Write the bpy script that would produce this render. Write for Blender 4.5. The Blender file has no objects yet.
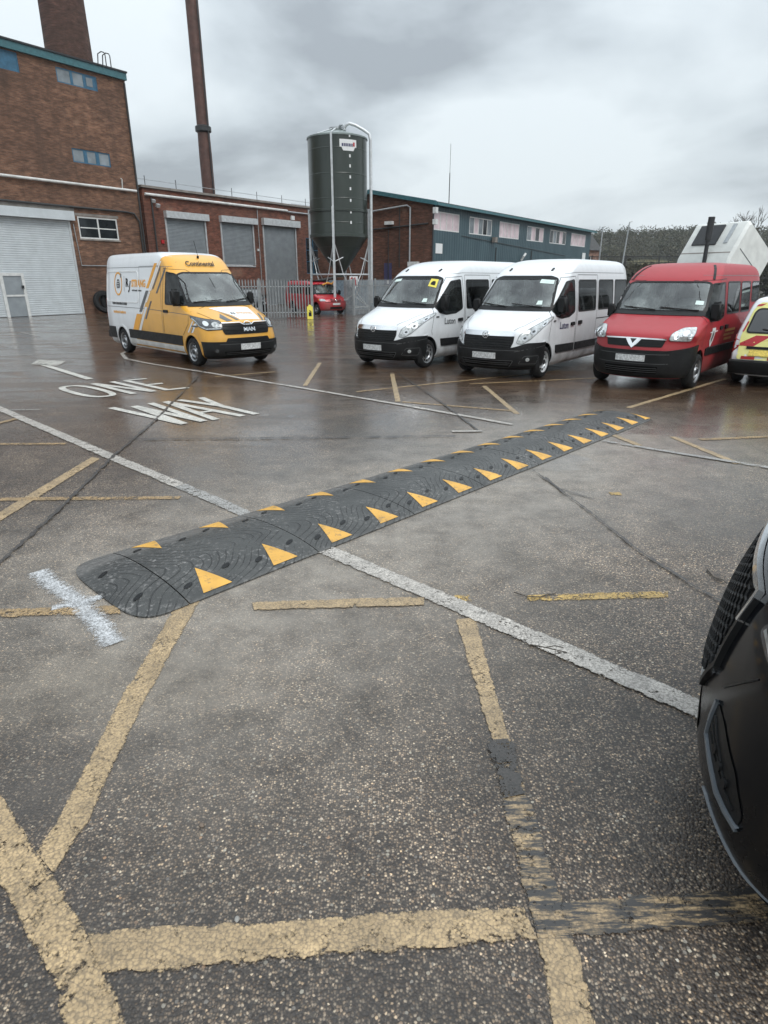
import bpy, bmesh, math, random
from mathutils import Vector, Matrix, geometry
random.seed(7)
R = math.radians
scn = bpy.context.scene
COL = scn.collection

# ------------------------------------------------------------------ camera
EYE = 2.05
F_PX, W_PX, H_PX = 615.0, 768, 1024
PITCH = math.atan(234 / F_PX)
cam_d = bpy.data.cameras.new('camera')
cam = bpy.data.objects.new('camera', cam_d); COL.objects.link(cam)
cam_d.sensor_fit = 'VERTICAL'; cam_d.sensor_height = 36; cam_d.sensor_width = 27
cam_d.lens = F_PX / H_PX * 36
cam_d.clip_start = 0.05; cam_d.clip_end = 3000
cam.location = (0, 0, EYE); cam.rotation_euler = (R(90) - PITCH, 0, 0)
scn.camera = cam
scn.render.resolution_x = W_PX; scn.render.resolution_y = H_PX

# ------------------------------------------------------------------ world and sun
SUN_EL, SUN_AZ = R(48), R(150)      # azimuth of the sun measured clockwise from +Y
world = bpy.data.worlds.new('World'); scn.world = world; world.use_nodes = True
def build_world():
    nt = world.node_tree; N = nt.nodes; L = nt.links; N.clear()
    out = N.new('ShaderNodeOutputWorld'); bg = N.new('ShaderNodeBackground'); bg.inputs['Strength'].default_value = 0.1
    L.new(bg.outputs[0], out.inputs[0])
    sky = N.new('ShaderNodeTexSky'); sky.sky_type = 'NISHITA'; sky.sun_disc = False
    sky.sun_elevation = SUN_EL; sky.sun_rotation = SUN_AZ; sky.dust_density = 4; sky.air_density = 1.5
    tc = N.new('ShaderNodeTexCoord'); sep = N.new('ShaderNodeSeparateXYZ'); L.new(tc.outputs['Generated'], sep.inputs[0])
    def mth(op, a, b=None, clamp=False):
        m = N.new('ShaderNodeMath'); m.operation = op; m.use_clamp = clamp
        for i, v in enumerate((a, b)):
            if v is None: continue
            if isinstance(v, (int, float)): m.inputs[i].default_value = v
            else: L.new(v, m.inputs[i])
        return m.outputs[0]
    z = sep.outputs['Z']
    zc = mth('MAXIMUM', mth('ADD', z, 0.22), 0.05)
    cb = N.new('ShaderNodeCombineXYZ')
    L.new(mth('DIVIDE', sep.outputs['X'], zc), cb.inputs[0]); L.new(mth('DIVIDE', sep.outputs['Y'], zc), cb.inputs[1])
    n1 = N.new('ShaderNodeTexNoise'); n1.inputs['Scale'].default_value = 1.05; n1.inputs['Detail'].default_value = 7
    n1.inputs['Roughness'].default_value = .5; n1.inputs['Distortion'].default_value = .25
    mp = N.new('ShaderNodeMapping'); mp.inputs['Location'].default_value = (7.55, 1.0, 0); mp.inputs['Scale'].default_value = (1.0, .8, 1)
    L.new(cb.outputs[0], mp.inputs[0]); L.new(mp.outputs[0], n1.inputs['Vector'])
    rp = N.new('ShaderNodeValToRGB'); L.new(n1.outputs['Fac'], rp.inputs[0])
    e = rp.color_ramp.elements
    e[0].position = .36; e[0].color = (.31, .345, .38, 1); e[1].position = .60; e[1].color = (.655, .715, .75, 1)
    m = e.new(.47); m.color = (.50, .555, .595, 1)
    # an overcast sky is brighter overhead than near the horizon
    gain = mth('ADD', mth('MULTIPLY', mth('POWER', mth('MAXIMUM', z, 0.0), 2.4), 1.9), 1.0)
    gain = mth('MULTIPLY', gain, 8.8)
    sc = N.new('ShaderNodeVectorMath'); sc.operation = 'SCALE'; L.new(rp.outputs[0], sc.inputs[0]); L.new(gain, sc.inputs['Scale'])
    mx = N.new('ShaderNodeMixRGB'); mx.inputs[0].default_value = .93
    L.new(sky.outputs[0], mx.inputs[1]); L.new(sc.outputs[0], mx.inputs[2]); L.new(mx.outputs[0], bg.inputs[0])
build_world()
sun_d = bpy.data.lights.new('sun', 'SUN'); sun_d.energy = 0.9; sun_d.angle = R(25); sun_d.color = (1, .97, .93)
sun = bpy.data.objects.new('sun', sun_d); COL.objects.link(sun)
sdir = Vector((math.sin(SUN_AZ) * math.cos(SUN_EL), math.cos(SUN_AZ) * math.cos(SUN_EL), math.sin(SUN_EL)))
sun.rotation_euler = sdir.to_track_quat('Z', 'Y').to_euler(); sun.location = (0, -10, 30)
scn.view_settings.view_transform = 'Standard'; scn.view_settings.look = 'None'
scn.view_settings.gamma = 1; scn.view_settings.use_curve_mapping = False
scn.view_settings.exposure = 0.56
scn.cycles.max_bounces = 8; scn.cycles.transparent_max_bounces = 16

# ------------------------------------------------------------------ helpers
def ray(px, py):
    u = (px - 384) / F_PX; v = (py - 512) / F_PX; s, c = math.sin(PITCH), math.cos(PITCH)
    return u, c - v * s, s + v * c
def G(px, py, z=0.0):
    """point of the ground (height z) seen at a pixel of the photograph"""
    u, fw, d = ray(px, py); t = (EYE - z) / d
    return Vector((u * t, fw * t, z))
def tag(o, label=None, cat=None, group=None, kind=None):
    for k, v in (('label', label), ('category', cat), ('group', group), ('kind', kind)):
        if v: o[k] = v
    return o
def empty(name, loc=(0, 0, 0), rz=0.0):
    o = bpy.data.objects.new(name, None); COL.objects.link(o); o.location = loc; o.rotation_euler = (0, 0, rz)
    o.empty_display_size = .2
    return o
def link(name, me, mats, parent=None, smooth=None):
    o = bpy.data.objects.new(name, me); COL.objects.link(o)
    if not isinstance(mats, (list, tuple)): mats = [mats]
    me.materials.clear()
    for m in mats: me.materials.append(m)
    if smooth is not None: shade(me, smooth)
    if parent: o.parent = parent
    return o
def shade(me, ang):
    bm = bmesh.new(); bm.from_mesh(me)
    for f in bm.faces: f.smooth = True
    a = R(ang)
    for e in bm.edges:
        e.smooth = not (len(e.link_faces) == 2 and e.calc_face_angle(0) > a)
    bm.to_mesh(me); bm.free()
def copy_tree(o, parent=None):
    c = o.copy(); COL.objects.link(c); c.parent = parent
    for ch in [x for x in COL.objects if x.parent is o]: copy_tree(ch, c)
    return c

class MB:
    """collects simple solids, builds ONE mesh object"""
    def __init__(s): s.v = []; s.f = []
    def add(s, vs, fs):
        b = len(s.v); s.v += [tuple(x) for x in vs]; s.f += [tuple(i + b for i in f) for f in fs]; return s
    def box(s, x0, x1, y0, y1, z0, z1):
        return s.add([(x0,y0,z0),(x1,y0,z0),(x1,y1,z0),(x0,y1,z0),(x0,y0,z1),(x1,y0,z1),(x1,y1,z1),(x0,y1,z1)],
                     [(0,3,2,1),(4,5,6,7),(0,1,5,4),(1,2,6,5),(2,3,7,6),(3,0,4,7)])
    def obox(s, c, sx, sy, sz, rot=None):
        rot = rot or Matrix.Identity(3); c = Vector(c)
        vs = [c + rot @ Vector((x*sx/2, y*sy/2, z*sz/2)) for z in (-1,1) for x, y in ((-1,-1),(1,-1),(1,1),(-1,1))]
        return s.add(vs, [(0,3,2,1),(4,5,6,7),(0,1,5,4),(1,2,6,5),(2,3,7,6),(3,0,4,7)])
    def tube(s, pts, r, n=8, cap=True, r1=None):
        pts = [Vector(p) for p in pts]; m = len(pts); rings = []
        up = None
        for i, p in enumerate(pts):
            d = (pts[min(i+1, m-1)] - pts[max(i-1, 0)]).normalized()
            if up is None or abs(up.dot(d)) > .95:
                up = Vector((0,0,1)) if abs(d.z) < .9 else Vector((1,0,0))
            a = d.cross(up).normalized(); b = d.cross(a).normalized(); up = -b if False else up
            rr = r if r1 is None else r + (r1 - r) * i / (m - 1)
            rings.append([p + (a * math.cos(t) + b * math.sin(t)) * rr for t in (2*math.pi*k/n for k in range(n))])
        vs = [q for g in rings for q in g]; fs = []
        for i in range(m-1):
            for k in range(n): fs.append((i*n+k, i*n+(k+1)%n, (i+1)*n+(k+1)%n, (i+1)*n+k))
        if cap: fs += [tuple(range(n))[::-1], tuple((m-1)*n+k for k in range(n))]
        return s.add(vs, fs)
    def lathe(s, prof, axis='z', n=32, c=(0,0,0), closed=False):
        """prof: (radius, height) pairs"""
        vs = []; fs = []; m = len(prof)
        for r, h in prof:
            for k in range(n):
                t = 2*math.pi*k/n; a, b = r*math.cos(t), r*math.sin(t)
                p = {'z': (a, b, h), 'y': (a, h, b), 'x': (h, a, b)}[axis]
                vs.append((p[0]+c[0], p[1]+c[1], p[2]+c[2]))
        for i in range(m if closed else m-1):
            j = (i+1) % m
            for k in range(n): fs.append((i*n+k, i*n+(k+1)%n, j*n+(k+1)%n, j*n+k))
        return s.add(vs, fs)
    def build(s, name, mat_, parent=None, smooth=None, fix=True):
        me = bpy.data.meshes.new(name); me.from_pydata(s.v, [], s.f); me.validate()
        if fix:
            bm = bmesh.new(); bm.from_mesh(me); bmesh.ops.recalc_face_normals(bm, faces=bm.faces); bm.to_mesh(me); bm.free()
        return link(name, me, mat_, parent, smooth)

# ------------------------------------------------------------------ node materials
class NT:
    def __init__(s, name):
        s.m = bpy.data.materials.new(name); s.m.use_nodes = True; s.t = s.m.node_tree; s.N = s.t.nodes; s.L = s.t.links; s.N.clear()
        s.out = s.N.new('ShaderNodeOutputMaterial'); s._oc = None
    def set(s, sock, v):
        if isinstance(v, (int, float)): sock.default_value = v
        elif isinstance(v, (tuple, list)): sock.default_value = tuple(v) + ((1,) if len(v) == 3 and sock.type == 'RGBA' else ())
        else: s.L.new(v, sock)
    def obj(s):
        if s._oc is None: s._oc = s.N.new('ShaderNodeTexCoord').outputs['Object']
        return s._oc
    def geo(s): return s.N.new('ShaderNodeNewGeometry').outputs['Position']
    def math(s, op, a, b=0.0, c=None, clamp=False):
        m = s.N.new('ShaderNodeMath'); m.operation = op; m.use_clamp = clamp
        s.set(m.inputs[0], a); s.set(m.inputs[1], b)
        if c is not None: s.set(m.inputs[2], c)
        return m.outputs[0]
    def map(s, vec, scale=(1,1,1), loc=(0,0,0), rot=(0,0,0)):
        m = s.N.new('ShaderNodeMapping'); s.L.new(vec, m.inputs[0]); m.inputs['Scale'].default_value = scale
        m.inputs['Location'].default_value = loc; m.inputs['Rotation'].default_value = rot; return m.outputs[0]
    def noise(s, scale, detail=4, vec=None, rough=.55, dist=0):
        n = s.N.new('ShaderNodeTexNoise'); s.L.new(vec if vec is not None else s.obj(), n.inputs['Vector'])
        n.inputs['Scale'].default_value = scale; n.inputs['Detail'].default_value = detail
        n.inputs['Roughness'].default_value = rough; n.inputs['Distortion'].default_value = dist; return n.outputs['Fac']
    def vor(s, scale, vec=None, feat='F1', rnd=1):
        n = s.N.new('ShaderNodeTexVoronoi'); n.feature = feat; s.L.new(vec if vec is not None else s.obj(), n.inputs['Vector'])
        n.inputs['Scale'].default_value = scale; n.inputs['Randomness'].default_value = rnd; return n
    def ramp(s, fac, stops, mode='LINEAR'):
        r = s.N.new('ShaderNodeValToRGB'); s.L.new(fac, r.inputs[0]); r.color_ramp.interpolation = mode
        e = r.color_ramp.elements
        while len(e) < len(stops): e.new(.5)
        for i, (p, c) in enumerate(stops):
            e[i].position = p; c = (c, c, c) if isinstance(c, (int, float)) else c; e[i].color = tuple(c) + (1,)
        return r.outputs[0]
    def step(s, v, a, b, lo=0.0, hi=1.0):
        m = s.N.new('ShaderNodeMapRange'); s.L.new(v, m.inputs[0]); m.inputs[1].default_value = a; m.inputs[2].default_value = b
        m.inputs[3].default_value = lo; m.inputs[4].default_value = hi; m.interpolation_type = 'SMOOTHSTEP'; return m.outputs[0]
    def mix(s, f, a, b, mode='MIX'):
        m = s.N.new('ShaderNodeMixRGB'); m.blend_type = mode; s.set(m.inputs[0], f); s.set(m.inputs[1], a); s.set(m.inputs[2], b); return m.outputs[0]
    def sep(s, v):
        m = s.N.new('ShaderNodeSeparateXYZ'); s.L.new(v, m.inputs[0]); return m.outputs
    def comb(s, x, y, z=0.0):
        m = s.N.new('ShaderNodeCombineXYZ'); s.set(m.inputs[0], x); s.set(m.inputs[1], y); s.set(m.inputs[2], z); return m.outputs[0]
    def bump(s, h, dist=.01, strength=1.0, nrm=None):
        b = s.N.new('ShaderNodeBump'); s.L.new(h, b.inputs['Height']); b.inputs['Distance'].default_value = dist
        b.inputs['Strength'].default_value = strength
        if nrm is not None: s.L.new(nrm, b.inputs['Normal'])
        return b.outputs[0]
    def bsdf(s, **kw):
        p = s.N.new('ShaderNodeBsdfPrincipled')
        for k, v in kw.items(): s.set(p.inputs[k.replace('_', ' ')], v)
        return p.outputs[0]
    def done(s, sh): s.L.new(sh, s.out.inputs[0]); return s.m

def plain(name, col, rough=.5, metal=0.0, var=.15, scale=6.0, spec=.5, bump=0.0, coat=0.0):
    t = NT(name); n = t.noise(scale, 5)
    c = t.mix(1.0, col, t.ramp(n, [(.3, 1 - var), (.7, 1 + var)]), 'MULTIPLY')
    kw = dict(Base_Color=c, Roughness=t.ramp(t.noise(scale*2.3, 3), [(.3, max(.02, rough*.8)), (.7, min(1, rough*1.2))]), Metallic=metal, Specular_IOR_Level=spec, Coat_Weight=coat, Coat_Roughness=.06)
    if bump: kw['Normal'] = t.bump(t.noise(scale*8, 4), bump)
    return t.done(t.bsdf(**kw))

def paint(name, col, dirt=(.09, .075, .06), rough=.28, coat=.5, spec=.5):
    """car paint with road film on its lower part"""
    t = NT(name); z = t.sep(t.obj())[2]; oi = t.N.new('ShaderNodeObjectInfo')
    ov = t.N.new('ShaderNodeVectorMath'); ov.operation = 'ADD'; t.L.new(t.obj(), ov.inputs[0]); t.L.new(oi.outputs['Location'], ov.inputs[1])
    n = t.noise(2.2, 6, ov.outputs[0]); streak = t.noise(5, 4, t.map(t.obj(), (1, 1, .25)))
    low = t.step(z, 1.1, .25)
    d = t.math('MULTIPLY', low, t.ramp(n, [(.35, .12), (.75, .75)]))
    d = t.math('ADD', d, t.ramp(streak, [(.5, .0), (.8, .1)]), clamp=True)
    c = t.mix(d, col, dirt)
    return t.done(t.bsdf(Base_Color=c, Roughness=t.math('ADD', t.math('MULTIPLY', d, .5), rough), Coat_Weight=coat, Coat_Roughness=.05, Specular_IOR_Level=spec,
                         Normal=t.bump(t.noise(3, 2), .004, .4)))

def glass_mat(name, tint=(.55, .62, .6), refl=1.8, film=.12):
    t = NT(name); fr = t.N.new('ShaderNodeFresnel'); fr.inputs[0].default_value = 1.5
    tr = t.N.new('ShaderNodeBsdfTransparent'); t.set(tr.inputs[0], tint)
    gl = t.N.new('ShaderNodeBsdfGlossy'); gl.inputs['Roughness'].default_value = .03
    df = t.N.new('ShaderNodeBsdfDiffuse'); t.set(df.inputs[0], (.52, .58, .56))
    m0 = t.N.new('ShaderNodeMixShader'); t.set(m0.inputs[0], t.ramp(t.noise(1.7, 7, None, .65), [(.36, film*.15), (.52, film*.9), (.68, film*2.6)])); t.L.new(tr.outputs[0], m0.inputs[1]); t.L.new(df.outputs[0], m0.inputs[2])  # pale film patches stand in for reflections on the glass
    m = t.N.new('ShaderNodeMixShader'); t.set(m.inputs[0], t.math('MULTIPLY', fr.outputs[0], refl, clamp=True))
    t.L.new(m0.outputs[0], m.inputs[1]); t.L.new(gl.outputs[0], m.inputs[2])
    return t.done(m.outputs[0])

def brick(name, c1, c2, mortar, soot=.5):
    t = NT(name); o = t.sep(t.obj()); v = t.comb(t.math('ADD', o[0], o[1]), o[2])
    b = t.N.new('ShaderNodeTexBrick'); t.L.new(v, b.inputs['Vector'])
    b.inputs['Scale'].default_value = 1; b.inputs['Brick Width'].default_value = .225; b.inputs['Row Height'].default_value = .075
    b.inputs['Mortar Size'].default_value = .009; b.inputs['Mortar Smooth'].default_value = .2; b.inputs['Bias'].default_value = -.1
    t.set(b.inputs['Color1'], c1); t.set(b.inputs['Color2'], c2); t.set(b.inputs['Mortar'], mortar)
    n1 = t.noise(1.6, 6, t.map(v, (1, 2.6, 1)), .65); n2 = t.noise(.22, 4, t.map(v, (1, 1.4, 1)))
    n3 = t.noise(3.4, 3, t.map(v, (.7, 3.4, 1)))
    c = t.mix(1, b.outputs['Color'], t.ramp(n1, [(.3, .55), (.5, .95), (.72, 1.5)]), 'MULTIPLY')
    c = t.mix(t.ramp(n2, [(.4, 0), (.7, soot)]), c, (.07, .045, .035))
    c = t.mix(1, c, t.ramp(n3, [(.3, .75), (.7, 1.25)]), 'MULTIPLY')
    run = t.noise(1.1, 5, t.map(v, (1.6, .16, 1)), .65); c = t.mix(t.ramp(run, [(.52, 0), (.72, .5)]), c, (.06, .042, .034))
    pale = t.noise(.5, 5, t.map(v, (1, 1, 1), loc=(9, 4, 0)), .6); c = t.mix(t.ramp(pale, [(.60, 0), (.72, .35)]), c, (.36, .24, .17))
    return t.done(t.bsdf(Base_Color=c, Roughness=.82, Specular_IOR_Level=.3, Normal=t.bump(b.outputs['Fac'], -.006)))

def ground_mat():
    t = NT('wet_asphalt'); P = t.geo(); xy = t.sep(P)
    # stones of the chipped surface
    w = t.N.new('ShaderNodeVectorMath'); w.operation = 'ADD'
    wn = t.N.new('ShaderNodeTexNoise'); t.L.new(P, wn.inputs['Vector']); wn.inputs['Scale'].default_value = 120
    sc = t.N.new('ShaderNodeVectorMath'); sc.operation = 'SCALE'; t.L.new(wn.outputs['Color'], sc.inputs[0]); sc.inputs['Scale'].default_value = .006
    t.L.new(P, w.inputs[0]); t.L.new(sc.outputs[0], w.inputs[1]); Pw = w.outputs[0]
    v1 = t.vor(104, Pw); v2 = t.vor(56, Pw)
    r1 = t.sep(v1.outputs['Color']); r2 = t.sep(v2.outputs['Color'])
    base = t.ramp(r1[0], [(.0, (.012, .010, .009)), (.30, (.034, .029, .025)), (.64, (.090, .079, .068)), (.88, (.150, .134, .114)), (.965, (.225, .203, .172)), (1.0, (.38, .345, .285))])
    hue = t.ramp(r1[1], [(0, (1.10, 1.0, .86)), (.5, (1, 1, 1)), (1, (.95, 1.0, 1.02))])
    base = t.mix(1, base, hue, 'MULTIPLY')
    base = t.mix(1, base, t.mix(1, (1.95, 1.68, 1.43), t.ramp(t.noise(.9, 5, P, .65), [(.3, .75), (.7, 1.25)]), 'MULTIPLY'), 'MULTIPLY')
    binder = t.math('MULTIPLY', t.step(v1.outputs['Distance'], .30, .62), .85)
    base = t.mix(binder, base, (.024, .020, .018))
    big = t.math('MULTIPLY', t.step(r2[0], .915, .94), t.step(v2.outputs['Distance'], .42, .34))
    bigc = t.ramp(r2[1], [(0, (.10, .09, .085)), (.4, (.24, .215, .18)), (.75, (.36, .325, .26)), (.92, (.30, .17, .09)), (1, (.58, .53, .45))])
    base = t.mix(big, base, bigc)
    # large scale tone: brown far yard with brick reflection painted in, paler dry patches, fines
    nA = t.noise(.16, 5, P, .6, .4); nB = t.noise(.7, 6, P, .65, .6); nC = t.noise(3.3, 6, P, .7)
    nD = t.noise(.45, 6, t.map(P, (1, 3.0, 1), rot=(0, 0, R(8))), .6, .5)
    far = t.step(xy[1], 3.2, 9.5)
    base = t.mix(1, base, t.ramp(nC, [(.32, .62), (.68, 1.36)]), 'MULTIPLY')
    base = t.mix(1, base, t.ramp(nB, [(.34, .58), (.64, 1.42)]), 'MULTIPLY')
    nE = t.noise(1.3, 5, t.map(P, (1, 1, 1), loc=(7, 3, 0)), .6, .8)
    base = t.mix(t.ramp(nE, [(.52, 0), (.68, .55)]), base, (.045, .038, .033))
    base = t.mix(t.math('MULTIPLY', t.step(xy[1], 6.5, 13.5), .9), base, t.mix(1, t.mix(.45, base, (.085, .062, .042)), (1.12, .84, .62), 'MULTIPLY'))  # browner away from the camera: brick reflection painted into the colour
    # pale dust and silt round the ramp, widened to paint in the mid yard's sheen
    ax = (math.cos(R(46.5)), math.sin(R(46.5)))
    dx = t.math('ADD', xy[0], 1.3); dy = t.math('ADD', xy[1], -3.63)
    uu = t.math('ADD', t.math('MULTIPLY', dx, ax[0]), t.math('MULTIPLY', dy, ax[1]))
    vv = t.math('ADD', t.math('MULTIPLY', dx, -ax[1]), t.math('MULTIPLY', dy, ax[0]))
    dist = t.math('ABSOLUTE', t.math('ADD', vv, -.2))
    dist = t.math('ADD', dist, t.math('MULTIPLY', nB, 1.1))
    dm = t.math('MULTIPLY', t.step(dist, 3.6, .8), t.step(uu, -1.8, -.1))
    dm = t.math('MULTIPLY', dm, t.step(uu, 9.5, 6.5))
    base = t.mix(t.math('MULTIPLY', dm, t.ramp(nC, [(.28, .22), (.72, .78)])), base, (.36, .325, .28))
    # sandy streak left of the ramp's end
    q1 = t.N.new('ShaderNodeVectorMath'); q1.operation = 'DISTANCE'; t.L.new(t.map(P, (.55, 1.5, 0), rot=(0, 0, R(-38))), q1.inputs[0])
    c0 = Matrix.Rotation(R(-38), 3, 'Z') @ Vector((-1.55 * .55, 2.75 * 1.5, 0)); q1.inputs[1].default_value = c0
    base = t.mix(t.math('MULTIPLY', t.step(q1.outputs['Value'], .75, .1), t.ramp(nC, [(.3, .1), (.7, .55)])), base, (.25, .215, .17))
    # wetness
    wet = t.ramp(nD, [(.32, .45), (.54, 1.0)]); wet2 = t.ramp(nB, [(.38, .1), (.60, 1.0)])
    wetm = t.math('MULTIPLY', t.math('MAXIMUM', wet, t.math('MULTIPLY', wet2, .6)), t.math('ADD', t.math('MULTIPLY', far, .80), .18))
    wetm = t.math('MULTIPLY', wetm, t.math('SUBTRACT', 1.0, t.math('MULTIPLY', dm, .55)))
    pud = t.math('MULTIPLY', t.ramp(t.noise(.42, 4, t.map(P, (1, 1.9, 1), loc=(4.2, 1.1, 0)), .55, .4), [(.52, 0), (.585, 1)]), far)
    film = t.math('MAXIMUM', wetm, pud)
    base = t.mix(t.math('MULTIPLY', film, .30), base, (.020, .015, .011))
    h1 = t.math('MULTIPLY', v1.outputs['Distance'], -1.0); h2 = t.math('MULTIPLY', big, .5)
    hh = t.math('ADD', h1, h2); hh = t.math('ADD', hh, t.math('MULTIPLY', t.noise(300, 2, P), .25))
    bs = t.N.new('ShaderNodeBump'); t.L.new(hh, bs.inputs['Height']); bs.inputs['Distance'].default_value = .004
    t.set(bs.inputs['Strength'], t.math('SUBTRACT', 1.0, t.math('ADD', t.math('MULTIPLY', film, .50), t.math('MULTIPLY', far, .40))))
    rough = t.math('SUBTRACT', t.math('ADD', t.math('MULTIPLY', r1[2], .22), .40), t.math('MULTIPLY', film, .2))
    ripple = t.bump(t.math('ADD', t.math('MULTIPLY', t.noise(60, 3, P), 1.0), t.math('MULTIPLY', t.noise(9, 3, P), 2.0)), .0014, .8)
    return t.done(t.bsdf(Base_Color=base, Roughness=rough, Specular_IOR_Level=.5, Normal=bs.outputs[0],
                         Coat_Weight=t.math('MULTIPLY', film, .9), Coat_Roughness=t.math('SUBTRACT', .20, t.math('ADD', t.math('MULTIPLY', pud, .08), t.math('MULTIPLY', far, .08))), Coat_Normal=ripple))

def marking_mat(name, col, wear=.45, lo=.42, dark=(.05, .045, .04), rubber=0.0, wet=.2, soft=0.0):
    t = NT(name); P = t.geo()
    n = t.noise(14, 8, P, .75); n2 = t.noise(1.7, 5, P, .6); v = t.vor(95, P); r = t.sep(v.outputs['Color']); n3 = t.noise(45, 5, P, .8)
    uv = t.N.new('ShaderNodeUVMap'); uv.uv_map = 'across'; vv = t.sep(uv.outputs[0])[1]
    edge = t.math('ABSOLUTE', t.math('SUBTRACT', t.math('MULTIPLY', vv, 2.0), 1.0))
    th = t.math('ADD', t.math('MULTIPLY', n, .62), t.math('MULTIPLY', n2, .38))
    th = t.math('ADD', th, t.math('MULTIPLY', t.math('SUBTRACT', r[0], .5), .13))
    if soft: th = t.math('SUBTRACT', t.math('ADD', t.math('MULTIPLY', n3, .75), .12), t.math('MULTIPLY', t.math('POWER', edge, 1.4), soft))
    else: th = t.math('SUBTRACT', th, t.math('MULTIPLY', t.step(edge, .78, 1.02), .13))
    a = t.math('MULTIPLY', t.step(th, lo - .15, lo + .11), .88) if soft else t.step(th, lo - .04, lo + .07)
    c = t.mix(1, col, t.ramp(t.noise(6, 7, P, .7), [(.28, .62), (.5, .96), (.75, 1.22)]), 'MULTIPLY')
    c = t.mix(1, c, t.ramp(n3, [(.3, .72), (.7, 1.2)]), 'MULTIPLY')
    c = t.mix(t.ramp(n2, [(.42, 0), (.8, wear)]), c, dark)
    c = t.mix(t.math('MULTIPLY', t.step(v.outputs['Distance'], .42, .70), .42), c, dark)
    c = t.mix(1, c, t.ramp(r[1], [(0, .84), (1, 1.14)]), 'MULTIPLY')
    crack = t.vor(5.0, t.map(P, (1, 2.4, 1), rot=(0, 0, R(32))), 'DISTANCE_TO_EDGE')
    c = t.mix(t.math('MULTIPLY', t.step(crack.outputs['Distance'], .018, .003), .35), c, dark)
    if rubber:
        st = t.noise(7, 5, t.map(P, (1, 6, 1), rot=(0, 0, R(-38))), .72)
        c = t.mix(t.ramp(st, [(.40, 0), (.54, rubber)]), c, (.035, .033, .032))
    tr = t.N.new('ShaderNodeBsdfTransparent')
    sh = t.bsdf(Base_Color=c, Roughness=.5, Coat_Weight=wet, Coat_Roughness=.25, Normal=t.bump(t.math('ADD', n, t.math('MULTIPLY', v.outputs['Distance'], -.6)), .0016, .8))
    m = t.N.new('ShaderNodeMixShader'); t.L.new(a, m.inputs[0]); t.L.new(tr.outputs[0], m.inputs[1]); t.L.new(sh, m.inputs[2])
    return t.done(m.outputs[0])

M = {}
M['ground'] = ground_mat()
M['yellow'] = marking_mat('worn_yellow_paint', (.46, .33, .18), .5, .39)
M['yellow_thin'] = marking_mat('faded_yellow_paint', (.42, .28, .13), .5, .43)
M['yellow_bright'] = marking_mat('bright_yellow_paint', (.55, .36, .10), .3, .47)
M['yellow_scuffed'] = marking_mat('scuffed_yellow_paint', (.45, .32, .175), .45, .40, rubber=1.0)
M['white'] = marking_mat('worn_white_paint', (.54, .50, .45), .5, .405)
M['white_text'] = marking_mat('white_road_paint', (.68, .66, .60), .25, .33)
M['white_thin'] = marking_mat('faded_white_paint', (.40, .39, .37), .4, .43)
M['spray'] = marking_mat('sprayed_white_paint', (.60, .61, .62), .15, .39, soft=.30)
M['tar'] = marking_mat('tar_seam', (.030, .027, .024), .2, .40, dark=(.06, .05, .045), wet=.3)
M['rubber'] = plain('tyre_rubber', (.014, .014, .0145), .75, var=.25, scale=8, bump=.002, spec=.25)
M['brick_tower'] = brick('old_brown_brick', (.255, .125, .074), (.145, .070, .044), (.17, .13, .10), .7)
M['brick_low'] = brick('red_brown_brick', (.215, .070, .042), (.13, .044, .030), (.13, .09, .07), .5)
M['brick_right'] = brick('dark_red_brick', (.165, .066, .040), (.10, .042, .029), (.11, .08, .06), .5)
M['brick_chimney'] = brick('sooty_brick', (.11, .055, .042), (.075, .04, .034), (.08, .06, .05), .6)
M['teal'] = plain('teal_fascia_paint', (.045, .135, .155), .45, var=.2)
M['blue_frame'] = plain('blue_window_paint', (.035, .12, .20), .45, var=.2)
M['white_paint'] = plain('white_joinery_paint', (.62, .63, .62), .5, var=.12)
M['pipe_white'] = plain('white_pipe_paint', (.60, .60, .58), .5, var=.2, scale=3)
M['pipe_black'] = plain('black_pipe_paint', (.03, .03, .03), .5)
M['shutter_pale'] = plain('pale_shutter_steel', (.55, .59, .61), .42, .1, var=.08, scale=2)
M['shutter'] = plain('galvanised_shutter', (.30, .33, .35), .42, .35, var=.12, scale=2)
M['galv'] = plain('galvanised_steel', (.40, .42, .43), .45, .55, var=.2, scale=5)
M['galv_light'] = plain('bright_galvanised_steel', (.56, .58, .59), .4, .4, var=.15, scale=5)
M['fence_steel'] = plain('weathered_galvanised_steel', (.27, .285, .29), .55, .3, var=.25, scale=3)
M['dark_steel'] = plain('dark_steel', (.035, .036, .038), .45, .3)
M['concrete'] = plain('weathered_concrete', (.22, .20, .18), .85, var=.3, scale=2, bump=.004)
M['roofing'] = plain('roofing_felt', (.05, .05, .05), .8, var=.3)
M['win_dark'] = plain('dark_window_glass', (.018, .022, .025), .06, var=.5, scale=1.5)
M['win_pale'] = plain('painted_reflection_glass', (.20, .23, .25), .08, var=.35, scale=1.2)  # pale base colour paints a reflection into the panes
M['curtain'] = plain('pale_window_blind', (.60, .50, .53), .6, var=.25, scale=1.1)
M['stack'] = plain('rusty_flue_steel', (.095, .048, .038), .6, .2, var=.3, scale=2)
M['black_plastic'] = plain('black_plastic', (.012, .0125, .013), .45, var=.25, scale=7, bump=.001, spec=.22)
M['deep_black'] = plain('recess_shade_black', (.004, .004, .004), .8, spec=.1)  # flat black patches paint the shade of bumper openings
M['dark_trim'] = plain('highlight_grey_trim', (.055, .056, .058), .5)  # lighter than the bumpers: paints a highlight on their edges and steps
M['chrome'] = plain('chrome_trim', (.70, .71, .72), .14, 1.0, var=.05)
M['silver'] = plain('silver_wheel_paint', (.32, .33, .34), .35, .7, var=.2, scale=12)
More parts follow.
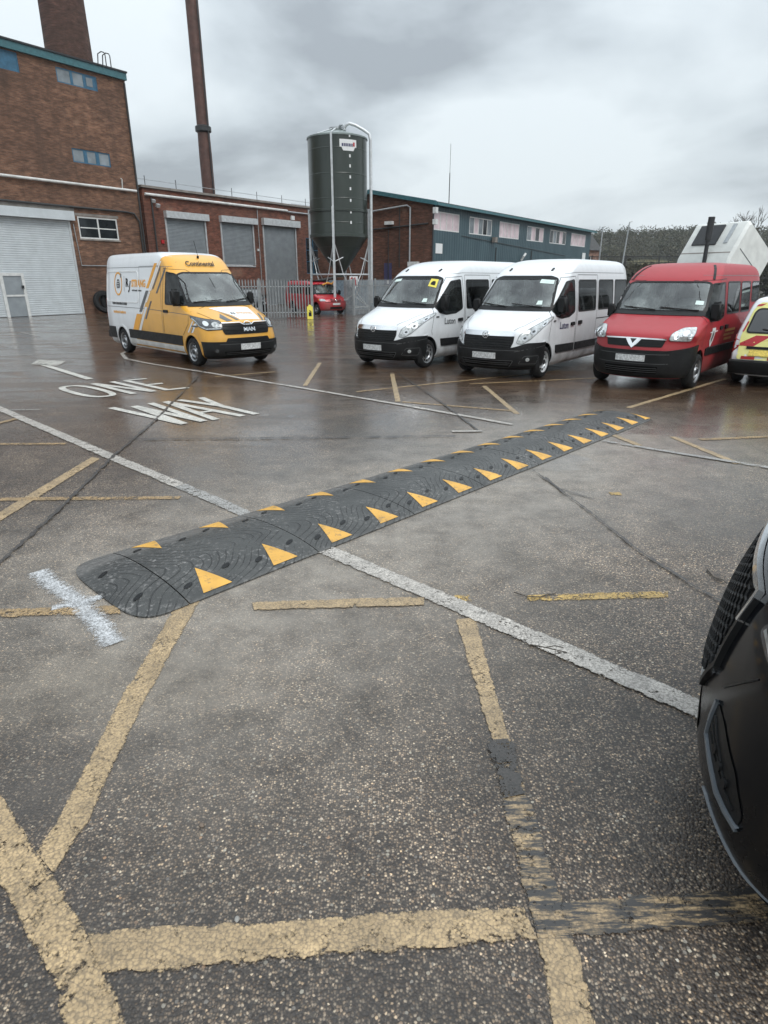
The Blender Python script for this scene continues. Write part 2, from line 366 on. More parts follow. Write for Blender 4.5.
M['lens'] = plain('clear_lamp_lens', (.44, .46, .46), .10, .35, var=.5, scale=16, coat=1)
M['lens_dark'] = plain('smoked_lamp_lens', (.06, .065, .07), .10, .3, var=.4, scale=16, coat=1)
M['amber'] = plain('amber_plastic', (.75, .22, .02), .3)
M['red_lens'] = plain('red_lamp_lens', (.32, .015, .012), .2, coat=1)
M['interior'] = plain('dark_cab_trim', (.035, .035, .037), .8, var=.2)
M['seat'] = plain('seat_fabric', (.075, .08, .10), .9, var=.4, scale=10)
M['wiper'] = plain('wiper_rubber', (.012, .012, .012), .5)
M['plate'] = plain('number_plate', (.52, .53, .53), .4, var=.35, scale=26)
M['plate_y'] = plain('yellow_number_plate', (.62, .47, .08), .4, var=.35, scale=26)
M['black_ink'] = plain('black_vinyl', (.010, .0105, .011), .4, spec=.22)
M['grey_ink'] = plain('grey_vinyl', (.10, .105, .11), .4)
M['orange_ink'] = plain('orange_vinyl', (.80, .37, .045), .4, var=.05)
M['navy_ink'] = plain('navy_vinyl', (.05, .05, .12), .4)
M['white_ink'] = plain('white_vinyl', (.72, .73, .73), .4, var=.05)
M['yellow_ink'] = plain('yellow_vinyl', (.72, .62, .08), .4, var=.08)
M['fluor'] = plain('fluorescent_yellow_vinyl', (.74, .72, .26), .4, var=.08)
M['red_ink'] = plain('red_reflective_vinyl', (.42, .02, .025), .35, var=.1)
M['gold_ink'] = plain('gold_vinyl', (.42, .22, .06), .4)
M['paper'] = plain('paper', (.62, .74, .70), .6, var=.08)
M['p_white'] = paint('white_van_paint', (.74, .765, .785))
M['p_orange'] = paint('orange_van_paint', (.72, .36, .035))
M['p_red'] = paint('faded_red_van_paint', (.34, .014, .022), rough=.5, coat=.15)
M['p_red2'] = paint('bright_red_van_paint', (.45, .02, .03))
M['p_black'] = paint('black_car_paint', (.004, .0045, .006), dirt=(.006, .006, .006), rough=.07, coat=.0, spec=.22)
M['p_silver'] = paint('silver_car_paint', (.26, .28, .29))
M['grey_satin'] = plain('satin_grey_trim', (.12, .135, .15), .3)
M['glass'] = glass_mat('windscreen_glass', (.70, .78, .75), 2.2, .15)
M['glass_side'] = glass_mat('side_window_glass', (.30, .34, .34), 1.0, .02)
M['glass_dark'] = plain('dark_car_glass', (.012, .014, .016), .04, coat=1)

# ------------------------------------------------------------------ ground and markings
def make_ground():
    mb = MB(); n = 24; X = [-900 + 1800 * i / n for i in range(n + 1)]; Y = [-200 + 1400 * i / n for i in range(n + 1)]
    vs = [(x, y, 0) for y in Y for x in X]
    fs = [(j*(n+1)+i, j*(n+1)+i+1, (j+1)*(n+1)+i+1, (j+1)*(n+1)+i) for j in range(n) for i in range(n)]
    o = mb.add(vs, fs).build('ground', M['ground']); tag(o, kind='structure')
make_ground()

Z_MARK = .004
LIFT = [0]
def ribbon(left, right, mat_, z=Z_MARK, name='road_marking', jit=.006, step=.05, kind='structure'):
    """a painted band between two edge polylines (lists of ground points)"""
    def resample(pl, n):
        L = [0]
        for a, b in zip(pl, pl[1:]): L.append(L[-1] + (b - a).length)
        out = []
        for i in range(n + 1):
            d = L[-1] * i / n; k = 0
            while k < len(L) - 2 and d > L[k + 1]: k += 1
            f = (d - L[k]) / max(1e-6, L[k + 1] - L[k]); out.append(pl[k].lerp(pl[k + 1], f))
        return out
    ln = max(sum((b - a).length for a, b in zip(p, p[1:])) for p in (left, right))
    n = max(2, min(400, int(ln / step))); A = resample(left, n); B = resample(right, n)
    vs = []
    for a, b in zip(A, B):
        d = (b - a).normalized()
        vs += [a + d * random.uniform(-jit, jit), b + d * random.uniform(-jit, jit)]
    LIFT[0] += 1; z += (LIFT[0] % 9) * .0005
    vs = [(v.x, v.y, z) for v in vs]
    fs = [(2*i, 2*i+1, 2*i+3, 2*i+2) for i in range(n)]
    o = MB().add(vs, fs).build(name, mat_)
    for p in o.data.polygons:
        pass
    bm = bmesh.new(); bm.from_mesh(o.data)
    for f in bm.faces:
        if f.normal.z < 0: f.normal_flip()
    bm.to_mesh(o.data); bm.free()
    uv = o.data.uv_layers.new(name='across'); ln = max(.3, ln)
    for lp in o.data.loops: uv.data[lp.index].uv = (lp.vertex_index // 2 / n * ln, lp.vertex_index % 2)
    if kind: tag(o, kind=kind)
    return o
def line(pts, width, mat_, z=Z_MARK, name='road_marking', jit=.006, step=.05):
    """a band of constant width along ground points"""
    pts = [Vector((p[0], p[1], 0)) for p in pts]; Lf = []; Rt = []
    for i, p in enumerate(pts):
        d = (pts[min(i+1, len(pts)-1)] - pts[max(i-1, 0)]).normalized(); nrm = Vector((-d.y, d.x, 0))
        Lf.append(p + nrm * width / 2); Rt.append(p - nrm * width / 2)
    return ribbon(Lf, Rt, mat_, z, name, jit, step)
def g(*pts): return [G(*p) for p in pts]
def make_markings():
    # long white lines of the lane
    line(g((-60, 382.5), (0, 409), (118, 460), (180, 486)), .15, M['white'], z=.008)
    line(g((180, 486), (205, 496.5), (236, 510), (262, 522)), .15, M['white_thin'], z=.008)
    line(g((322, 549), (450, 603), (560, 650), (703, 712)), .165, M['white'], z=.008)
    p = g((703, 712), (560, 650)); line([p[0] + (p[0] - p[1]).normalized() * 2.5, p[0]], .165, M['white'], z=.008)
    line(g((150, 346), (131, 349), (122, 354), (126, 359), (150, 364), (205, 372.5), (300, 388), (400, 405), (480, 419), (512, 425)), .11, M['white'], z=.008)
    line(g((603, 441.5), (680, 454), (768, 468), (840, 480)), .10, M['white_thin'], z=.008)
    line(g((452, 432), (482, 431.5)), .10, M['white'], z=.0085)
    # nearest yellow hatch lines
    Y = M['yellow']
    ribbon(g((-40, 735), (0, 794), (36, 852), (52, 872), (88, 935), (128, 1024), (150, 1080)), g((-60, 830), (0, 883), (18, 915), (35, 950), (47, 975), (66, 1024), (88, 1080)), Y, jit=.008)
    ribbon(g((36, 852), (62, 812), (120, 700), (172, 612), (186, 590)), g((53, 873), (84, 830), (141, 708), (194, 612), (206, 590)), Y, z=.0045)
    ribbon(g((88, 934), (170, 928), (300, 921), (400, 913), (506, 907), (524, 909)), g((100, 976), (200, 968), (300, 958), (400, 951), (531, 940), (537, 940)), Y, z=.0045, jit=.009)
    ribbon(g((530, 908), (557, 903), (640, 897), (733, 889), (800, 884)), g((538, 940), (582, 936), (660, 931), (748, 925), (820, 919)), M['yellow_scuffed'], z=.0045)
    ribbon(g((456, 620), (489, 733), (492, 745)), g((475, 618), (508, 735), (512, 748)), M['yellow'], z=.004)
    ribbon(g((492, 745), (509, 833), (532, 925), (536, 940)), g((512, 748), (547, 853), (562, 903), (574, 940)), M['yellow_scuffed'], z=.004)
    ribbon(g((536, 940), (554, 1024), (566, 1080)), g((574, 940), (597, 1024), (612, 1080)), M['yellow'], z=.004)
    # a tarred patch across it
    ribbon(g((486, 742), (503, 800)), g((511, 740), (526, 795)), M['tar'], z=.0085, jit=.012, step=.02)
    # row across behind the ramp's end
    ribbon(g((-40, 609), (0, 609.5), (118, 606)), g((-40, 618), (0, 618), (121, 615)), M['yellow_thin'], z=.0045)
    ribbon(g((252, 603), (330, 600), (424, 598)), g((254, 611), (330, 609), (424, 606)), M['yellow'], z=.0045)
    ribbon(g((526, 595), (600, 593), (668, 591)), g((528, 602), (600, 600), (668, 598)), M['yellow_bright'], z=.0045)
    ribbon(g((453, 595), (470, 595)), g((455, 602), (472, 602)), M['yellow_bright'], z=.0045)
    # left hatch
    ribbon(g((-30, 531), (0, 512), (92, 457)), g((-30, 543), (0, 522), (100, 459)), M['yellow'], z=.0045)
    line(g((-30, 500), (60, 499), (180, 498)), .10, M['yellow_thin'], z=.0045)
    line(g((-30, 444.5), (66, 444)), .10, M['yellow_thin'], z=.0045)
    line(g((-20, 428), (16, 419)), .12, M['yellow_thin'], z=.0045)
    line(g((0, 410.5), (40, 410)), .07, M['white_thin'], z=.0045)
    # bays in front of the parked vans
    for a in (((305, 386), (320, 363)), ((398, 402), (392, 374)), ((517, 414), (484, 386)), ((628, 408), (725, 379)), ((672, 437), (738, 464)), ((402, 402), (512, 411)),
              ((640, 446), (600, 430)), ((356, 392), (560, 371)), ((735, 358), (768, 352)), ((700, 440), (768, 437)), ((215, 377), (275, 372)), ((470, 384), (600, 378))):
        line(g(*a), .10, M['yellow_thin'] if a[0][0] in (402, 356, 700, 215, 470) else M['yellow'], z=.0045)
    line(g((610, 494), (621, 494)), .10, M['yellow_bright'], z=.0045)
    for a in (((0, 345), (60, 343)), ((20, 332), (40, 337)), ((0, 356), (95, 352))): line(g(*a), .08, M['white_thin'], z=.0045)
    # joints in the surface
    line(g((260, 352), (205, 370), (190, 385), (156, 420), (109, 461), (80, 490), (49, 520), (5, 559), (-30, 590)), .036, M['tar'], z=.0125, jit=.016)
    line(g((398, 374), (440, 402), (478, 431)), .03, M['tar'], z=.0125, jit=.01)
    line(g((533, 471), (590, 513), (640, 553), (690, 585), (730, 608)), .018, M['tar'], z=.0125, jit=.01)
    line(g((128, 440), (300, 438.5), (455, 436.5)), .035, M['tar'], z=.0125, jit=.02)
    line(g((595, 500), (560, 490), (545, 478)), .02, M['tar'], z=.0125, jit=.008)
    # sprayed cross
    line(g((38, 572), (52, 585), (78, 602), (97, 622), (114, 645)), .20, M['spray'], z=.0085, jit=.004, step=.03)
    line(g((52, 609), (80, 604), (110, 595)), .11, M['spray'], z=.009, jit=.004, step=.03)
make_markings()

# painted words and arrow: strokes drawn in a unit letter box laid on the ground
def word(strokes, BL, BR, TL, name='road_marking'):
    o, ex, ey = G(*BL), G(*BR) - G(*BL), G(*TL) - G(*BL)
    mb = MB()
    for st in strokes:
        pts = [Vector(p) for p in st[1]]; w = st[0]
        n = len(pts); closed = st[2] if len(st) > 2 else False
        q = [o + ex * p.x + ey * p.y for p in pts]
        Lf, Rt = [], []
        for i in range(n):
            a = q[(i-1) % n] if closed or i else q[i]; b = q[(i+1) % n] if closed or i < n-1 else q[i]
            d = (b - a).normalized(); nr = Vector((-d.y, d.x, 0)) * w / 2
            Lf.append(q[i] + nr); Rt.append(q[i] - nr)
        vs = []
        zz = .008 + .0008 * (strokes.index(st) % 4)
        for a, b in zip(Lf, Rt): vs += [(a.x, a.y, zz), (b.x, b.y, zz)]
        fs = [(2*i, 2*i+1, 2*i+3, 2*i+2) for i in range(n-1)]
        if closed: fs.append((2*n-2, 2*n-1, 1, 0))
        mb.add(vs, fs)
    ob = mb.build(name, M['white_text']); bm = bmesh.new(); bm.from_mesh(ob.data)
    for f in bm.faces:
        if f.normal.z < 0: f.normal_flip()
    bm.to_mesh(ob.data); bm.free(); tag(ob, kind='structure')
    uv = ob.data.uv_layers.new(name='across')
    for lp in ob.data.loops: uv.data[lp.index].uv = (0, .5)
ow = .125
O = [(.14 + .14 * math.copysign(abs(math.cos(t))**.7, math.cos(t)), .5 + .47 * math.copysign(abs(math.sin(t))**.8, math.sin(t))) for t in [2*math.pi*k/24 for k in range(24)]]
word([(ow, O, True), (ow, [(.40, 0), (.40, 1)]), (ow, [(.41, .97), (.60, .03)]), (ow, [(.61, 0), (.61, 1)]),
      (ow, [(.76, 0), (.76, 1)]), (ow, [(.74, .02), (1.0, .02)]), (ow, [(.76, .5), (.95, .5)]), (ow, [(.76, .98), (1.0, .98)])],
     (93, 398.5), (190, 388), (54, 387.5))
word([(ow, [(.0, 1), (.12, 0)]), (ow, [(.12, 0), (.21, .95)]), (ow, [(.21, .95), (.31, 0)]), (ow, [(.31, 0), (.42, 1)]),
      (ow, [(.44, 0), (.585, 1), ]), (ow, [(.585, 1), (.72, 0)]), (ow*.8, [(.50, .34), (.665, .34)]),
      (ow, [(.74, 1), (.87, .5)]), (ow, [(1.0, 1), (.87, .5)]), (ow, [(.87, .52), (.87, 0)])],
     (172, 426), (268, 413), (111, 408))
def make_arrow():
    line(g((90, 379.5), (66, 372), (42, 364.5)), .16, M['white_text'], z=.008)
    mb = MB(); q = g((31, 364.5), (38, 360), (66, 361.3), (58, 366.3)); mb.add([(p.x, p.y, .0095) for p in q], [(3, 2, 1, 0)])
    o = mb.build('road_marking', M['white_text'], fix=False)
    bm = bmesh.new(); bm.from_mesh(o.data)
    for f in bm.faces:
        if f.normal.z < 0: f.normal_flip()
    bm.to_mesh(o.data); bm.free(); tag(o, kind='structure')
make_arrow()

# ------------------------------------------------------------------ rubber speed ramp
def ramp_rubber():
    t = NT('ramp_rubber'); o = t.obj(); n = t.noise(3, 6, o, .7); n2 = t.noise(26, 6, o, .75)
    w = t.N.new('ShaderNodeTexWave'); w.wave_type = 'BANDS'; w.bands_direction = 'X'
    sx = t.sep(o); vv = t.math('SUBTRACT', sx[1], .5)
    bend = t.math('MULTIPLY', t.math('POWER', t.math('ABSOLUTE', vv), 1.3), 1.5)
    wig = t.math('MULTIPLY', t.math('SINE', t.math('MULTIPLY', sx[0], 5.37)), .10)
    ux = t.math('ADD', t.math('ADD', sx[0], bend), t.math('MULTIPLY', wig, t.math('SINE', t.math('MULTIPLY', vv, 9.0))))
    t.L.new(t.comb(ux, 0.0, 0.0), w.inputs['Vector']); w.inputs['Scale'].default_value = 3.6; w.inputs['Distortion'].default_value = .7
    w.inputs['Detail'].default_value = 1.5; w.inputs['Detail Scale'].default_value = .8
    gr = t.math('MULTIPLY', t.step(w.outputs['Fac'], .06, .01), t.step(t.noise(2.2, 4, o), .40, .52))
    c = t.ramp(n, [(.3, (.030, .031, .030)), (.7, (.062, .063, .060))])
    c = t.mix(t.math('MULTIPLY', t.ramp(n2, [(.52, 0), (.64, .95)]), t.ramp(t.noise(1.9, 5, o, .7), [(.42, .05), (.62, 1)])), c, (.26, .25, .24))
    c = t.mix(t.math('MULTIPLY', gr, .6), c, (.014, .014, .014))
    edge = t.step(t.math('ABSOLUTE', t.math('SUBTRACT', sx[1], .47)), .42, .52)
    c = t.mix(t.math('MULTIPLY', edge, t.ramp(n2, [(.35, .15), (.6, .6)])), c, (.20, .19, .18))
    h = t.math('ADD', t.math('MULTIPLY', gr, -1.2), t.math('MULTIPLY', n2, .35))
    return t.done(t.bsdf(Base_Color=c, Roughness=t.ramp(n2, [(.3, .36), (.7, .62)]), Specular_IOR_Level=.32, Normal=t.bump(h, .009), Coat_Weight=.22, Coat_Roughness=.25))
M['ramp'] = ramp_rubber()
def chipped_yellow():
    t = NT('ramp_yellow'); n = t.noise(16, 7, None, .75)
    c = t.mix(t.ramp(n, [(.53, 0), (.66, .85)]), t.mix(1, (.66, .36, .065), t.ramp(t.noise(5, 4), [(.3, .8), (.7, 1.12)]), 'MULTIPLY'), (.18, .13, .08))
    return t.done(t.bsdf(Base_Color=c, Roughness=.5, Normal=t.bump(n, .003)))
M['ramp_yellow'] = chipped_yellow()
def make_speed_ramp():
    root = empty('speed_ramp', (-1.3, 3.63, 0), R(46.6))
    tag(root, 'long black rubber speed ramp with orange yellow triangles laid diagonally across the wet yard', 'speed ramp')
    HT = .078; CAP = .36; U1 = 8.02
    def span(u):                            # edges of the ramp across, at a distance along it
        v0, v1 = 0.0, 1.18 - .031 * max(0, u)
        if u < 0:
            k = min(1, -u / CAP); s = max(0, 1 - k ** 4.4) ** (1 / 4.4)
            c = (v0 + v1) / 2; hw = (v1 - v0) / 2 * max(.02, s); 
            return c - hw, c + hw
        if u > U1 - .25:
            k = (u - (U1 - .25)) / .25; c = (v0 + v1) / 2; hw = (v1 - v0) / 2 * (1 - .12 * k ** 2); return c - hw, c + hw
        return v0, v1
    def height(u, f):
        a = 1.0
        if u < 0: a = max(0, 1 - min(1, u / -CAP) ** 2.0)
        if u > U1 - .25: a = max(0, 1 - ((u - U1 + .25) / .25) ** 2)
        return .012 + (HT - .012) * (max(0, 1 - abs(2 * f - 1) ** 2.3)) ** .9 * a
    def at(u, v):
        v0, v1 = span(u); f = (v - v0) / (v1 - v0); return Vector((u, v, height(u, f)))
    def section(name, ua, ub, n):
        mb = MB(); m = 22; vs = []; fs = []
        us = [ua + (ub - ua) * i / n for i in range(n + 1)]
        if name == 'end_cap' and ua < 0: us = [-CAP * (1 - (1 - math.cos(math.pi / 2 * i / n)) ** 1.6) for i in range(n + 1)][::1]; us = [u for u in us]; us[-1] = ub
        for u in us:
            v0, v1 = span(u)
            for j in range(m + 1):
                f = j / m; vs.append((u, v0 + (v1 - v0) * f, height(u, f)))
        for i in range(n):
            for j in range(m): a = i * (m + 1) + j; fs.append((a, a + m + 1, a + m + 2, a + 1))
        b = len(vs)                        # skirt
        loop = [j for j in range(m + 1)] + [i * (m + 1) + m for i in range(1, n + 1)] + [n * (m + 1) + j for j in range(m - 1, -1, -1)] + [i * (m + 1) for i in range(n - 1, 0, -1)]
        for q in loop: vs.append((vs[q][0], vs[q][1], .0))
        k = len(loop)
        for i in range(k): fs.append((loop[i], loop[(i+1) % k], b + (i+1) % k, b + i))
        mb.add(vs, fs); return mb.build(name, [M['ramp'], M['black_ink']], root, smooth=40)
    section('end_cap', -CAP, -.006, 22)
    uc = lambda i: .25 + .6 * i - .004 * i * i
    js = [0] + [(uc(i) + uc(i + 1)) / 2 for i in range(1, 14, 2)] + [U1]
    for a, b in zip(js, js[1:]): section('rubber_module', a + .004, b - .004, 8 if b < U1 else 18)
    def decal(name, poly, mat_, off=.003):
        # fit a small polygon onto the curved surface
        us = [p[0] for p in poly]; vs_ = [p[1] for p in poly]; pts = []
        n = 5; verts = []
        e = []
        for i, p in enumerate(poly):
            q = poly[(i+1) % len(poly)]
            for s in range(n): verts.append(Vector((p[0] + (q[0]-p[0]) * s / n, p[1] + (q[1]-p[1]) * s / n)))
        nb = len(verts); e = [(i, (i+1) % nb) for i in range(nb)]
        x = min(us)
        while x < max(us):
            y = min(vs_)
            while y < max(vs_): verts.append(Vector((x + .003, y + .002))); y += .04
            x += .04
        r = geometry.delaunay_2d_cdt(verts, e, [list(range(nb))], 1, 1e-5)
        mb = MB(); mb.add([at(v.x, v.y) + Vector((0, 0, off)) for v in r[0]], [tuple(f) for f in r[2]])
        o = mb.build(name, mat_, root)
        bm = bmesh.new(); bm.from_mesh(o.data)
        for f in bm.faces:
            if f.normal.z < 0: f.normal_flip()
        bm.to_mesh(o.data); bm.free()
    first = True
    hole = MB()
    for i in range(15):
        u = uc(i); v1 = span(u)[1]
        # near row points inward from the near edge, far row from the far edge
        decal('yellow_triangle', [(u - .12, .04), (u + .11, .04), (u, .35)], M['ramp_yellow'])
        decal('yellow_triangle', [(u - .11, v1 - .035), (u + .09, v1 - .035), (u + .01, v1 - .32)], M['ramp_yellow'])
    def slot(u, v):
        b = at(u, v); c = []
        for k in range(12):
            a = 2 * math.pi * k / 12; x, y = .046 * math.cos(a), .020 * math.sin(a); w = R(25)
            q = at(u + x * math.cos(w) - y * math.sin(w), v + x * math.sin(w) + y * math.cos(w)); q.z += .004; c.append(q)
        hole = MB(); hole.add(c + [at(u, v) + Vector((0, 0, .0045))], [(k, (k+1) % 12, 12) for k in range(12)]); hole.build('bolt_hole_shade', M['black_ink'], root)  # flat dark oval painted as the shade inside a bolt hole
    for i in range(15):
        u = uc(i)
        for du, v in ((-.16, .17), (.19, .24)):
            slot(u + du, v); slot(u + du + .03, span(u)[1] - v - .02)
    slot(-.22, .28); slot(-.24, .78)
make_speed_ramp()

# ------------------------------------------------------------------ buildings (local x along the fronts, y away from the camera, z up)
WALL_A = math.atan2(.816, .578)
def shutter(parent, name, x0, x1, z0, z1, mat_, y=-.03, pitch=.10, label=None):
    """rolling shutter: curtain of slats between guide rails under a box"""
    n = int((z1 - z0) / pitch); vs = []; fs = []
    prof = []
    for k in range(n):
        zb = z0 + (z1 - z0) * k / n; h = (z1 - z0) / n
        prof += [(-.018, zb), (-.026, zb + h * .35), (-.022, zb + h * .75), (.0, zb + h * .93)]
    prof.append((-.01, z1))
    for d, z in prof: vs += [(x0, y + d, z), (x1, y + d, z)]
    fs = [(2*i, 2*i+1, 2*i+3, 2*i+2) for i in range(len(prof) - 1)]
    o = MB().add(vs, fs).build(name, mat_, parent)
    if label: o['label'] = label
    for a, c in ((x0 - .10, x0 + .02), (x1 - .02, x1 + .10)): MB().box(a, c, y - .06, 0.05, z0, z1).build('guide_rail', M['galv_light'], o)
    return o
def window(parent, x0, x1, z0, z1, cols, frame_m, pane_ms, y=0.0, fr=.06, rows=1, xs=None, axis='x', proud=.035):
    def B(mb, a0, a1, b0, b1, z0, z1):
        if axis == 'x': mb.box(a0, a1, b0, b1, z0, z1)
        else: mb.box(b0, b1, a0, a1, z0, z1)
    f = MB(); xs = xs or [x0 + (x1 - x0) * i / cols for i in range(cols + 1)]
    B(f, x0 - fr, x1 + fr, y - proud, y + .05, z0 - fr, z0); B(f, x0 - fr, x1 + fr, y - proud, y + .05, z1, z1 + fr)
    B(f, x0 - fr, x0, y - proud, y + .05, z0, z1); B(f, x1, x1 + fr, y - proud, y + .05, z0, z1)
    for x in xs[1:-1]: B(f, x - fr/2, x + fr/2, y - proud + .004, y + .05, z0, z1)
    for r in range(1, rows):
        z = z0 + (z1 - z0) * r / rows
        for a, b in zip(xs, xs[1:]): B(f, a + fr/2, b - fr/2, y - proud + .008, y + .05, z - fr/3, z + fr/3)
    w = f.build('window', frame_m, parent)
    for i, (a, b) in enumerate(zip(xs, xs[1:])):
        p = MB(); B(p, a + fr/2 if i else a, b - fr/2 if i < len(xs) - 2 else b, y - .010, y + .02, z0, z1)
        p.build('pane', pane_ms[i % len(pane_ms)], w)
    return w
def walls_with_holes(x0, x1, z1, holes, y=0.0, depth=.25):
    """front wall sheet with rectangular openings and their reveals; holes = (x0,x1,z0,z1)"""
    xs = sorted({x0, x1, *[h[0] for h in holes], *[h[1] for h in holes]}); zs = sorted({0, z1, *[h[2] for h in holes], *[h[3] for h in holes]})
    mb = MB()
    for a, b in zip(xs, xs[1:]):
        for c, d in zip(zs, zs[1:]):
            mx, mz = (a+b)/2, (c+d)/2
            if any(h[0] < mx < h[1] and h[2] < mz < h[3] for h in holes): continue
            mb.add([(a, y, c), (b, y, c), (b, y, d), (a, y, d)], [(0, 1, 2, 3)])
    for h in holes:
        a, b, c, d = h
        mb.add([(a,y,c),(a,y+depth,c),(a,y+depth,d),(a,y,d)], [(0,1,2,3)]); mb.add([(b,y,c),(b,y+depth,c),(b,y+depth,d),(b,y,d)], [(3,2,1,0)])
        mb.add([(a,y,d),(b,y,d),(b,y+depth,d),(a,y+depth,d)], [(0,1,2,3)]); mb.add([(a,y,c),(b,y,c),(b,y+depth,c),(a,y+depth,c)], [(3,2,1,0)])
    return mb

def make_tower():
    b = empty('brick_tower', (-15.5, 43.5, 0), WALL_A)
    tag(b, 'tall brown brick factory block with teal roof edge, blue windows and a pale roller shutter', 'building')
    X0 = -18; Z = 13.12; D = 13
    holes = [(-12.8, -4.86, 0, 5.3), (-4.25, -1.85, 12.14, 12.86), (-4.05, -1.68, 8.29, 9.01), (-8.6, -6.26, 12.12, 13.0), (-4.38, -1.82, 4.25, 5.45)]
    mb = walls_with_holes(X0, 0, Z, holes)
    mb.add([(0,0,0),(0,D,0),(0,D,Z),(0,0,Z)], [(0,1,2,3)]); mb.add([(X0,0,0),(X0,D,0),(X0,D,Z),(X0,0,Z)], [(3,2,1,0)]); mb.add([(X0,D,0),(0,D,0),(0,D,Z),(X0,D,Z)], [(3,2,1,0)])
    mb.build('wall', M['brick_tower'], b, fix=False)
    MB().box(X0, -.02, .02, D - .02, Z - .02, Z + .06).build('roof', M['roofing'], b)
    f = MB(); f.box(X0 - .1, .06, -.16, .02, Z - .06, Z + .30); f.box(.003, .06, .02, D + .1, Z - .06, Z + .30)
    fo = f.build('fascia', M['teal'], b)
    c = MB(); c.box(X0 - .14, .10, -.22, .06, Z + .303, Z + .39); c.box(-.05, .10, .06, D + .14, Z + .303, Z + .39); c.build('coping', M['dark_steel'], fo)
    window(b, -4.19, -1.91, 12.20, 12.80, 3, M['blue_frame'], [M['win_pale'], M['win_pale'], M['blue_frame']], y=.06, fr=.15, xs=[-4.19, -3.38, -2.62, -1.91])
    p = window(b, -3.99, -1.74, 8.35, 8.95, 3, M['blue_frame'], [M['win_pale']], y=.06, fr=.22)
    window(b, -8.5, -6.32, 12.18, 12.94, 2, M['blue_frame'], [M['blue_frame'], M['blue_frame']], y=.06, fr=.10)
    # small casement in the blue panel
    MB().box(-2.50, -2.12, .03, .045, 12.30, 12.72).build('casement', M['win_pale'], b)
    window(b, -4.30, -1.90, 4.33, 5.37, 2, M['white_paint'], [M['win_dark']], y=.05, fr=.09, rows=2)
    # sloping sill
    MB().box(-4.45, -1.76, -.06, .04, 4.16, 4.245).build('sill', M['concrete'], b)
    # roller shutter with its box and wicket door
    sh = shutter(b, 'roller_shutter', -12.7, -4.97, 0.02, 5.18, M['shutter_pale'], y=.05, pitch=.115)
    MB().box(-12.9, -4.72, -.34, -.003, 5.17, 5.66).build('shutter_box', M['shutter_pale'], sh)
    w = MB(); w.box(-9.42, -9.26, -.08, .0, 0, 2.32); w.box(-8.28, -8.12, -.08, .0, 0, 2.32); w.box(-9.26, -8.28, -.08, .0, 2.16, 2.32); w.box(-9.26, -8.28, -.07, .0, 1.08, 1.18)
    wk = w.build('wicket_door', M['white_paint'], b)
    MB().box(-9.25, -8.29, -.035, -.012, .02, 1.07).build('door_panel', M['shutter'], wk); MB().box(-9.25, -8.29, -.035, -.012, 1.19, 2.15).build('door_panel', M['shutter'], wk)
    MB().box(-8.36, -8.24, -.13, -.08, 1.5, 1.66).build('handle', M['dark_steel'], wk)
    # concrete lintel over the shutter and the window
    l = MB(); l.box(-13.4, -4.5, -.02, .0, 5.70, 5.86); l.box(-4.5, -1.7, -.015, .0, 5.47, 5.62); l.build('lintel', M['concrete'], b)
    MB().tube([(X0, -.14, 7.12), (-.25, -.14, 7.14)], .075, 10).build('service_pipe', M['pipe_white'], b, 40)
    MB().tube([(X0, -.10, 5.96), (-1.2, -.10, 5.90), (-.6, -.10, 5.84), (-.30, -.12, 5.4), (-.28, -.12, 0)], .06, 10).build('drain_pipe', M['pipe_black'], b, 40)
    MB().tube([(-4.72, -.06, 5.0), (-4.6, -.06, 2.75), (-1.5, -.06, 2.75)], .028, 8).build('conduit', M['galv'], b, 40)
    MB().tube([(-.12, -.10, 0.1), (-.12, -.10, 12.9)], .06, 10).build('drain_pipe', M['pipe_black'], b, 40)
    MB().tube([(-1.15, -.05, 7.22), (-1.15, -.12, 7.7), (-1.23, -.14, 7.74)], .035).build('vent_stub', M['pipe_white'], b)
    # hooped hand rails at the head of the roof ladder
    for x in (-1.15, -.85):
        MB().tube([(x, -.1, Z + .3), (x, -.1, Z + .95), (x, -.02, Z + 1.08), (x - .1, .1, Z + 1.12), (x-.25, .22, Z + 1.0), (x-.28, .3, Z + .4)], .03).build('ladder_hoop', M['dark_steel'], b, 40)
make_tower()

def make_chimney():
    o = Vector((-15.5, 43.5, 0)); a = Vector((.578, .816, 0)); d = Vector((-.816, .578, 0))
    c = o + a * (-1.35) + d * 3.2
    r = empty('brick_chimney', (c.x, c.y, 0)); tag(r, 'broad sooty brick chimney rising behind the teal roof edge of the tall block', 'chimney')
    MB().lathe([(1.46, 0), (1.36, 10), (1.20, 20), (1.10, 28), (1.20, 28.2), (1.20, 29), (.95, 29), (.9, 28)], n=40).build('shaft', M['brick_chimney'], r, 40)
    MB().lathe([(1.36, 13.0), (1.42, 13.05), (1.40, 13.8), (1.31, 14.1)], n=40).build('flashing', M['concrete'], r, 40)
    c = o + a * 8.9 + d * 5.0
    # slim flue standing by itself further along, seen over the low roof
    ux, fw, dd = ray(209, 193)
    q = Vector((ux, fw, 0)); q = q * (60 / q.y)
    r = empty('steel_flue', (q.x, q.y, 0)); tag(r, 'tall thin rusty steel flue pipe behind the low brick range', 'flue')
    MB().lathe([(.53, 0), (.53, 12), (.50, 13.4), (.50, 32), (.42, 32), (.42, 31)], n=28).build('pipe', M['stack'], r, 40)
    MB().lathe([(.50, 13.5), (.66, 13.6), (.66, 13.95), (.50, 14.05)], n=28).build('flange', M['dark_steel'], r, 40)
    MB().tube([(.50, -.35, 0), (.50, -.35, 31)], .05).build('conduit', M['dark_steel'], r)
make_chimney()

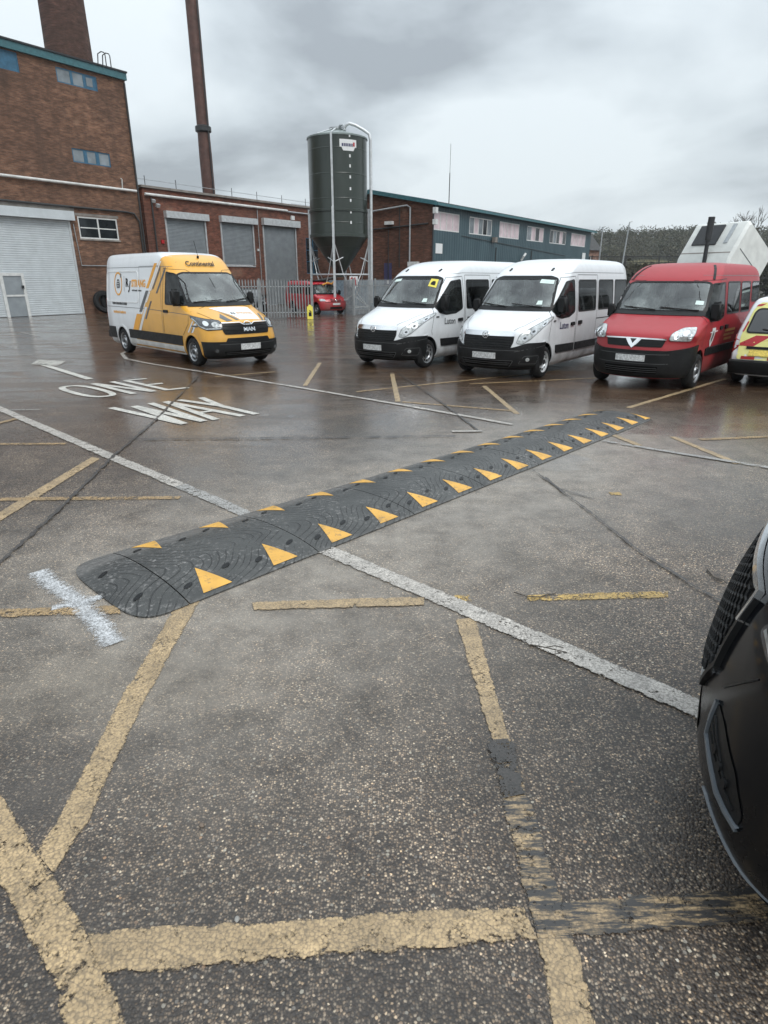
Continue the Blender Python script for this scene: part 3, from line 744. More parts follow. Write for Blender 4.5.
def make_low_range():
    b = empty('low_brick_range', (-15.5, 43.5, 0), WALL_A)
    tag(b, 'low red brick range with three grey roller shutters between the tall block and the silo', 'building')
    X0, X1, Z, D = .32, 24, 7.42, 12; y = .10
    holes = [(1.85, 5.1, 1.4, 5.8), (6.55, 9.65, 2.95, 5.85), (10.75, 14.35, 0, 5.9), (15.6, 17.4, 2.4, 5.2)]
    mb = walls_with_holes(X0, X1, Z, holes, y=y)
    mb.add([(X0,y,0),(X0,y+D,0),(X0,y+D,Z),(X0,y,Z)], [(3,2,1,0)]); mb.add([(X1,y,0),(X1,y+D,0),(X1,y+D,Z),(X1,y,Z)], [(0,1,2,3)])
    mb.build('wall', M['brick_low'], b, fix=False)
    MB().box(X0 + .03, X1 - .03, y + .03, y + D, Z - .04, Z + .02).build('roof', M['roofing'], b)
    MB().box(X0 - .08, X1 + .1, y - .12, y + .3, Z + .022, Z + .16).build('coping', M['concrete'], b)
    g1 = MB(); g1.tube([(X0 + .1, y - .13, 7.06), (13.4, y - .13, 7.06)], .085, 10); g1.build('gutter', M['pipe_white'], b, 40)
    g2 = MB(); g2.tube([(13.45, y - .12, 7.0), (X1, y - .12, 7.0)], .06, 10); g2.build('gutter', M['galv'], b, 40)
    for (x0, x1, z0, z1), bx in zip(holes[:3], ((1.75, 5.3, 5.78, 6.2), (6.42, 9.95, 5.83, 6.24), (10.6, 14.7, 5.88, 6.36))):
        s = shutter(b, 'roller_shutter', x0 + .02, x1 - .02, z0 + .02, z1 - .01, M['shutter'], y=y + .06, pitch=.085)
        k = MB(); k.box(bx[0], bx[1], y - .32, y - .003, bx[2], bx[3]); k.build('shutter_box', M['galv_light'], s)
    MB().box(6.5, 9.7, y - .05, y - .003, 2.84, 2.94).build('sill', M['galv_light'], b)
    window(b, 15.65, 17.35, 2.45, 5.15, 2, M['blue_frame'], [M['win_dark']], y=y + .05, rows=3)
    # rail along the roof edge
    for x in (.9, 3.3, 5.6, 8.2, 10.7, 13.4, 16.2, 19): MB().tube([(x, y + .4, Z + .1), (x, y + .4, Z + .78)], .022, 6).build('guard_post', M['dark_steel'], b)
    w = MB(); w.tube([(X0, y + .4, Z + .56), (X1, y + .4, Z + .50)], .018, 6); w.tube([(14.5, y+.4, Z+.28), (19, y+.4, Z+.26)], .02, 6); w.build('guard_rail', M['galv'], b)
    MB().tube([(X0 + .55, y - .1, 0), (X0 + .55, y - .1, 6.9)], .055, 10).build('drain_pipe', M['pipe_black'], b, 40)
    MB().tube([(10.2, y - .05, 0), (10.2, y - .05, 6.9)], .03).build('conduit', M['galv'], b)
    # floodlight and alarm box
    f = MB(); f.obox((1.25, y - .2, 6.45), .22, .18, .20, Matrix.Rotation(R(25), 3, 'X')); f.tube([(1.25, y, 6.5), (1.25, y - .18, 6.5)], .02); f.build('floodlight', M['galv_light'], b)
    f = MB(); f.obox((.95, y - .2, 6.7), .2, .18, .18, Matrix.Rotation(R(25), 3, 'X')); f.build('floodlight', M['galv_light'], b)
    f = MB(); f.box(13.9, 14.25, y - .12, y - .003, 6.45, 6.75); f.build('alarm_box', M['white_paint'], b)
    MB().box(1.3, 1.5, y - .1, y - .003, 4.2, 4.42).build('call_point', M['red_ink'], b)
    MB().box(9.95, 10.1, y - .12, y - .003, 4.0, 4.15).build('wall_lamp', M['white_paint'], b)
make_low_range()

def cladding():
    t = NT('teal_sheet_cladding'); o = t.sep(t.obj()); n = t.noise(.9, 6, t.map(t.obj(), (1, 1, .3)), .6)
    w = t.math('FRACT', t.math('DIVIDE', t.math('ADD', o[0], o[1]), .33)); rib = t.math('ADD', t.step(w, .0, .1), t.step(w, .6, .5)); 
    rib = t.step(t.math('ABSOLUTE', t.math('SUBTRACT', w, .5)), .22, .30)
    c = t.ramp(n, [(.3, (.030, .062, .078)), (.7, (.055, .098, .115))])
    c = t.mix(t.ramp(t.noise(2.2, 7, t.map(t.obj(), (1.6, 1, .35)), .7), [(.55, 0), (.8, .4)]), c, (.12, .15, .16))
    return t.done(t.bsdf(Base_Color=c, Roughness=.5, Normal=t.bump(rib, .02)))
M['cladding'] = cladding()
def make_hall():
    b = empty('clad_hall', (3.1, 43, 0), WALL_A)
    tag(b, 'long hall with dark teal cladding, a row of pale windows and a brick gable end', 'building')
    L = 31; D = 9.7; ZE = 6.40; ZR = 7.36
    # front with openings
    wins = [(.10, 3.45, 4), (4.9, 8.4, 5), (9.7, 13.3, 5), (14.9, 18.45, 4), (19.9, 23.9, 5), (25.3, 29.4, 4)]
    holes = [(a, c, 4.93, 6.03) for a, c, _ in wins]
    walls_with_holes(0, L, ZE, holes, depth=.15).build('clad_wall', M['cladding'], b, fix=False)
    pal = [[M['curtain']], [M['win_pale'], M['curtain'], M['win_pale'], M['win_dark']], [M['curtain']], [M['win_pale'], M['curtain'], M['win_dark'], M['curtain']], [M['win_dark'], M['win_pale'], M['win_dark'], M['curtain']], [M['curtain']]]
    for (a, c, n), pm in zip(wins, pal): window(b, a + .06, c - .06, 4.99, 5.97, n, M['white_paint'], pm, y=.04, fr=.07)
    gb = MB(); gv = [(0, 0, 0), (0, D, 0), (0, D, ZE), (0, D/2, ZR), (0, 0, ZE)]
    gb.add(gv, [(4, 3, 2, 1, 0)]); gb.add([(L - .002, p[1], p[2]) for p in gv], [(0, 1, 2, 3, 4)]); gb.add([(0, D, 0), (L, D, 0), (L, D, ZE), (0, D, ZE)], [(3, 2, 1, 0)])
    gb.build('brick_wall', M['brick_right'], b, fix=False)
    r = MB(); t = .1
    for ya, za, yb, zb in ((-.35, ZE + .02, D/2, ZR + .04), (D/2, ZR + .04, D + .35, ZE + .02)):
        r.add([(-.2, ya, za), (L + .3, ya, za), (L + .3, yb, zb), (-.2, yb, zb), (-.2, ya, za + t), (L + .3, ya, za + t), (L + .3, yb, zb + t), (-.2, yb, zb + t)],
              [(0,3,2,1),(4,5,6,7),(0,1,5,4),(1,2,6,5),(2,3,7,6),(3,0,4,7)])
    ro = r.build('roof', M['roofing'], b)
    v = MB()
    for ya, za, yb, zb in ((-.36, ZE - .10, D/2, ZR - .08), (D/2, ZR - .08, D + .36, ZE - .10)):
        v.add([(-.24, ya, za), (-.203, ya, za), (-.203, yb, zb), (-.24, yb, zb), (-.24, ya, za + .25), (-.203, ya, za + .25), (-.203, yb, zb + .25), (-.24, yb, zb + .25)], [(0,3,2,1),(4,5,6,7),(0,1,5,4),(1,2,6,5),(2,3,7,6),(3,0,4,7)])
    v.build('barge_board', M['teal'], ro)
    MB().box(-.2, L + .3, -.46, -.352, ZE - .10, ZE + .06).build('gutter', M['teal'], b)
    # corner flashing, downpipes, painted plinth
    MB().box(-.05, .06, -.05, -.003, 0, ZE).build('corner_trim', M['dark_steel'], b)
    MB().box(-.012, -.003, .02, D - .02, 0, 1.9).build('plinth', plain('pale_blue_plinth_paint', (.22, .28, .33), .7, var=.3), b)
    mb = MB(); mb.tube([(-.1, 1.66, 0), (-.1, 1.66, 6.3), (-.12, 1.9, 6.42), (-.12, 4.9, 6.2)], .055, 8); mb.build('drain_pipe', M['galv'], b, 40)
    mb = MB(); mb.tube([(-.08, .3, 5.3), (-.08, D - .3, 4.9)], .05, 8); mb.build('service_pipe', M['pipe_black'], b, 40)
    mb = MB(); mb.tube([(-.07, 2.5, 2.7), (-.07, 2.5, 6.4)], .035, 8); mb.tube([(-.07, 3.4, 1.9), (-.07, 3.4, 5.1)], .03, 8); mb.build('conduit', M['pipe_black'], b, 40)
    d = MB(); d.box(-.06, -.004, 3.15, 3.75, 1.55, 3.0); d.build('electrical_cabinet', M['navy_ink'], b)
    MB().box(-.064, -.061, 3.3, 3.55, 1.68, 1.9).build('notice', M['white_ink'], b)
    MB().box(-.30, -.004, .95, 1.7, 2.75, 3.05).build('wall_light', M['white_paint'], b)
    f = MB(); f.box(-.25, -.004, 3.0, 3.6, 5.35, 5.55); f.build('wall_light', M['white_paint'], b)
    # signs and fittings on the cladding
    s = MB(); s.box(.40, 1.25, -.03, -.003, 3.55, 4.15); s.build('notice', M['white_ink'], b)
    s2 = MB(); s2.box(28.9, 29.8, -.03, -.003, 3.7, 4.4); s2.build('notice', M['white_ink'], b)
    f = MB(); f.obox((-.3, -.35, 6.0), .26, .24, .34); f.obox((-.3, -.35, 5.35), .26, .24, .30); f.tube([(-.3, -.3, 5.2), (-.02, -.02, 5.3)], .03); f.tube([(-.3, -.3, 6.1), (-.02, -.02, 6.1)], .03); f.build('floodlight', M['white_paint'], b)
    f = MB(); f.obox((8.6, -.2, 4.7), .35, .3, .35); f.build('floodlight', M['concrete'], b)
    f = MB(); f.tube([(13.9, -.1, 3.4), (13.9, -.3, 3.7), (14.2, -.3, 3.9)], .09); f.build('vent_hood', M['white_paint'], b)
    mb = MB()
    for x in (9.2, 16): mb.tube([(x, -.06, 0), (x, -.06, 4.2)], .035, 8)
    mb.tube([(3.8, -.05, 4.75), (24, -.05, 4.0)], .02, 6); mb.build('conduit', M['pipe_black'], b)
    # aerial
    ux, fw, dd = ray(449, 200); q = Vector((ux, fw)) * (52 / fw)
    a = empty('radio_aerial', (q.x, q.y, 7.0)); tag(a, 'thin whip aerial standing up from the roof of the long hall', 'aerial')
    MB().tube([(0, 0, -.1), (0, 0, 2.4)], .035, 6).build('mast', M['dark_steel'], a); MB().tube([(0, 0, 2.4), (0, 0, 4.3)], .015, 6).build('whip', M['dark_steel'], a)
make_hall()

# ------------------------------------------------------------------ silo
def make_silo():
    s = empty('feed_silo', (-2.72, 41, 0), R(-12)); tag(s, 'tall dark green silo with a cone bottom on galvanised legs', 'silo')
    t = NT('dark_green_silo_sheet'); o = t.sep(t.obj()); n = t.noise(1.3, 6, t.map(t.obj(), (1, 1, .2)), .6)
    c = t.ramp(n, [(.3, (.018, .026, .021)), (.7, (.034, .046, .038))])
    ring = t.step(t.math('ABSOLUTE', t.math('SUBTRACT', t.math('FRACT', t.math('DIVIDE', o[2], 1.27)), .5)), .47, .5)
    M['silo'] = t.done(t.bsdf(Base_Color=c, Roughness=.30, Coat_Weight=.3, Coat_Roughness=.2, Normal=t.bump(ring, .01)))
    R_ = 1.72
    MB().lathe([(R_, 4.32), (R_, 9.55)], n=56).build('tank', M['silo'], s, 30)
    MB().lathe([(R_ - .01, 4.33), (.28, 2.35), (.26, 2.1)], n=56).build('cone', M['silo'], s, 30)
    prof = [(R_ + .05, 9.50), (R_ + .05, 9.58), (.42, 9.98), (.40, 10.08), (0.01, 10.12)]
    MB().lathe(prof, n=24).build('roof', plain('grey_green_silo_roof', (.22, .26, .25), .35, .3), s, 20)
    rb = MB(); rb.lathe([(R_ + .003, 5.66), (R_ + .06, 5.68), (R_ + .06, 5.80), (R_ + .003, 5.82)], n=56); rb.lathe([(R_ + .003, 4.30), (R_ + .07, 4.32), (R_ + .07, 4.48), (R_ + .003, 4.5)], n=56)
    rb.build('ring_beam', M['silo'], s, 30)
    c = MB(); c.lathe([(.42, 10.0), (.46, 10.02), (.46, 10.12), (.02, 10.15)], n=20); c.build('filler_cap', M['galv'], s, 40)
    legs = []
    for k in range(4):
        a = R(-85 + 90 * k); x, y = (R_ + .10) * math.cos(a), (R_ + .10) * math.sin(a); legs.append((x, y, a))
    for x, y, a in legs:
        m = MB(); m.obox((x, y, 2.95), .13, .13, 5.9, Matrix.Rotation(a, 3, 'Z')); m.build('leg', M['galv_light'], s)
    for i in range(4):
        (x0, y0, _), (x1, y1, _) = legs[i], legs[(i+1) % 4]
        p0, p1 = Vector((x0, y0, 0)), Vector((x1, y1, 0)); Z = Vector((0, 0, 1)); mid = (p0 + p1) / 2
        m = MB(); m.tube([p0 + Z*2.25, p1 + Z*2.25], .05, 6); m.tube([p0 + Z*.35, p1 + Z*.35], .04, 6); m.build('cross_beam', M['galv_light'], s)
        m = MB()
        q0, q1 = p0.lerp(p1, .25), p0.lerp(p1, .75)
        for a, b in ((p0 + Z*4.1, q0 + Z*2.25), (p1 + Z*4.1, q1 + Z*2.25), (p0 + Z*2.95, q0 + Z*3.2), (p1 + Z*2.95, q1 + Z*3.2), (q0 + Z*2.25, mid + Z*1.1), (q1 + Z*2.25, mid + Z*1.1), (mid + Z*1.1, p0 + Z*.3), (mid + Z*1.1, p1 + Z*.3)):
            m.tube([a, b], .03, 6)
        m.build('brace', M['galv_light'], s)
    # light stripe of the front leg carried up the tank
    a = legs[0][2]; m = MB(); m.obox(((R_ + .05) * math.cos(a), (R_ + .05) * math.sin(a), 7.75), .07, .11, 3.7, Matrix.Rotation(a, 3, 'Z')); m.build('ladder_stile', M['galv_light'], s)
    m = MB(); m.tube([((R_ + .02) * math.cos(a), (R_ + .02) * math.sin(a), 9.6), (.45 * math.cos(a), .45 * math.sin(a), 10.02)], .05, 8); m.tube([((R_ + .02) * math.cos(a - .5), (R_ + .02) * math.sin(a - .5), 9.6), (.45 * math.cos(a - .5), .45 * math.sin(a - .5), 10.02)], .03, 8); m.build('roof_rib', M['galv_light'], s)
    # blow pipe arching over the side
    ang = R(12); pts = []
    pts = [(.55, -.45, 9.9), (.65, -.5, 10.12), (.85, -.45, 10.24), (1.2, -.3, 10.15), (1.65, -.2, 9.92), (1.95, -.15, 9.72), (2.03, -.15, 9.4), (2.03, -.15, .6)]
    MB().tube(pts, .085, 10).build('blow_pipe', M['galv_light'], s, 50)
    pts = [(.2, -.3, 10.0), (.3, -.4, 10.16), (.5, -.45, 10.18), (.62, -.5, 9.9)]
    MB().tube(pts, .07, 8).build('vent_pipe', M['galv'], s, 50)
    # outlet pipe and auger
    MB().tube([(-.2, -.2, 2.1), (-.9, -.6, 1.95), (-1.9, -.9, 1.75)], .08, 8).build('auger', M['pipe_black'], s, 40)
    MB().tube([(-.9, -1.2, 1.62), (-.45, -1.25, 1.78), (-.2, -1.25, 1.72), (.05, -1.25, 1.95)], .05, 8).build('yellow_hose', M['orange_ink'], s, 40)
    def on_tank(ax, z, off=.012):
        a = R(ax); return ((R_ + off) * math.cos(a), (R_ + off) * math.sin(a), z)
    m = MB(); vs = []; n = 10
    for i in range(n + 1):
        f = i / n; ax = -70 + 34 * f
        top = 9.28; bot = 8.72 + .0 * f + (.10 if .12 < f < .88 else .28)
        vs += [on_tank(ax, bot - .1), on_tank(ax, top)]
    m.add(vs, [(2*i, 2*i+2, 2*i+3, 2*i+1) for i in range(n)]); bd = m.build('badge', M['white_ink'], s)
    m = MB()
    x = -66
    for k, wdt in enumerate((3, 2.2, 2.6, 2, 2.6, 2.4, 1.6)):
        m.add([on_tank(x, 8.93, .02), on_tank(x + wdt, 8.93, .02), on_tank(x + wdt, 9.08, .02), on_tank(x, 9.08, .02)], [(0, 1, 2, 3)]); x += wdt + .9
    m.build('badge_lettering', M['navy_ink'], bd)
    m = MB(); m.add([on_tank(-43.5, 8.95, .021), on_tank(-40, 8.95, .021), on_tank(-40, 9.15, .021), on_tank(-43.5, 9.15, .021)], [(0, 1, 2, 3)]); m.build('badge_mark', M['red_ink'], bd)
    m = MB()
    for z in [5.0, 5.55, 6.15, 6.75, 7.35, 7.9, 8.4, 9.4]:
        m.add([on_tank(-52, z, .016), on_tank(-49, z, .016), on_tank(-49, z + .15, .016), on_tank(-52, z + .15, .016)], [(0, 1, 2, 3)])
    m.build('sight_glass', M['white_ink'], s)
    # hazard notice hung on the cross beam
    d = MB(); d.box(.95, 1.45, -1.33, -1.31, 1.55, 2.15); sg = d.build('hazard_notice', M['white_ink'], s)
    d = MB(); d.add([(.98, -1.335, 1.98), (1.22, -1.335, 1.98), (1.10, -1.335, 2.13)], [(0, 1, 2)]); d.add([(1.25, -1.335, 1.6), (1.42, -1.335, 1.6), (1.30, -1.335, 2.1), (1.22, -1.335, 2.05)], [(0, 1, 2, 3)]); d.build('hazard_symbol', M['red_ink'], sg)
make_silo()

# ------------------------------------------------------------------ vehicle bodies
def pchip(xs, ys):
    n = len(xs); h = [xs[i+1] - xs[i] for i in range(n-1)]; d = [(ys[i+1] - ys[i]) / h[i] for i in range(n-1)]
    m = [d[0]] + [0 if d[i-1] * d[i] <= 0 else 2 * d[i-1] * d[i] / (d[i-1] + d[i]) for i in range(1, n-1)] + [d[-1]]
    def f(x):
        if x <= xs[0]: return ys[0]
        if x >= xs[-1]: return ys[-1]
        i = 0
        while x > xs[i+1]: i += 1
        t = (x - xs[i]) / h[i]
        return (2*t**3 - 3*t**2 + 1) * ys[i] + (t**3 - 2*t*t + t) * h[i] * m[i] + (-2*t**3 + 3*t*t) * ys[i+1] + (t**3 - t*t) * h[i] * m[i+1]
    return f
class Shape:
    """car body as a stack of plan outlines: for each height front end, rear end, half width, front rounding depth"""
    def __init__(s, keys, p=2.3, ar=.14, pr=3.0):
        zs = [k[0] for k in keys]; s.z0, s.z1 = zs[0], zs[-1]; s.p = p; s.ar = ar; s.pr = pr; s.zs = zs
        s.xf, s.xr, s.W, s.a = (pchip(zs, [k[i] for k in keys]) for i in (1, 2, 3, 4))
    def levels(s, step=.055, z0=None, z1=None):
        z0 = s.z0 if z0 is None else z0; z1 = s.z1 if z1 is None else z1
        out = [z0]; N = 1500; last = (s.xf(z0), z0, s.xr(z0), s.W(z0))
        for i in range(1, N + 1):
            z = z0 + (z1 - z0) * i / N; c = (s.xf(z), z, s.xr(z), s.W(z))
            if math.dist(c, last) >= step or i == N: out.append(z); last = c
        return out
    def corner(s, q, z, off=0):
        """q in -1..1 runs round the front from right side to left side; beyond that q goes back along the side by (|q|-1) metres"""
        a, W, xf = s.a(z), s.W(z) + off, s.xf(z) + off
        if abs(q) <= 1:
            t = abs(q) * math.pi / 2; return Vector((xf - a + a * max(0, math.cos(t)) ** (2/s.p), math.copysign(W * math.sin(t) ** (2/s.p), q), z))
        return Vector((xf - a - (abs(q) - 1), math.copysign(W, q), z))
    def front(s, y, z):
        a, W = s.a(z), s.W(z); k = min(1, abs(y) / W); return Vector((s.xf(z) - a + a * (1 - k ** s.p) ** (1/s.p), y, z))
    def rear(s, y, z):
        W = s.W(z); k = min(1, abs(y) / W); return Vector((s.xr(z) + s.ar - s.ar * (1 - k ** s.pr) ** (1/s.pr), y, z))
    def side(s, x, z, sg):
        a, W, xf = s.a(z), s.W(z), s.xf(z); k = (x - (xf - a)) / a; kr = (s.xr(z) + s.ar - x) / s.ar
        y = W
        if k > 0: y = W * (1 - min(1, k) ** s.p) ** (1/s.p)
        if kr > 0: y = W * (1 - min(1, kr) ** s.pr) ** (1/s.pr)
        return Vector((x, sg * y, z))
    def top(s, x, y, za, zb):
        """surface point above (x, y) between two heights where the nose slopes back"""
        for _ in range(30):
            zm = (za + zb) / 2
            if s.front(y, zm).x > x: za = zm
            else: zb = zm
        return Vector((x, y, (za + zb) / 2))
    def contour(s, z, nf=20, ns=14, nr=5):
        P = []
        for i in range(-nf, nf + 1): P.append(s.corner(i / nf, z))
        a, W, xf, xr = s.a(z), s.W(z), s.xf(z), s.xr(z); xs = xf - a; xe = xr + s.ar
        for i in range(1, ns): P.append(Vector((xs + (xe - xs) * i / ns, W, z)))
        for i in range(nr + 1):
            t = math.pi / 2 * (1 - i / nr); P.append(Vector((xe - s.ar * max(0, math.cos(t)) ** (2/s.pr), W * math.sin(t) ** (2/s.pr), z)))
        for i in range(1, nr + 1):
            t = math.pi / 2 * (i / nr); P.append(Vector((xe - s.ar * max(0, math.cos(t)) ** (2/s.pr), -W * math.sin(t) ** (2/s.pr), z)))
        for i in range(ns - 1, 0, -1): P.append(Vector((xs + (xe - xs) * i / ns, -W, z)))
        return P
    def solid(s, step=.055):
        mb = MB(); zs = s.levels(step); rings = [s.contour(z) for z in zs]; n = len(rings[0])
        vs = [v for r in rings for v in r]; fs = []
        for i in range(len(zs) - 1):
            for k in range(n): fs.append((i*n + k, i*n + (k+1) % n, (i+1)*n + (k+1) % n, (i+1)*n + k))
        fs.append(tuple(range(n))[::-1]); fs.append(tuple((len(zs)-1)*n + k for k in range(n)))
        mb.add(vs, fs); return mb

def round_poly(pts, r, n=4):
    out = []; m = len(pts)
    for i in range(m):
        p, a, b = Vector(pts[i][:2]), Vector(pts[i-1][:2]), Vector(pts[(i+1) % m][:2])
        ra = min(r, (a-p).length * .45); rb = min(r, (b-p).length * .45)
        p0 = p + (a-p).normalized() * ra; p1 = p + (b-p).normalized() * rb
        for k in range(n + 1):
            t = k / n; out.append(p0 * (1-t)**2 + p * 2*t*(1-t) + p1 * t*t)
    return out
CEN = Vector((-2.6, 0, 1.0))
def normal(fn, u, v):
    e = .012; a = fn(u + e, v) - fn(u - e, v); b = fn(u, v + e) - fn(u, v - e)
    n = a.cross(b)
    if n.length < 1e-9: return Vector((0, 0, 1))
    n.normalize(); c = fn(u, v)
    return n if n.dot(c - CEN) > 0 else -n
def patch(name, poly, fn, mat_, parent, off=.004, grid=.07, depth=0.0, r=0.0, smooth=40):
    """a piece of panel cut to a 2D outline and laid on the body surface"""
    pts = round_poly(poly, r) if r else [Vector(p[:2]) for p in poly]
    vs = []
    m = len(pts)
    for i in range(m):
        a, b = pts[i], pts[(i+1) % m]; k = max(1, int((b-a).length / grid))
        for j in range(k): vs.append(a.lerp(b, j / k))
    nb = len(vs); x0, x1 = min(v.x for v in vs), max(v.x for v in vs); y0, y1 = min(v.y for v in vs), max(v.y for v in vs)
    if grid < max(x1-x0, y1-y0):
        nx, ny = max(1, int((x1-x0)/grid)), max(1, int((y1-y0)/grid))
        for i in range(1, nx):
            for j in range(1, ny): vs.append(Vector((x0 + (x1-x0)*(i + .013)/nx, y0 + (y1-y0)*(j + .017)/ny)))
    res = geometry.delaunay_2d_cdt(vs, [(i, (i+1) % nb) for i in range(nb)], [list(range(nb))], 1, 1e-6)
    V2, F = res[0], [tuple(f) for f in res[2]]
    P = []; Nn = []
    for v in V2:
        n = normal(fn, v.x, v.y); P.append(fn(v.x, v.y) + n * off); Nn.append(n)
    fl = []
    for f in F:
        n = (P[f[1]] - P[f[0]]).cross(P[f[2]] - P[f[0]])
        fl.append(f if n.dot(Nn[f[0]]) >= 0 else f[::-1])
    mb = MB()
    if depth:
        ec = {}
        for f in fl:
            for a, b in zip(f, f[1:] + f[:1]): ec[(a, b)] = 1
        bnd = [(a, b) for a, b in ec if (b, a) not in ec]; N0 = len(P)
        P = P + [p - n * depth for p, n in zip(P, Nn)]
        fl = fl + [(b, a, a + N0, b + N0) for a, b in bnd]
    mb.add(P, fl); return mb.build(name, mat_, parent, smooth, fix=False)
def strip(name, path, fn, mat_, parent, w=.02, off=.006, closed=False, step=.06, depth=0.0):
    """a narrow band along a 2D path on the body surface"""
    pts = [Vector(p[:2]) for p in path]
    if closed: pts.append(pts[0].copy())
    q = []
    for a, b in zip(pts, pts[1:]):
        k = max(1, int((b-a).length / step)); q += [a.lerp(b, j/k) for j in range(k)]
    if not closed: q.append(pts[-1])
    n = len(q); vs = []
    for i in range(n):
        a = q[i-1] if (closed or i) else q[i]; b = q[(i+1) % n] if (closed or i < n-1) else q[i]
        P, A, B = fn(*q[i]), fn(*a), fn(*b); nr = normal(fn, *q[i]); d = (B - A)
        if d.length < 1e-7: d = Vector((0, 0, 1))
        sd = nr.cross(d.normalized()) * w / 2
        vs += [P + sd + nr * off, P - sd + nr * off]
    fs = [(2*i, 2*i+1, 2*i+3, 2*i+2) for i in range(n-1)]
    if closed: fs.append((2*n-2, 2*n-1, 1, 0))
    if depth:
        N0 = len(vs); vs2 = []
        for i in range(n):
            nr = normal(fn, *q[i]); vs2 += [vs[2*i] - nr * depth, vs[2*i+1] - nr * depth]
        vs += vs2; f2 = list(fs)
        for i in range(n - (0 if closed else 1)):
            j = (i+1) % n; f2 += [(2*i, 2*j, 2*j+N0, 2*i+N0), (2*i+1, 2*i+1+N0, 2*j+1+N0, 2*j+1)]
        fs = f2
    return MB().add(vs, fs).build(name, mat_, parent, None, fix=bool(depth))
def text(name, s, fn, o, size, mat_, parent, dx=(1, 0), dy=(0, 1), off=.006, shear=0.0, bold=0.0, sx=1.0):
    """lettering laid on the surface; o is the lower left corner, dx / dy the reading and upward directions in surface coordinates"""
    cu = bpy.data.curves.new('txt', 'FONT'); cu.body = s; cu.size = size; cu.shear = shear; cu.offset = bold; cu.resolution_u = 3
    ob = bpy.data.objects.new('txt', cu); COL.objects.link(ob); bpy.context.view_layer.update()
    me = bpy.data.meshes.new_from_object(ob.evaluated_get(bpy.context.evaluated_depsgraph_get()))
    bpy.data.objects.remove(ob); bpy.data.curves.remove(cu)
    for v in me.vertices:
        x, y = v.co.x * sx, v.co.y; u, w = o[0] + dx[0]*x + dy[0]*y, o[1] + dx[1]*x + dy[1]*y
        v.co = fn(u, w) + normal(fn, u, w) * off
    return link(name, me, mat_, parent)
def prism(mb, poly, axis, lo, hi):
    n = len(poly); f = (lambda a, b, c: (c, a, b)) if axis == 'x' else (lambda a, b, c: (a, c, b))
    mb.add([f(p[0], p[1], lo) for p in poly] + [f(p[0], p[1], hi) for p in poly], [tuple(range(n)), tuple(range(2*n-1, n-1, -1))] + [(i, i+n, (i+1) % n + n, (i+1) % n) for i in range(n)])
def carve(body, cutters):
    """subtract closed cutter meshes and keep the result as plain mesh data"""
    obs = []
    for mb, mt in cutters:
        c = mb.build('cut', mt); obs.append(c)
        md = body.modifiers.new('b', 'BOOLEAN'); md.operation = 'DIFFERENCE'; md.solver = 'EXACT'; md.object = c
        try: md.material_mode = 'TRANSFER'
        except Exception: pass
    bpy.context.view_layer.update()
    me = bpy.data.meshes.new_from_object(body.evaluated_get(bpy.context.evaluated_depsgraph_get()))
    body.modifiers.clear(); body.data = me
    for c in obs: bpy.data.objects.remove(c)
    shade(me, 28)
def wheel(parent, x, y, r=.335, w=.21, steer=0.0, rim_m='silver', spokes=0, cap=True):
    sg = 1 if y > 0 else -1; mb = MB(); h = w / 2
    mb.lathe([(r*.66, -h), (r*.80, -h-.004), (r*.93, -h+.012), (r*.985, -h+.04), (r, -h*.35), (r, h*.35), (r*.985, h-.04), (r*.93, h-.012), (r*.80, h+.004), (r*.66, h), (r*.62, h*.7), (r*.62, -h*.7)], 'y', 40, closed=True)
    t = mb.build('wheel', M['rubber'], parent, 40); t.location = (x, y, r); t.rotation_euler = (0, 0, steer)
    m = MB(); o = h * .98
    m.lathe([(r*.66, sg*o), (r*.60, sg*(o-.012)), (r*.57, sg*(o-.05)), (r*.47, sg*(o-.035)), (r*.40, sg*(o-.02)), (r*.30, sg*(o-.065)), (r*.22, sg*(o-.01)), (r*.08, sg*(o-.004)), (.001, sg*(o-.004))], 'y', 40)
    rm = m.build('rim', M[rim_m], t, 35)
    k = MB(); n = 10 if not spokes else spokes
    for i in range(n):
        a = 2*math.pi*i/n + .2; c = (r*.48*math.cos(a), sg*(o-.032), r*.48*math.sin(a))
        k.lathe([(.001, 0), (.026, 0), (.026, .006), (.001, .006)], 'y', 10, (c[0], c[1] - (.006 if sg > 0 else 0) + sg*.006, c[2]))
    k.build('rim_hole', M['black_ink'], rm)
    k = MB(); k.lathe([(r*.16, sg*(o-.012)), (r*.15, sg*(o+.012)), (.001, sg*(o+.016))], 'y', 20); k.build('hub', M['dark_steel'] if cap else M['silver'], rm, 40)
    return t
def seat(parent, x, y, zf=.62, name='seat', wd=.46):
    m = MB(); rt = Matrix.Rotation(R(-12), 3, 'Y')
    m.obox((x, y, zf + .30), .50, wd, .16); m.obox((x - .28, y, zf + .66), .14, wd, .62, rt); m.obox((x - .37, y, zf + 1.07), .10, wd*.55, .20, rt)
    o = m.build(name, M['seat'], parent); bv = bmesh.new(); bv.from_mesh(o.data); bmesh.ops.bevel(bv, geom=bv.edges[:], offset=.035, segments=2, affect='EDGES'); bv.to_mesh(o.data); bv.free(); shade(o.data, 50); return o
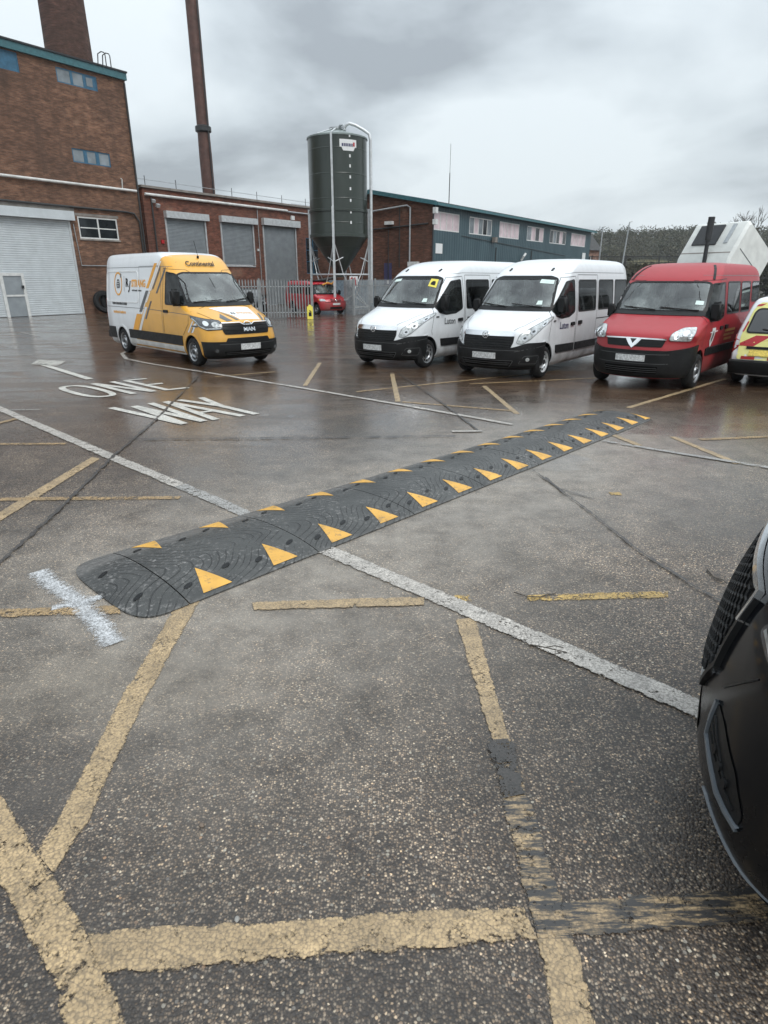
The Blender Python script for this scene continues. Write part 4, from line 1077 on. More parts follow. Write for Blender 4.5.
def mirror(parent, x, y, z, sg, s=1.0, mat_='black_plastic', tall=1.0):
    m = MB(); m.obox((0, 0, 0), .13*s, .22*s, .34*s*tall); m.obox((-.0, 0, -.12*s), .11*s, .20*s, .10*s)
    o = m.build('door_mirror', M[mat_], parent); bv = bmesh.new(); bv.from_mesh(o.data); bmesh.ops.bevel(bv, geom=bv.edges[:], offset=.045*s, segments=3, affect='EDGES'); bv.to_mesh(o.data); bv.free(); shade(o.data, 50)
    if sg < 0 and s < 1.15 or (sg > 0 and s >= 1.15): o.scale = (.8, .7, .8); y -= .03; z -= .04
    o.location = (x, sg * (y + .10), z); o.rotation_euler = (0, 0, sg * R(-12))
    a = MB(); a.tube([(-.0, -sg*.05, -.10*s), (-.03, -sg*.20, -.14*s)], .035*s, 8); a.build('mirror_arm', M['black_plastic'], o, 40)
    g_ = MB(); g_.obox((-.068*s, 0, .02), .004, .17*s, .24*s*tall); g_.build('mirror_glass', M['chrome'], o)
    return o
def wiper(parent, fn, y0, z0, y1, z1):
    m = MB(); a = fn(y0, z0) + normal(fn, y0, z0)*.03; b = fn(y1, z1) + normal(fn, y1, z1)*.03; mid = fn((y0+y1)/2, (z0+z1)/2) + normal(fn, (y0+y1)/2, (z0+z1)/2)*.03
    m.tube([a, mid, b], .012, 6); m.build('wiper', M['wiper'], parent)

def band(name, sh, z0, z1, q0, q1, mat_, parent, off=.014, lip=.03, n=40, zf=None, step=.04):
    """a wrap round the nose or along a flank: q as in Shape.corner"""
    zs = [z0 + (z1 - z0) * i / max(2, int((z1-z0)/step)) for i in range(max(2, int((z1-z0)/step)) + 1)]; vs = []; fs = []
    cols = [q0 + (q1 - q0) * k / n for k in range(n + 1)]
    rows = [(zs[0], -lip)] + [(z, off) for z in zs] + [(zs[-1], -lip)]
    for z, o in rows:
        for q in cols:
            zz = z if zf is None else zf(z, q)
            vs.append(sh.corner(q, zz, o))
    m = n + 1
    for i in range(len(rows) - 1):
        for k in range(n): fs.append((i*m+k, i*m+k+1, (i+1)*m+k+1, (i+1)*m+k))
    for k in (0, n):
        fs.append(tuple(i*m+k for i in range(len(rows))))
    return MB().add(vs, fs).build(name, mat_, parent, 35)

# ------------------------------------------------------------------ vans
def van_body(root, sh, mats, wins_side, wins_front, arches, cab_x, cav_rear, floor=.95, dash_x=-1.05, cav_top=99, split=None, arch_r=.41):
    """shell with an inside, real window openings and wheel arches"""
    mb = sh.solid(); body = mb.build('body', mats, root)
    def do_split():
        bm = bmesh.new(); bm.from_mesh(body.data); (px, pz), (nx, nz) = split
        bmesh.ops.bisect_plane(bm, geom=bm.verts[:] + bm.edges[:] + bm.faces[:], plane_co=(px, 0, pz), plane_no=(nx, 0, nz), dist=1e-5)
        for f in bm.faces:
            c = f.calc_center_median()
            if f.material_index == 0 and (c.x - px) * nx + (c.z - pz) * nz > 0: f.material_index = 1
        bm.to_mesh(body.data); bm.free()
    keys = []
    zt = min(sh.z1 - .09, cav_top)
    inner = Shape([(z, min(sh.xf(z) - .10, dash_x), max(sh.xr(z) + .08, cav_rear), sh.W(min(z + .03, sh.z1)) - .06, sh.a(z)) for z in [floor + (zt - floor) * i / 24 for i in range(25)]], sh.p, sh.ar, sh.pr)
    cuts = [(inner.solid(.09), M['interior'])]
    w = MB()
    for poly in wins_side: prism(w, round_poly(poly, .05, 3), 'y', -1.4, 1.4)
    if wins_side: cuts.append((w, M['interior']))
    w = MB()
    for poly, lo in wins_front: prism(w, round_poly(poly, .05, 3), 'x', lo, .4)
    cuts.append((w, M['interior']))
    w = MB()
    for x in arches:
        for sg in (-1, 1): w.lathe([(.0005, sg*.62), (arch_r, sg*.62), (arch_r, sg*1.3), (.0005, sg*1.3)], 'y', 40, (x, 0, .345))
    cuts.append((w, M['black_ink']))
    carve(body, cuts)
    if split: do_split(); shade(body.data, 28)
    # body's own materials stay first
    for x in arches:
        pass
    return body
def arch_lips(parent, sh, arches, r, mat_, z=.345, w=.06, off=.012, sides=(-1, 1)):
    for x in arches:
        for sg in sides:
            path = [(x + r * math.cos(t), z + r * math.sin(t)) for t in [R(-14) + R(208) * k / 24 for k in range(25)]]
            strip('wheel_arch', path, lambda a, b, s=sg: sh.side(a, b, s), mat_, parent, w, off, depth=.02)
def glaze(root, sh, poly, sg, name='side_window', mat_=None, seal=.035, off=.003):
    fn = (lambda a, b: sh.side(a, b, sg))
    w = patch(name, poly, fn, mat_ or M['glass_side'], root, off, r=.05, grid=.12)
    strip('seal', round_poly(poly, .05, 4), fn, M['black_ink'], w, seal, off + .003, closed=True)
    return w

MOV = [(.20, -.16, -6.0, .90, .70), (.30, -.05, -6.07, .97, .78), (.45, -.01, -6.11, 1.0, .82), (.62, .0, -6.13, 1.0, .84), (.80, -.03, -6.13, 1.0, .84), (.94, -.07, -6.13, 1.0, .84), (1.03, -.14, -6.12, 1.0, .82),
       (1.12, -.30, -6.12, 1.0, .78), (1.22, -.56, -6.12, 1.0, .70), (1.31, -.84, -6.10, .998, .58), (1.37, -1.00, -6.10, .992, .50), (1.55, -1.17, -6.09, .978, .46), (1.80, -1.42, -6.08, .955, .44),
       (2.05, -1.68, -6.06, .925, .42), (2.14, -1.80, -6.04, .91, .42), (2.24, -1.99, -6.02, .89, .42), (2.33, -2.22, -5.98, .855, .40), (2.40, -2.48, -5.93, .80, .38), (2.45, -2.80, -5.82, .70, .34), (2.475, -3.1, -5.64, .55, .30)]
def make_minibus():
    """white minibus, front axle below the root"""
    root = empty('minibus'); FA = .87; sh = Shape(MOV)
    piv = empty('pivot'); piv.location = (0, 0, 0)
    bpy.data.objects.remove(piv)
    base = []
    cab = [(-1.27, 1.40), (-1.56, 1.66), (-1.90, 1.97), (-2.30, 2.01), (-2.36, 1.34), (-2.05, 1.24), (-1.62, 1.22), (-1.30, 1.28)]
    w2 = [(-2.56, 1.33), (-2.56, 2.00), (-3.66, 2.00), (-3.66, 1.33)]; w3 = [(-3.84, 1.33), (-3.84, 2.0), (-4.86, 2.0), (-4.86, 1.33)]; w4 = [(-5.0, 1.33), (-5.0, 2.0), (-5.9, 2.0), (-5.9, 1.33)]
    ws = [(-.88, 1.44), (.88, 1.44), (.86, 1.56), (.755, 2.03), (.60, 2.08), (-.60, 2.08), (-.755, 2.03), (-.86, 1.56)]
    body = van_body(root, sh, [M['p_white']], [cab, w2, w3, w4], [(ws, -2.2)], (-FA, -FA - 3.9), -1.1, -9)
    fr = sh.front; L_, R_ = (lambda x, z: sh.side(x, z, 1)), (lambda x, z: sh.side(x, z, -1))
    wsb = patch('windscreen', ws, fr, M['glass'], root, .004, r=.05, grid=.12)
    strip('seal', round_poly(ws, .05, 4), fr, M['black_ink'], wsb, .05, .008, closed=True)
    strip('shade_band', [(-.72, 2.035), (.72, 2.035)], fr, M['black_ink'], wsb, .07, .007)
    for sg in (1, -1):
        for p in (cab, w2, w3, w4): glaze(root, sh, p, sg)
        fn = L_ if sg > 0 else R_
        # door outline and waist line
        strip('door_seam', [(-1.15, .45), (-1.02, .85), (-1.12, 1.25), (-1.50, 1.72), (-1.86, 2.06), (-2.38, 2.09), (-2.44, 1.3), (-2.46, .42)], fn, M['black_ink'], root, .012, .003)
        strip('door_seam', [(-2.50, .42), (-2.50, 2.12), (-3.75, 2.12), (-3.76, .42)], fn, M['black_ink'], root, .012, .003)
        strip('door_rail', [(-3.76, 1.12), (-5.5, 1.12)], fn, M['black_ink'], root, .02, .004)
        strip('roof_seam', [(-2.0, 2.14), (-2.4, 2.17), (-5.7, 2.17)], fn, M['grey_ink'], root, .010, .003)
        patch('rubbing_strip', [(-1.42, .48), (-1.38, .66), (-2.42, .64), (-2.42, .47)], fn, M['black_plastic'], root, .022, r=.03, depth=.02)
        patch('rubbing_strip', [(-2.52, .47), (-2.52, .64), (-4.1, .63), (-4.1, .47)], fn, M['black_plastic'], root, .022, r=.03, depth=.02)
        patch('door_handle', [(-2.16, 1.03), (-2.16, 1.10), (-2.36, 1.11), (-2.36, 1.03)], fn, M['black_plastic'], root, .03, r=.02, depth=.03)
        patch('door_handle', [(-2.60, 1.04), (-2.60, 1.12), (-2.80, 1.12), (-2.80, 1.04)], fn, M['black_plastic'], root, .03, r=.02, depth=.03)
        patch('side_repeater', [(-1.20, 1.15), (-1.20, 1.19), (-1.32, 1.19), (-1.32, 1.15)], fn, M['grey_ink'], root, .01, r=.02, depth=.01)
        mirror(root, -1.42, .98, 1.50, sg, 1.12)
        # tall swept headlamp on the corner
        hp = [(.42, .76), (.52, .75), (.64, .84), (.80, 1.02), (.93, 1.22), (.89, 1.27), (.78, 1.22), (.60, 1.06), (.45, .92)]
        fnc = lambda a, b, s=sg: sh.corner(s * a, b)
        h = patch('headlight', hp, fnc, M['lens'], root, .012, r=.03, depth=.03, grid=.06)
        strip('headlight_rim', round_poly(hp, .03, 3), fnc, M['grey_ink'], h, .022, .010, closed=True)
        for (a, b, rr) in ((.54, .86, .055), (.67, .99, .058), (.81, 1.13, .052)):
            patch('reflector', [(a + rr*1.05*math.cos(t), b + rr*math.sin(t)) for t in [2*math.pi*k/14 for k in range(14)]], fnc, M['chrome'], h, .017, grid=.2)
            patch('bulb', [(a + .026*math.cos(t), b + .024*math.sin(t)) for t in [2*math.pi*k/10 for k in range(10)]], fnc, M['lens_dark'], h, .020, grid=.2)
    # bumper wrapping the corners, black
    def zb(z, q):
        k = max(0, min(1.0, (abs(q) - .30) / .34)); k = k*k*(3-2*k); up = -.035 + k * .10
        return z if z < .4 else z + up * (z - .4) / .3
    qe = 1.0
    band('bumper', sh, .22, .70, -qe, qe, M['black_plastic'], root, .022, .03, 60, zb)
    band('bumper_lip', sh, .20, .26, -qe + .1, qe - .1, M['black_ink'], root, .036, .02, 50)
    gr = [(-.55, .64), (.55, .64), (.60, .78), (.60, .90), (-.60, .90), (-.60, .78)]
    gp = patch('grille', gr, fr, M['black_ink'], root, .010, r=.03, depth=.02)
    for z in (.695, .745, .795, .845): strip('grille_bar', [(-.57, z), (.57, z)], fr, M['black_plastic'], gp, .022, .028, depth=.02)
    patch('chrome_bar', [(-.61, .895), (.61, .895), (.59, .975), (.50, .985), (-.50, .985), (-.59, .975)], fr, M['chrome'], gp, .026, r=.015, depth=.02)
    li = patch('lower_intake', [(-.52, .285), (.52, .285), (.60, .40), (-.60, .40)], fr, M['deep_black'], root, .026, r=.02)
    strip('intake_trim', round_poly([(-.53, .278), (.53, .278), (.615, .408), (-.615, .408)], .02, 3), fr, M['dark_trim'], li, .014, .030, closed=True)
    for (zz, ww) in ((.325, .54), (.365, .57)): strip('intake_bar', [(-ww, zz), (ww, zz)], fr, M['dark_trim'], li, .010, .032)
    strip('bumper_step', [(-.70, .615), (.70, .615)], fr, M['dark_trim'], root, .012, .028)
    for sg in (-1, 1):
        fnc = lambda a, b, s=sg: sh.corner(s * a, b)
        patch('fog_lamp', [(.62 + .035*math.cos(t), .43 + .038*math.sin(t)) for t in [2*math.pi*k/12 for k in range(12)]], fnc, M['lens'], root, .034, grid=.2, depth=.01)
        fp = patch('fog_pocket', [(.47, .35), (.80, .34), (.84, .50), (.56, .50)], fnc, M['deep_black'], root, .026, r=.03, grid=.05)
        strip('pocket_trim', round_poly([(.47, .35), (.80, .34), (.84, .50), (.56, .50)], .03, 3), fnc, M['dark_trim'], fp, .012, .030, closed=True)
        strip('bumper_crease', [(.40, .59), (.60, .64), (.98, .70)], fnc, M['dark_trim'], root, .012, .028)
    pl = patch('number_plate', [(-.27, .44), (.27, .44), (.27, .56), (-.27, .56)], fr, M['plate'], root, .050, depth=.02)
    em = MB(); c = fr(0, .925) + Vector((.04, 0, 0))
    em.lathe([(.062, -.006), (.078, -.002), (.078, .012), (.062, .014)], 'x', 24, c, closed=True); e = em.build('emblem', M['chrome'], gp, 40)
    z = MB(); z.tube([c + Vector((.006, -.045, .03)), c + Vector((.008, .0, .035)), c + Vector((.008, -.012, 0)), c + Vector((.008, .03, -.012)), c + Vector((.006, .0, -.045))], .009, 6); z.tube([c + Vector((.006, -.03, -.03)), c + Vector((.006, .02, .02))], .008, 6); z.build('emblem_mark', M['chrome'], e)
    # bonnet shut lines
    top = lambda x, y: sh.top(x, y, .98, 1.36)
    strip('bonnet_seam', [(-.22, .56), (-.45, .70), (-.9, .83)], top, M['grey_ink'], root, .010, .003); strip('bonnet_seam', [(-.22, -.56), (-.45, -.70), (-.9, -.83)], top, M['grey_ink'], root, .010, .003)
    patch('scuttle', [(-.90, 1.365), (.90, 1.365), (.87, 1.435), (-.87, 1.435)], fr, M['black_plastic'], root, .012, r=.02)
    wiper(root, fr, .70, 1.44, .02, 1.50); wiper(root, fr, -.10, 1.44, -.76, 1.50)
    for y in (-.52, .52): patch('roof_clip', [(y - .02, 2.20), (y + .02, 2.20), (y + .02, 2.25), (y - .02, 2.25)], fr, M['black_ink'], root, .02, depth=.02)
    # inside
    d = MB(); d.box(-1.60, -1.10, -.88, .88, .96, 1.30); d.build('dashboard', M['interior'], root)
    s = MB(); s.lathe([(.185, -.012), (.20, 0), (.185, .012), (.172, 0)], 'x', 28, closed=True); s.obox((0, 0, 0), .02, .34, .04); sw = s.build('steering_wheel', M['black_ink'], root, 40); sw.location = (-1.62, -.45, 1.30); sw.rotation_euler = (0, R(-30), 0)
    for y in (-.5, .3, .68): seat(root, -2.05, y, .50)
    for x in (-3.0, -3.8, -4.6, -5.35):
        for y in (-.62, -.16, .55): seat(root, x, y, .42, wd=.42)
    for x in (-FA, -FA - 3.9):
        for sg in (-1, 1): wheel(root, x, sg * .90, .34, .21)
    arch_lips(root, sh, (-FA, -FA - 3.9), .425, M['p_white'], w=.05, off=.012)
    # rear lamps, doors, bumper
    rr = sh.rear
    for sg in (-1, 1): patch('rear_lamp', [(sg*.97, .95), (sg*.86, .95), (sg*.86, 1.5), (sg*.94, 1.5)], rr, M['red_lens'], root, .01, r=.02, depth=.01)
    for a, b in ((-.80, -.05), (.05, .80)): patch('rear_window', [(a, 1.35), (b, 1.35), (b, 1.98), (a, 1.98)], rr, M['glass_dark'], root, .006, r=.05)
    strip('door_seam', [(0, .5), (0, 2.2)], rr, M['black_ink'], root, .015, .004)
    b = MB(); b.box(-6.22, -6.06, -.95, .95, .38, .56); b.build('rear_bumper', M['black_plastic'], root)
    sk = MB(); sk.box(-5.5, -.6, -.80, .80, .24, .42); sk.build('underbody', M['black_ink'], root)
    return root, sh
def place(root, C, hd, FA):
    h = R(hd); root.location = (C[0] + math.cos(h) * FA, C[1] + math.sin(h) * FA, 0); root.rotation_euler = (0, 0, h)

bus, bus_sh = make_minibus()
tag(bus, 'white minibus with a yellow school bus sign at its windscreen corner, parked nearest the silo', 'minibus', 'white minibuses')
place(bus, (.28, 15.92), 230.5, .87)
bus2 = copy_tree(bus)
tag(bus2, 'white minibus parked between the other white minibus and the red one', 'minibus', 'white minibuses')
place(bus2, (2.70, 14.33), 232, .87)
for ch in [x for x in COL.objects if x.parent is bus2 and x.name.startswith('wheel') and not x.name.startswith('wheel_arch')]:
    for rm in [x for x in COL.objects if x.parent is ch]:
        if rm.name.startswith('rim'):
            me = rm.data.copy(); rm.data = me; me.materials.clear(); me.materials.append(M['galv_light'])
for b, first in ((bus, True), (bus2, False)):
    fr = bus_sh.front; S = lambda x, z: bus_sh.side(x, z, 1)
    tx = text('door_lettering', 'Luton', S, (-1.55, .99), .21, M['grey_ink' if first else 'navy_ink'], b, dx=(-1, -.02), bold=.004)
    text('door_lettering', 'Luton', lambda x, z: bus_sh.side(x, z, -1), (-2.05, .99), .21, M['grey_ink'], b, bold=.004)
    if first:
        st = patch('school_bus_sign', [(.50, 1.86), (.72, 1.82), (.67, 2.01), (.48, 2.03)], fr, M['yellow_ink'], b, .012)
        patch('sign_figures', [(.55, 1.89), (.66, 1.87), (.65, 1.93), (.62, 1.97), (.56, 1.97), (.53, 1.93)], fr, M['black_ink'], st, .015)
        patch('permit', [(-.66, 1.95), (-.42, 1.97), (-.42, 2.03), (-.64, 2.01)], fr, M['paper'], b, .010)
    else:
        patch('permit', [(.42, 1.94), (.72, 1.92), (.70, 2.0), (.42, 2.02)], fr, M['paper'], b, .010)
    patch('permit', [(.56, 1.50), (.68, 1.50), (.66, 1.58), (.57, 1.58)], fr, M['paper'], b, .010)
    m = MB(); m.box(-2.70, -2.66, .80, .84, 1.42, 1.70); m.build('grab_handle', M['yellow_ink'], b)
    m = MB(); m.box(-1.58, -1.40, -.15, .15, 1.303, 1.312); m.build('papers', M['white_ink'], b)

# ------------------------------------------------------------------ older red minibus
OLD = [(.22, -.14, -5.35, .88, .76), (.32, -.04, -5.40, .93, .80), (.50, .0, -5.42, .96, .82), (.72, .0, -5.44, .97, .82), (.90, -.05, -5.44, .98, .78), (1.02, -.10, -5.44, 1.0, .58), (1.10, -.22, -5.44, .998, .60),
       (1.20, -.50, -5.43, .995, .56), (1.30, -.84, -5.43, .99, .48), (1.37, -1.02, -5.42, .985, .42), (1.60, -1.22, -5.41, .96, .36), (1.96, -1.56, -5.39, .915, .32), (2.05, -1.66, -5.38, .90, .32),
       (2.15, -1.82, -5.34, .875, .30), (2.22, -1.96, -5.31, .84, .30), (2.29, -2.16, -5.26, .78, .28), (2.335, -2.45, -5.18, .68, .26), (2.355, -2.75, -5.0, .5, .24)]
def make_red_bus():
    root = empty('minibus'); FA = .95; sh = Shape(OLD, 2.15)
    cab = [(-1.20, 1.36), (-1.46, 1.66), (-1.70, 1.94), (-2.20, 1.96), (-2.24, 1.32), (-1.95, 1.26), (-1.25, 1.26)]
    w2 = [(-2.42, 1.36), (-2.42, 1.97), (-3.42, 1.97), (-3.42, 1.36)]; w3 = [(-3.56, 1.36), (-3.56, 1.97), (-4.36, 1.97), (-4.36, 1.36)]; w4 = [(-4.52, 1.55), (-4.52, 1.97), (-5.22, 1.97), (-5.22, 1.55)]
    ws = [(-.88, 1.43), (.88, 1.43), (.80, 1.94), (.70, 1.97), (-.70, 1.97), (-.80, 1.94)]
    van_body(root, sh, [M['p_red']], [cab, w2, w3, w4], [(ws, -2.0)], (-FA, -FA - 3.5), -1.1, -9)
    fr = sh.front; L_, R_ = (lambda x, z: sh.side(x, z, 1)), (lambda x, z: sh.side(x, z, -1))
    wsb = patch('windscreen', ws, fr, M['glass'], root, .004, r=.05, grid=.12)
    strip('seal', round_poly(ws, .05, 4), fr, M['black_ink'], wsb, .05, .008, closed=True)
    for sg in (1, -1):
        fn = L_ if sg > 0 else R_
        for p in (cab, w2, w3, w4): glaze(root, sh, p, sg)
        strip('door_seam', [(-1.12, .45), (-1.04, .85), (-1.10, 1.25), (-1.42, 1.72), (-1.64, 2.0), (-2.28, 2.04), (-2.33, 1.3), (-2.34, .42)], fn, M['black_ink'], root, .014, .003)
        strip('door_seam', [(-3.49, .42), (-3.49, 2.08)], fn, M['black_ink'], root, .014, .003)
        strip('roof_seam', [(-1.8, 2.10), (-5.3, 2.10)], fn, M['grey_ink'], root, .012, .003)
        patch('rubbing_strip', [(-1.34, .60), (-1.34, .74), (-4.0, .72), (-4.0, .58)], fn, M['black_plastic'], root, .022, r=.02, depth=.02)
        strip('chrome_strip', [(-1.36, .755), (-4.0, .735)], fn, M['chrome'], root, .015, .02)
        patch('door_handle', [(-2.05, 1.06), (-2.05, 1.13), (-2.24, 1.13), (-2.24, 1.06)], fn, M['black_plastic'], root, .03, r=.02, depth=.03)
        patch('door_handle', [(-2.42, 1.06), (-2.42, 1.14), (-2.62, 1.14), (-2.62, 1.06)], fn, M['black_plastic'], root, .03, r=.02, depth=.03)
        mirror(root, -1.36, .95, 1.44, sg, .98, tall=1.05)
        hp = [(.40, .95), (.74, .94), (.80, 1.06), (.74, 1.17), (.52, 1.16), (.42, 1.07)]
        fnc = lambda a, b, s=sg: sh.corner(s * a, b)
        h = patch('headlight', hp, fnc, M['lens'], root, .014, r=.04, depth=.03, grid=.06); strip('headlight_rim', round_poly(hp, .04, 3), fnc, M['grey_ink'], h, .016, .012, closed=True)
        for (a, b, rr) in ((.49, 1.02, .045), (.61, 1.07, .055), (.71, 1.02, .04)): patch('reflector', [(a + rr*math.cos(t), b + rr*.9*math.sin(t)) for t in [2*math.pi*k/14 for k in range(14)]], fnc, M['chrome'], h, .018, grid=.2)
        # black channel up beside the windscreen over the roof edge
        strip('roof_channel', [(sg*.80, 2.02), (sg*.765, 2.12), (sg*.71, 2.22), (sg*.64, 2.29)], fr, M['black_plastic'], root, .045, .012, depth=.02)
        patch('fog_lamp', [(.55, .62), (.74, .62), (.74, .67), (.55, .67)], fnc, M['lens_dark'], root, .034, grid=.2, depth=.01)
    qe = .97
    def zb(z, q):
        k = min(1.0, abs(q)); up = .0 if k < .42 else (k - .42) / .58 * .08
        return z if z < .4 else z + up * (z - .4) / .3
    band('bumper', sh, .24, .76, -qe, qe, M['black_plastic'], root, .028, .03, 60, zb)
    li = patch('lower_intake', [(-.48, .33), (.48, .33), (.50, .47), (-.50, .47)], fr, M['deep_black'], root, .032, r=.02)
    for zz in (.365, .40, .435): strip('intake_bar', [(-.48, zz), (.48, zz)], fr, M['dark_trim'], li, .010, .036)
    strip('bumper_step', [(-.85, .70), (-.5, .69), (.5, .69), (.85, .70)], fr, M['dark_trim'], root, .014, .034)
    strip('bumper_step', [(-.85, .53), (-.5, .515), (.5, .515), (.85, .53)], fr, M['dark_trim'], root, .012, .034)
    gr = [(-.52, .82), (.52, .82), (.56, .95), (-.56, .95)]
    gp = patch('grille', gr, fr, M['black_ink'], root, .012, r=.02, depth=.02)
    for z in (.85, .88, .91): strip('grille_bar', [(-.5, z), (.5, z)], fr, M['black_plastic'], gp, .012, .024)
    strip('chrome_bar', [(-.57, .965), (-.14, .965), (-.06, .86), (0, .80), (.06, .86), (.14, .965), (.57, .965)], fr, M['chrome'], gp, .026, .028, depth=.02)
    em = patch('emblem', [(-.13, .975), (.13, .975), (.05, .84), (0, .795), (-.05, .84)], fr, M['chrome'], gp, .034, depth=.02); patch('emblem_mark', [(-.06, .955), (.06, .955), (.0, .87)], fr, M['dark_steel'], em, .038)
    patch('number_plate', [(-.27, .555), (.27, .555), (.27, .67), (-.27, .67)], fr, M['plate'], root, .050, depth=.02)
    patch('scuttle', [(-.90, 1.35), (.90, 1.35), (.88, 1.42), (-.88, 1.42)], fr, M['black_plastic'], root, .012, r=.02)
    wiper(root, fr, .76, 1.44, .05, 1.49); wiper(root, fr, -.02, 1.44, -.70, 1.49)
    patch('permit', [(.66, 1.56), (.80, 1.55), (.79, 1.62), (.66, 1.63)], fr, M['paper'], root, .010)
    cr = patch('crest', [(-1.50, 1.12), (-1.74, 1.12), (-1.74, .88), (-1.62, .72), (-1.50, .88)], L_, M['white_ink'], root, .008); patch('crest_mark', [(-1.56, 1.06), (-1.68, 1.06), (-1.68, .90), (-1.62, .82), (-1.56, .90)], L_, M['grey_ink'], cr, .010)
    strip('crest_wings', [(-1.38, 1.04), (-1.9, 1.05)], L_, M['white_ink'], cr, .02, .009)
    for k, (z, a, b) in enumerate(((1.02, -2.5, -3.3), (.93, -2.5, -3.35), (.84, -2.6, -3.2))):
        strip('side_lettering', [(a, z), (b, z)], L_, M['gold_ink'], root, .05, .006)
    d = MB(); d.box(-1.60, -1.10, -.86, .86, .96, 1.28); d.build('dashboard', M['interior'], root)
    s = MB(); s.lathe([(.185, -.012), (.20, 0), (.185, .012), (.172, 0)], 'x', 28, closed=True); s.obox((0, 0, 0), .02, .34, .04); sw = s.build('steering_wheel', M['black_ink'], root, 40); sw.location = (-1.60, -.45, 1.30); sw.rotation_euler = (0, R(-30), 0)
    for y in (-.5, .3, .66): seat(root, -1.95, y, .48)
    for x in (-2.9, -3.7, -4.5):
        for y in (-.60, -.16, .52): seat(root, x, y, .40, wd=.42)
    for x in (-FA, -FA - 3.5):
        for sg in (-1, 1): wheel(root, x, sg * .89, .335, .21)
    arch_lips(root, sh, (-FA, -FA - 3.5), .425, M['p_red'], w=.05, off=.012)
    rr = sh.rear
    for sg in (-1, 1): patch('rear_lamp', [(sg*.96, .95), (sg*.86, .95), (sg*.86, 1.4), (sg*.94, 1.4)], rr, M['red_lens'], root, .01, r=.02, depth=.01)
    for a, b in ((-.78, -.05), (.05, .78)): patch('rear_window', [(a, 1.38), (b, 1.38), (b, 1.95), (a, 1.95)], rr, M['glass_dark'], root, .006, r=.05)
    b = MB(); b.box(-5.54, -5.36, -.93, .93, .38, .56); b.build('rear_bumper', M['black_plastic'], root)
    MB().box(-5.1, -.6, -.80, .80, .25, .42).build('underbody', M['black_ink'], root)
    return root
red = make_red_bus()
tag(red, 'faded red minibus with black bumper and a white crest on its door', 'minibus')
place(red, (5.345, 12.87), 229, .87)

# ------------------------------------------------------------------ orange and white panel van
TGE = [(.22, -.16, -6.10, .90, .45), (.30, -.05, -6.18, .97, .48), (.46, .0, -6.21, 1.0, .50), (.62, .0, -6.22, 1.01, .54), (.80, -.03, -6.22, 1.015, .60), (.95, -.06, -6.22, 1.015, .66), (1.06, -.12, -6.22, 1.012, .70),
       (1.13, -.26, -6.22, 1.01, .70), (1.22, -.52, -6.21, 1.005, .64), (1.32, -.84, -6.20, 1.0, .54), (1.39, -1.02, -6.20, .995, .48), (1.60, -1.24, -6.18, .975, .42), (1.90, -1.54, -6.15, .94, .38), (2.14, -1.78, -6.12, .91, .36),
       (2.24, -1.87, -6.10, .90, .38), (2.38, -2.00, -6.08, .885, .38), (2.50, -2.14, -6.06, .86, .38), (2.60, -2.34, -6.03, .815, .36), (2.66, -2.62, -5.98, .73, .34), (2.69, -3.0, -5.85, .52, .30)]
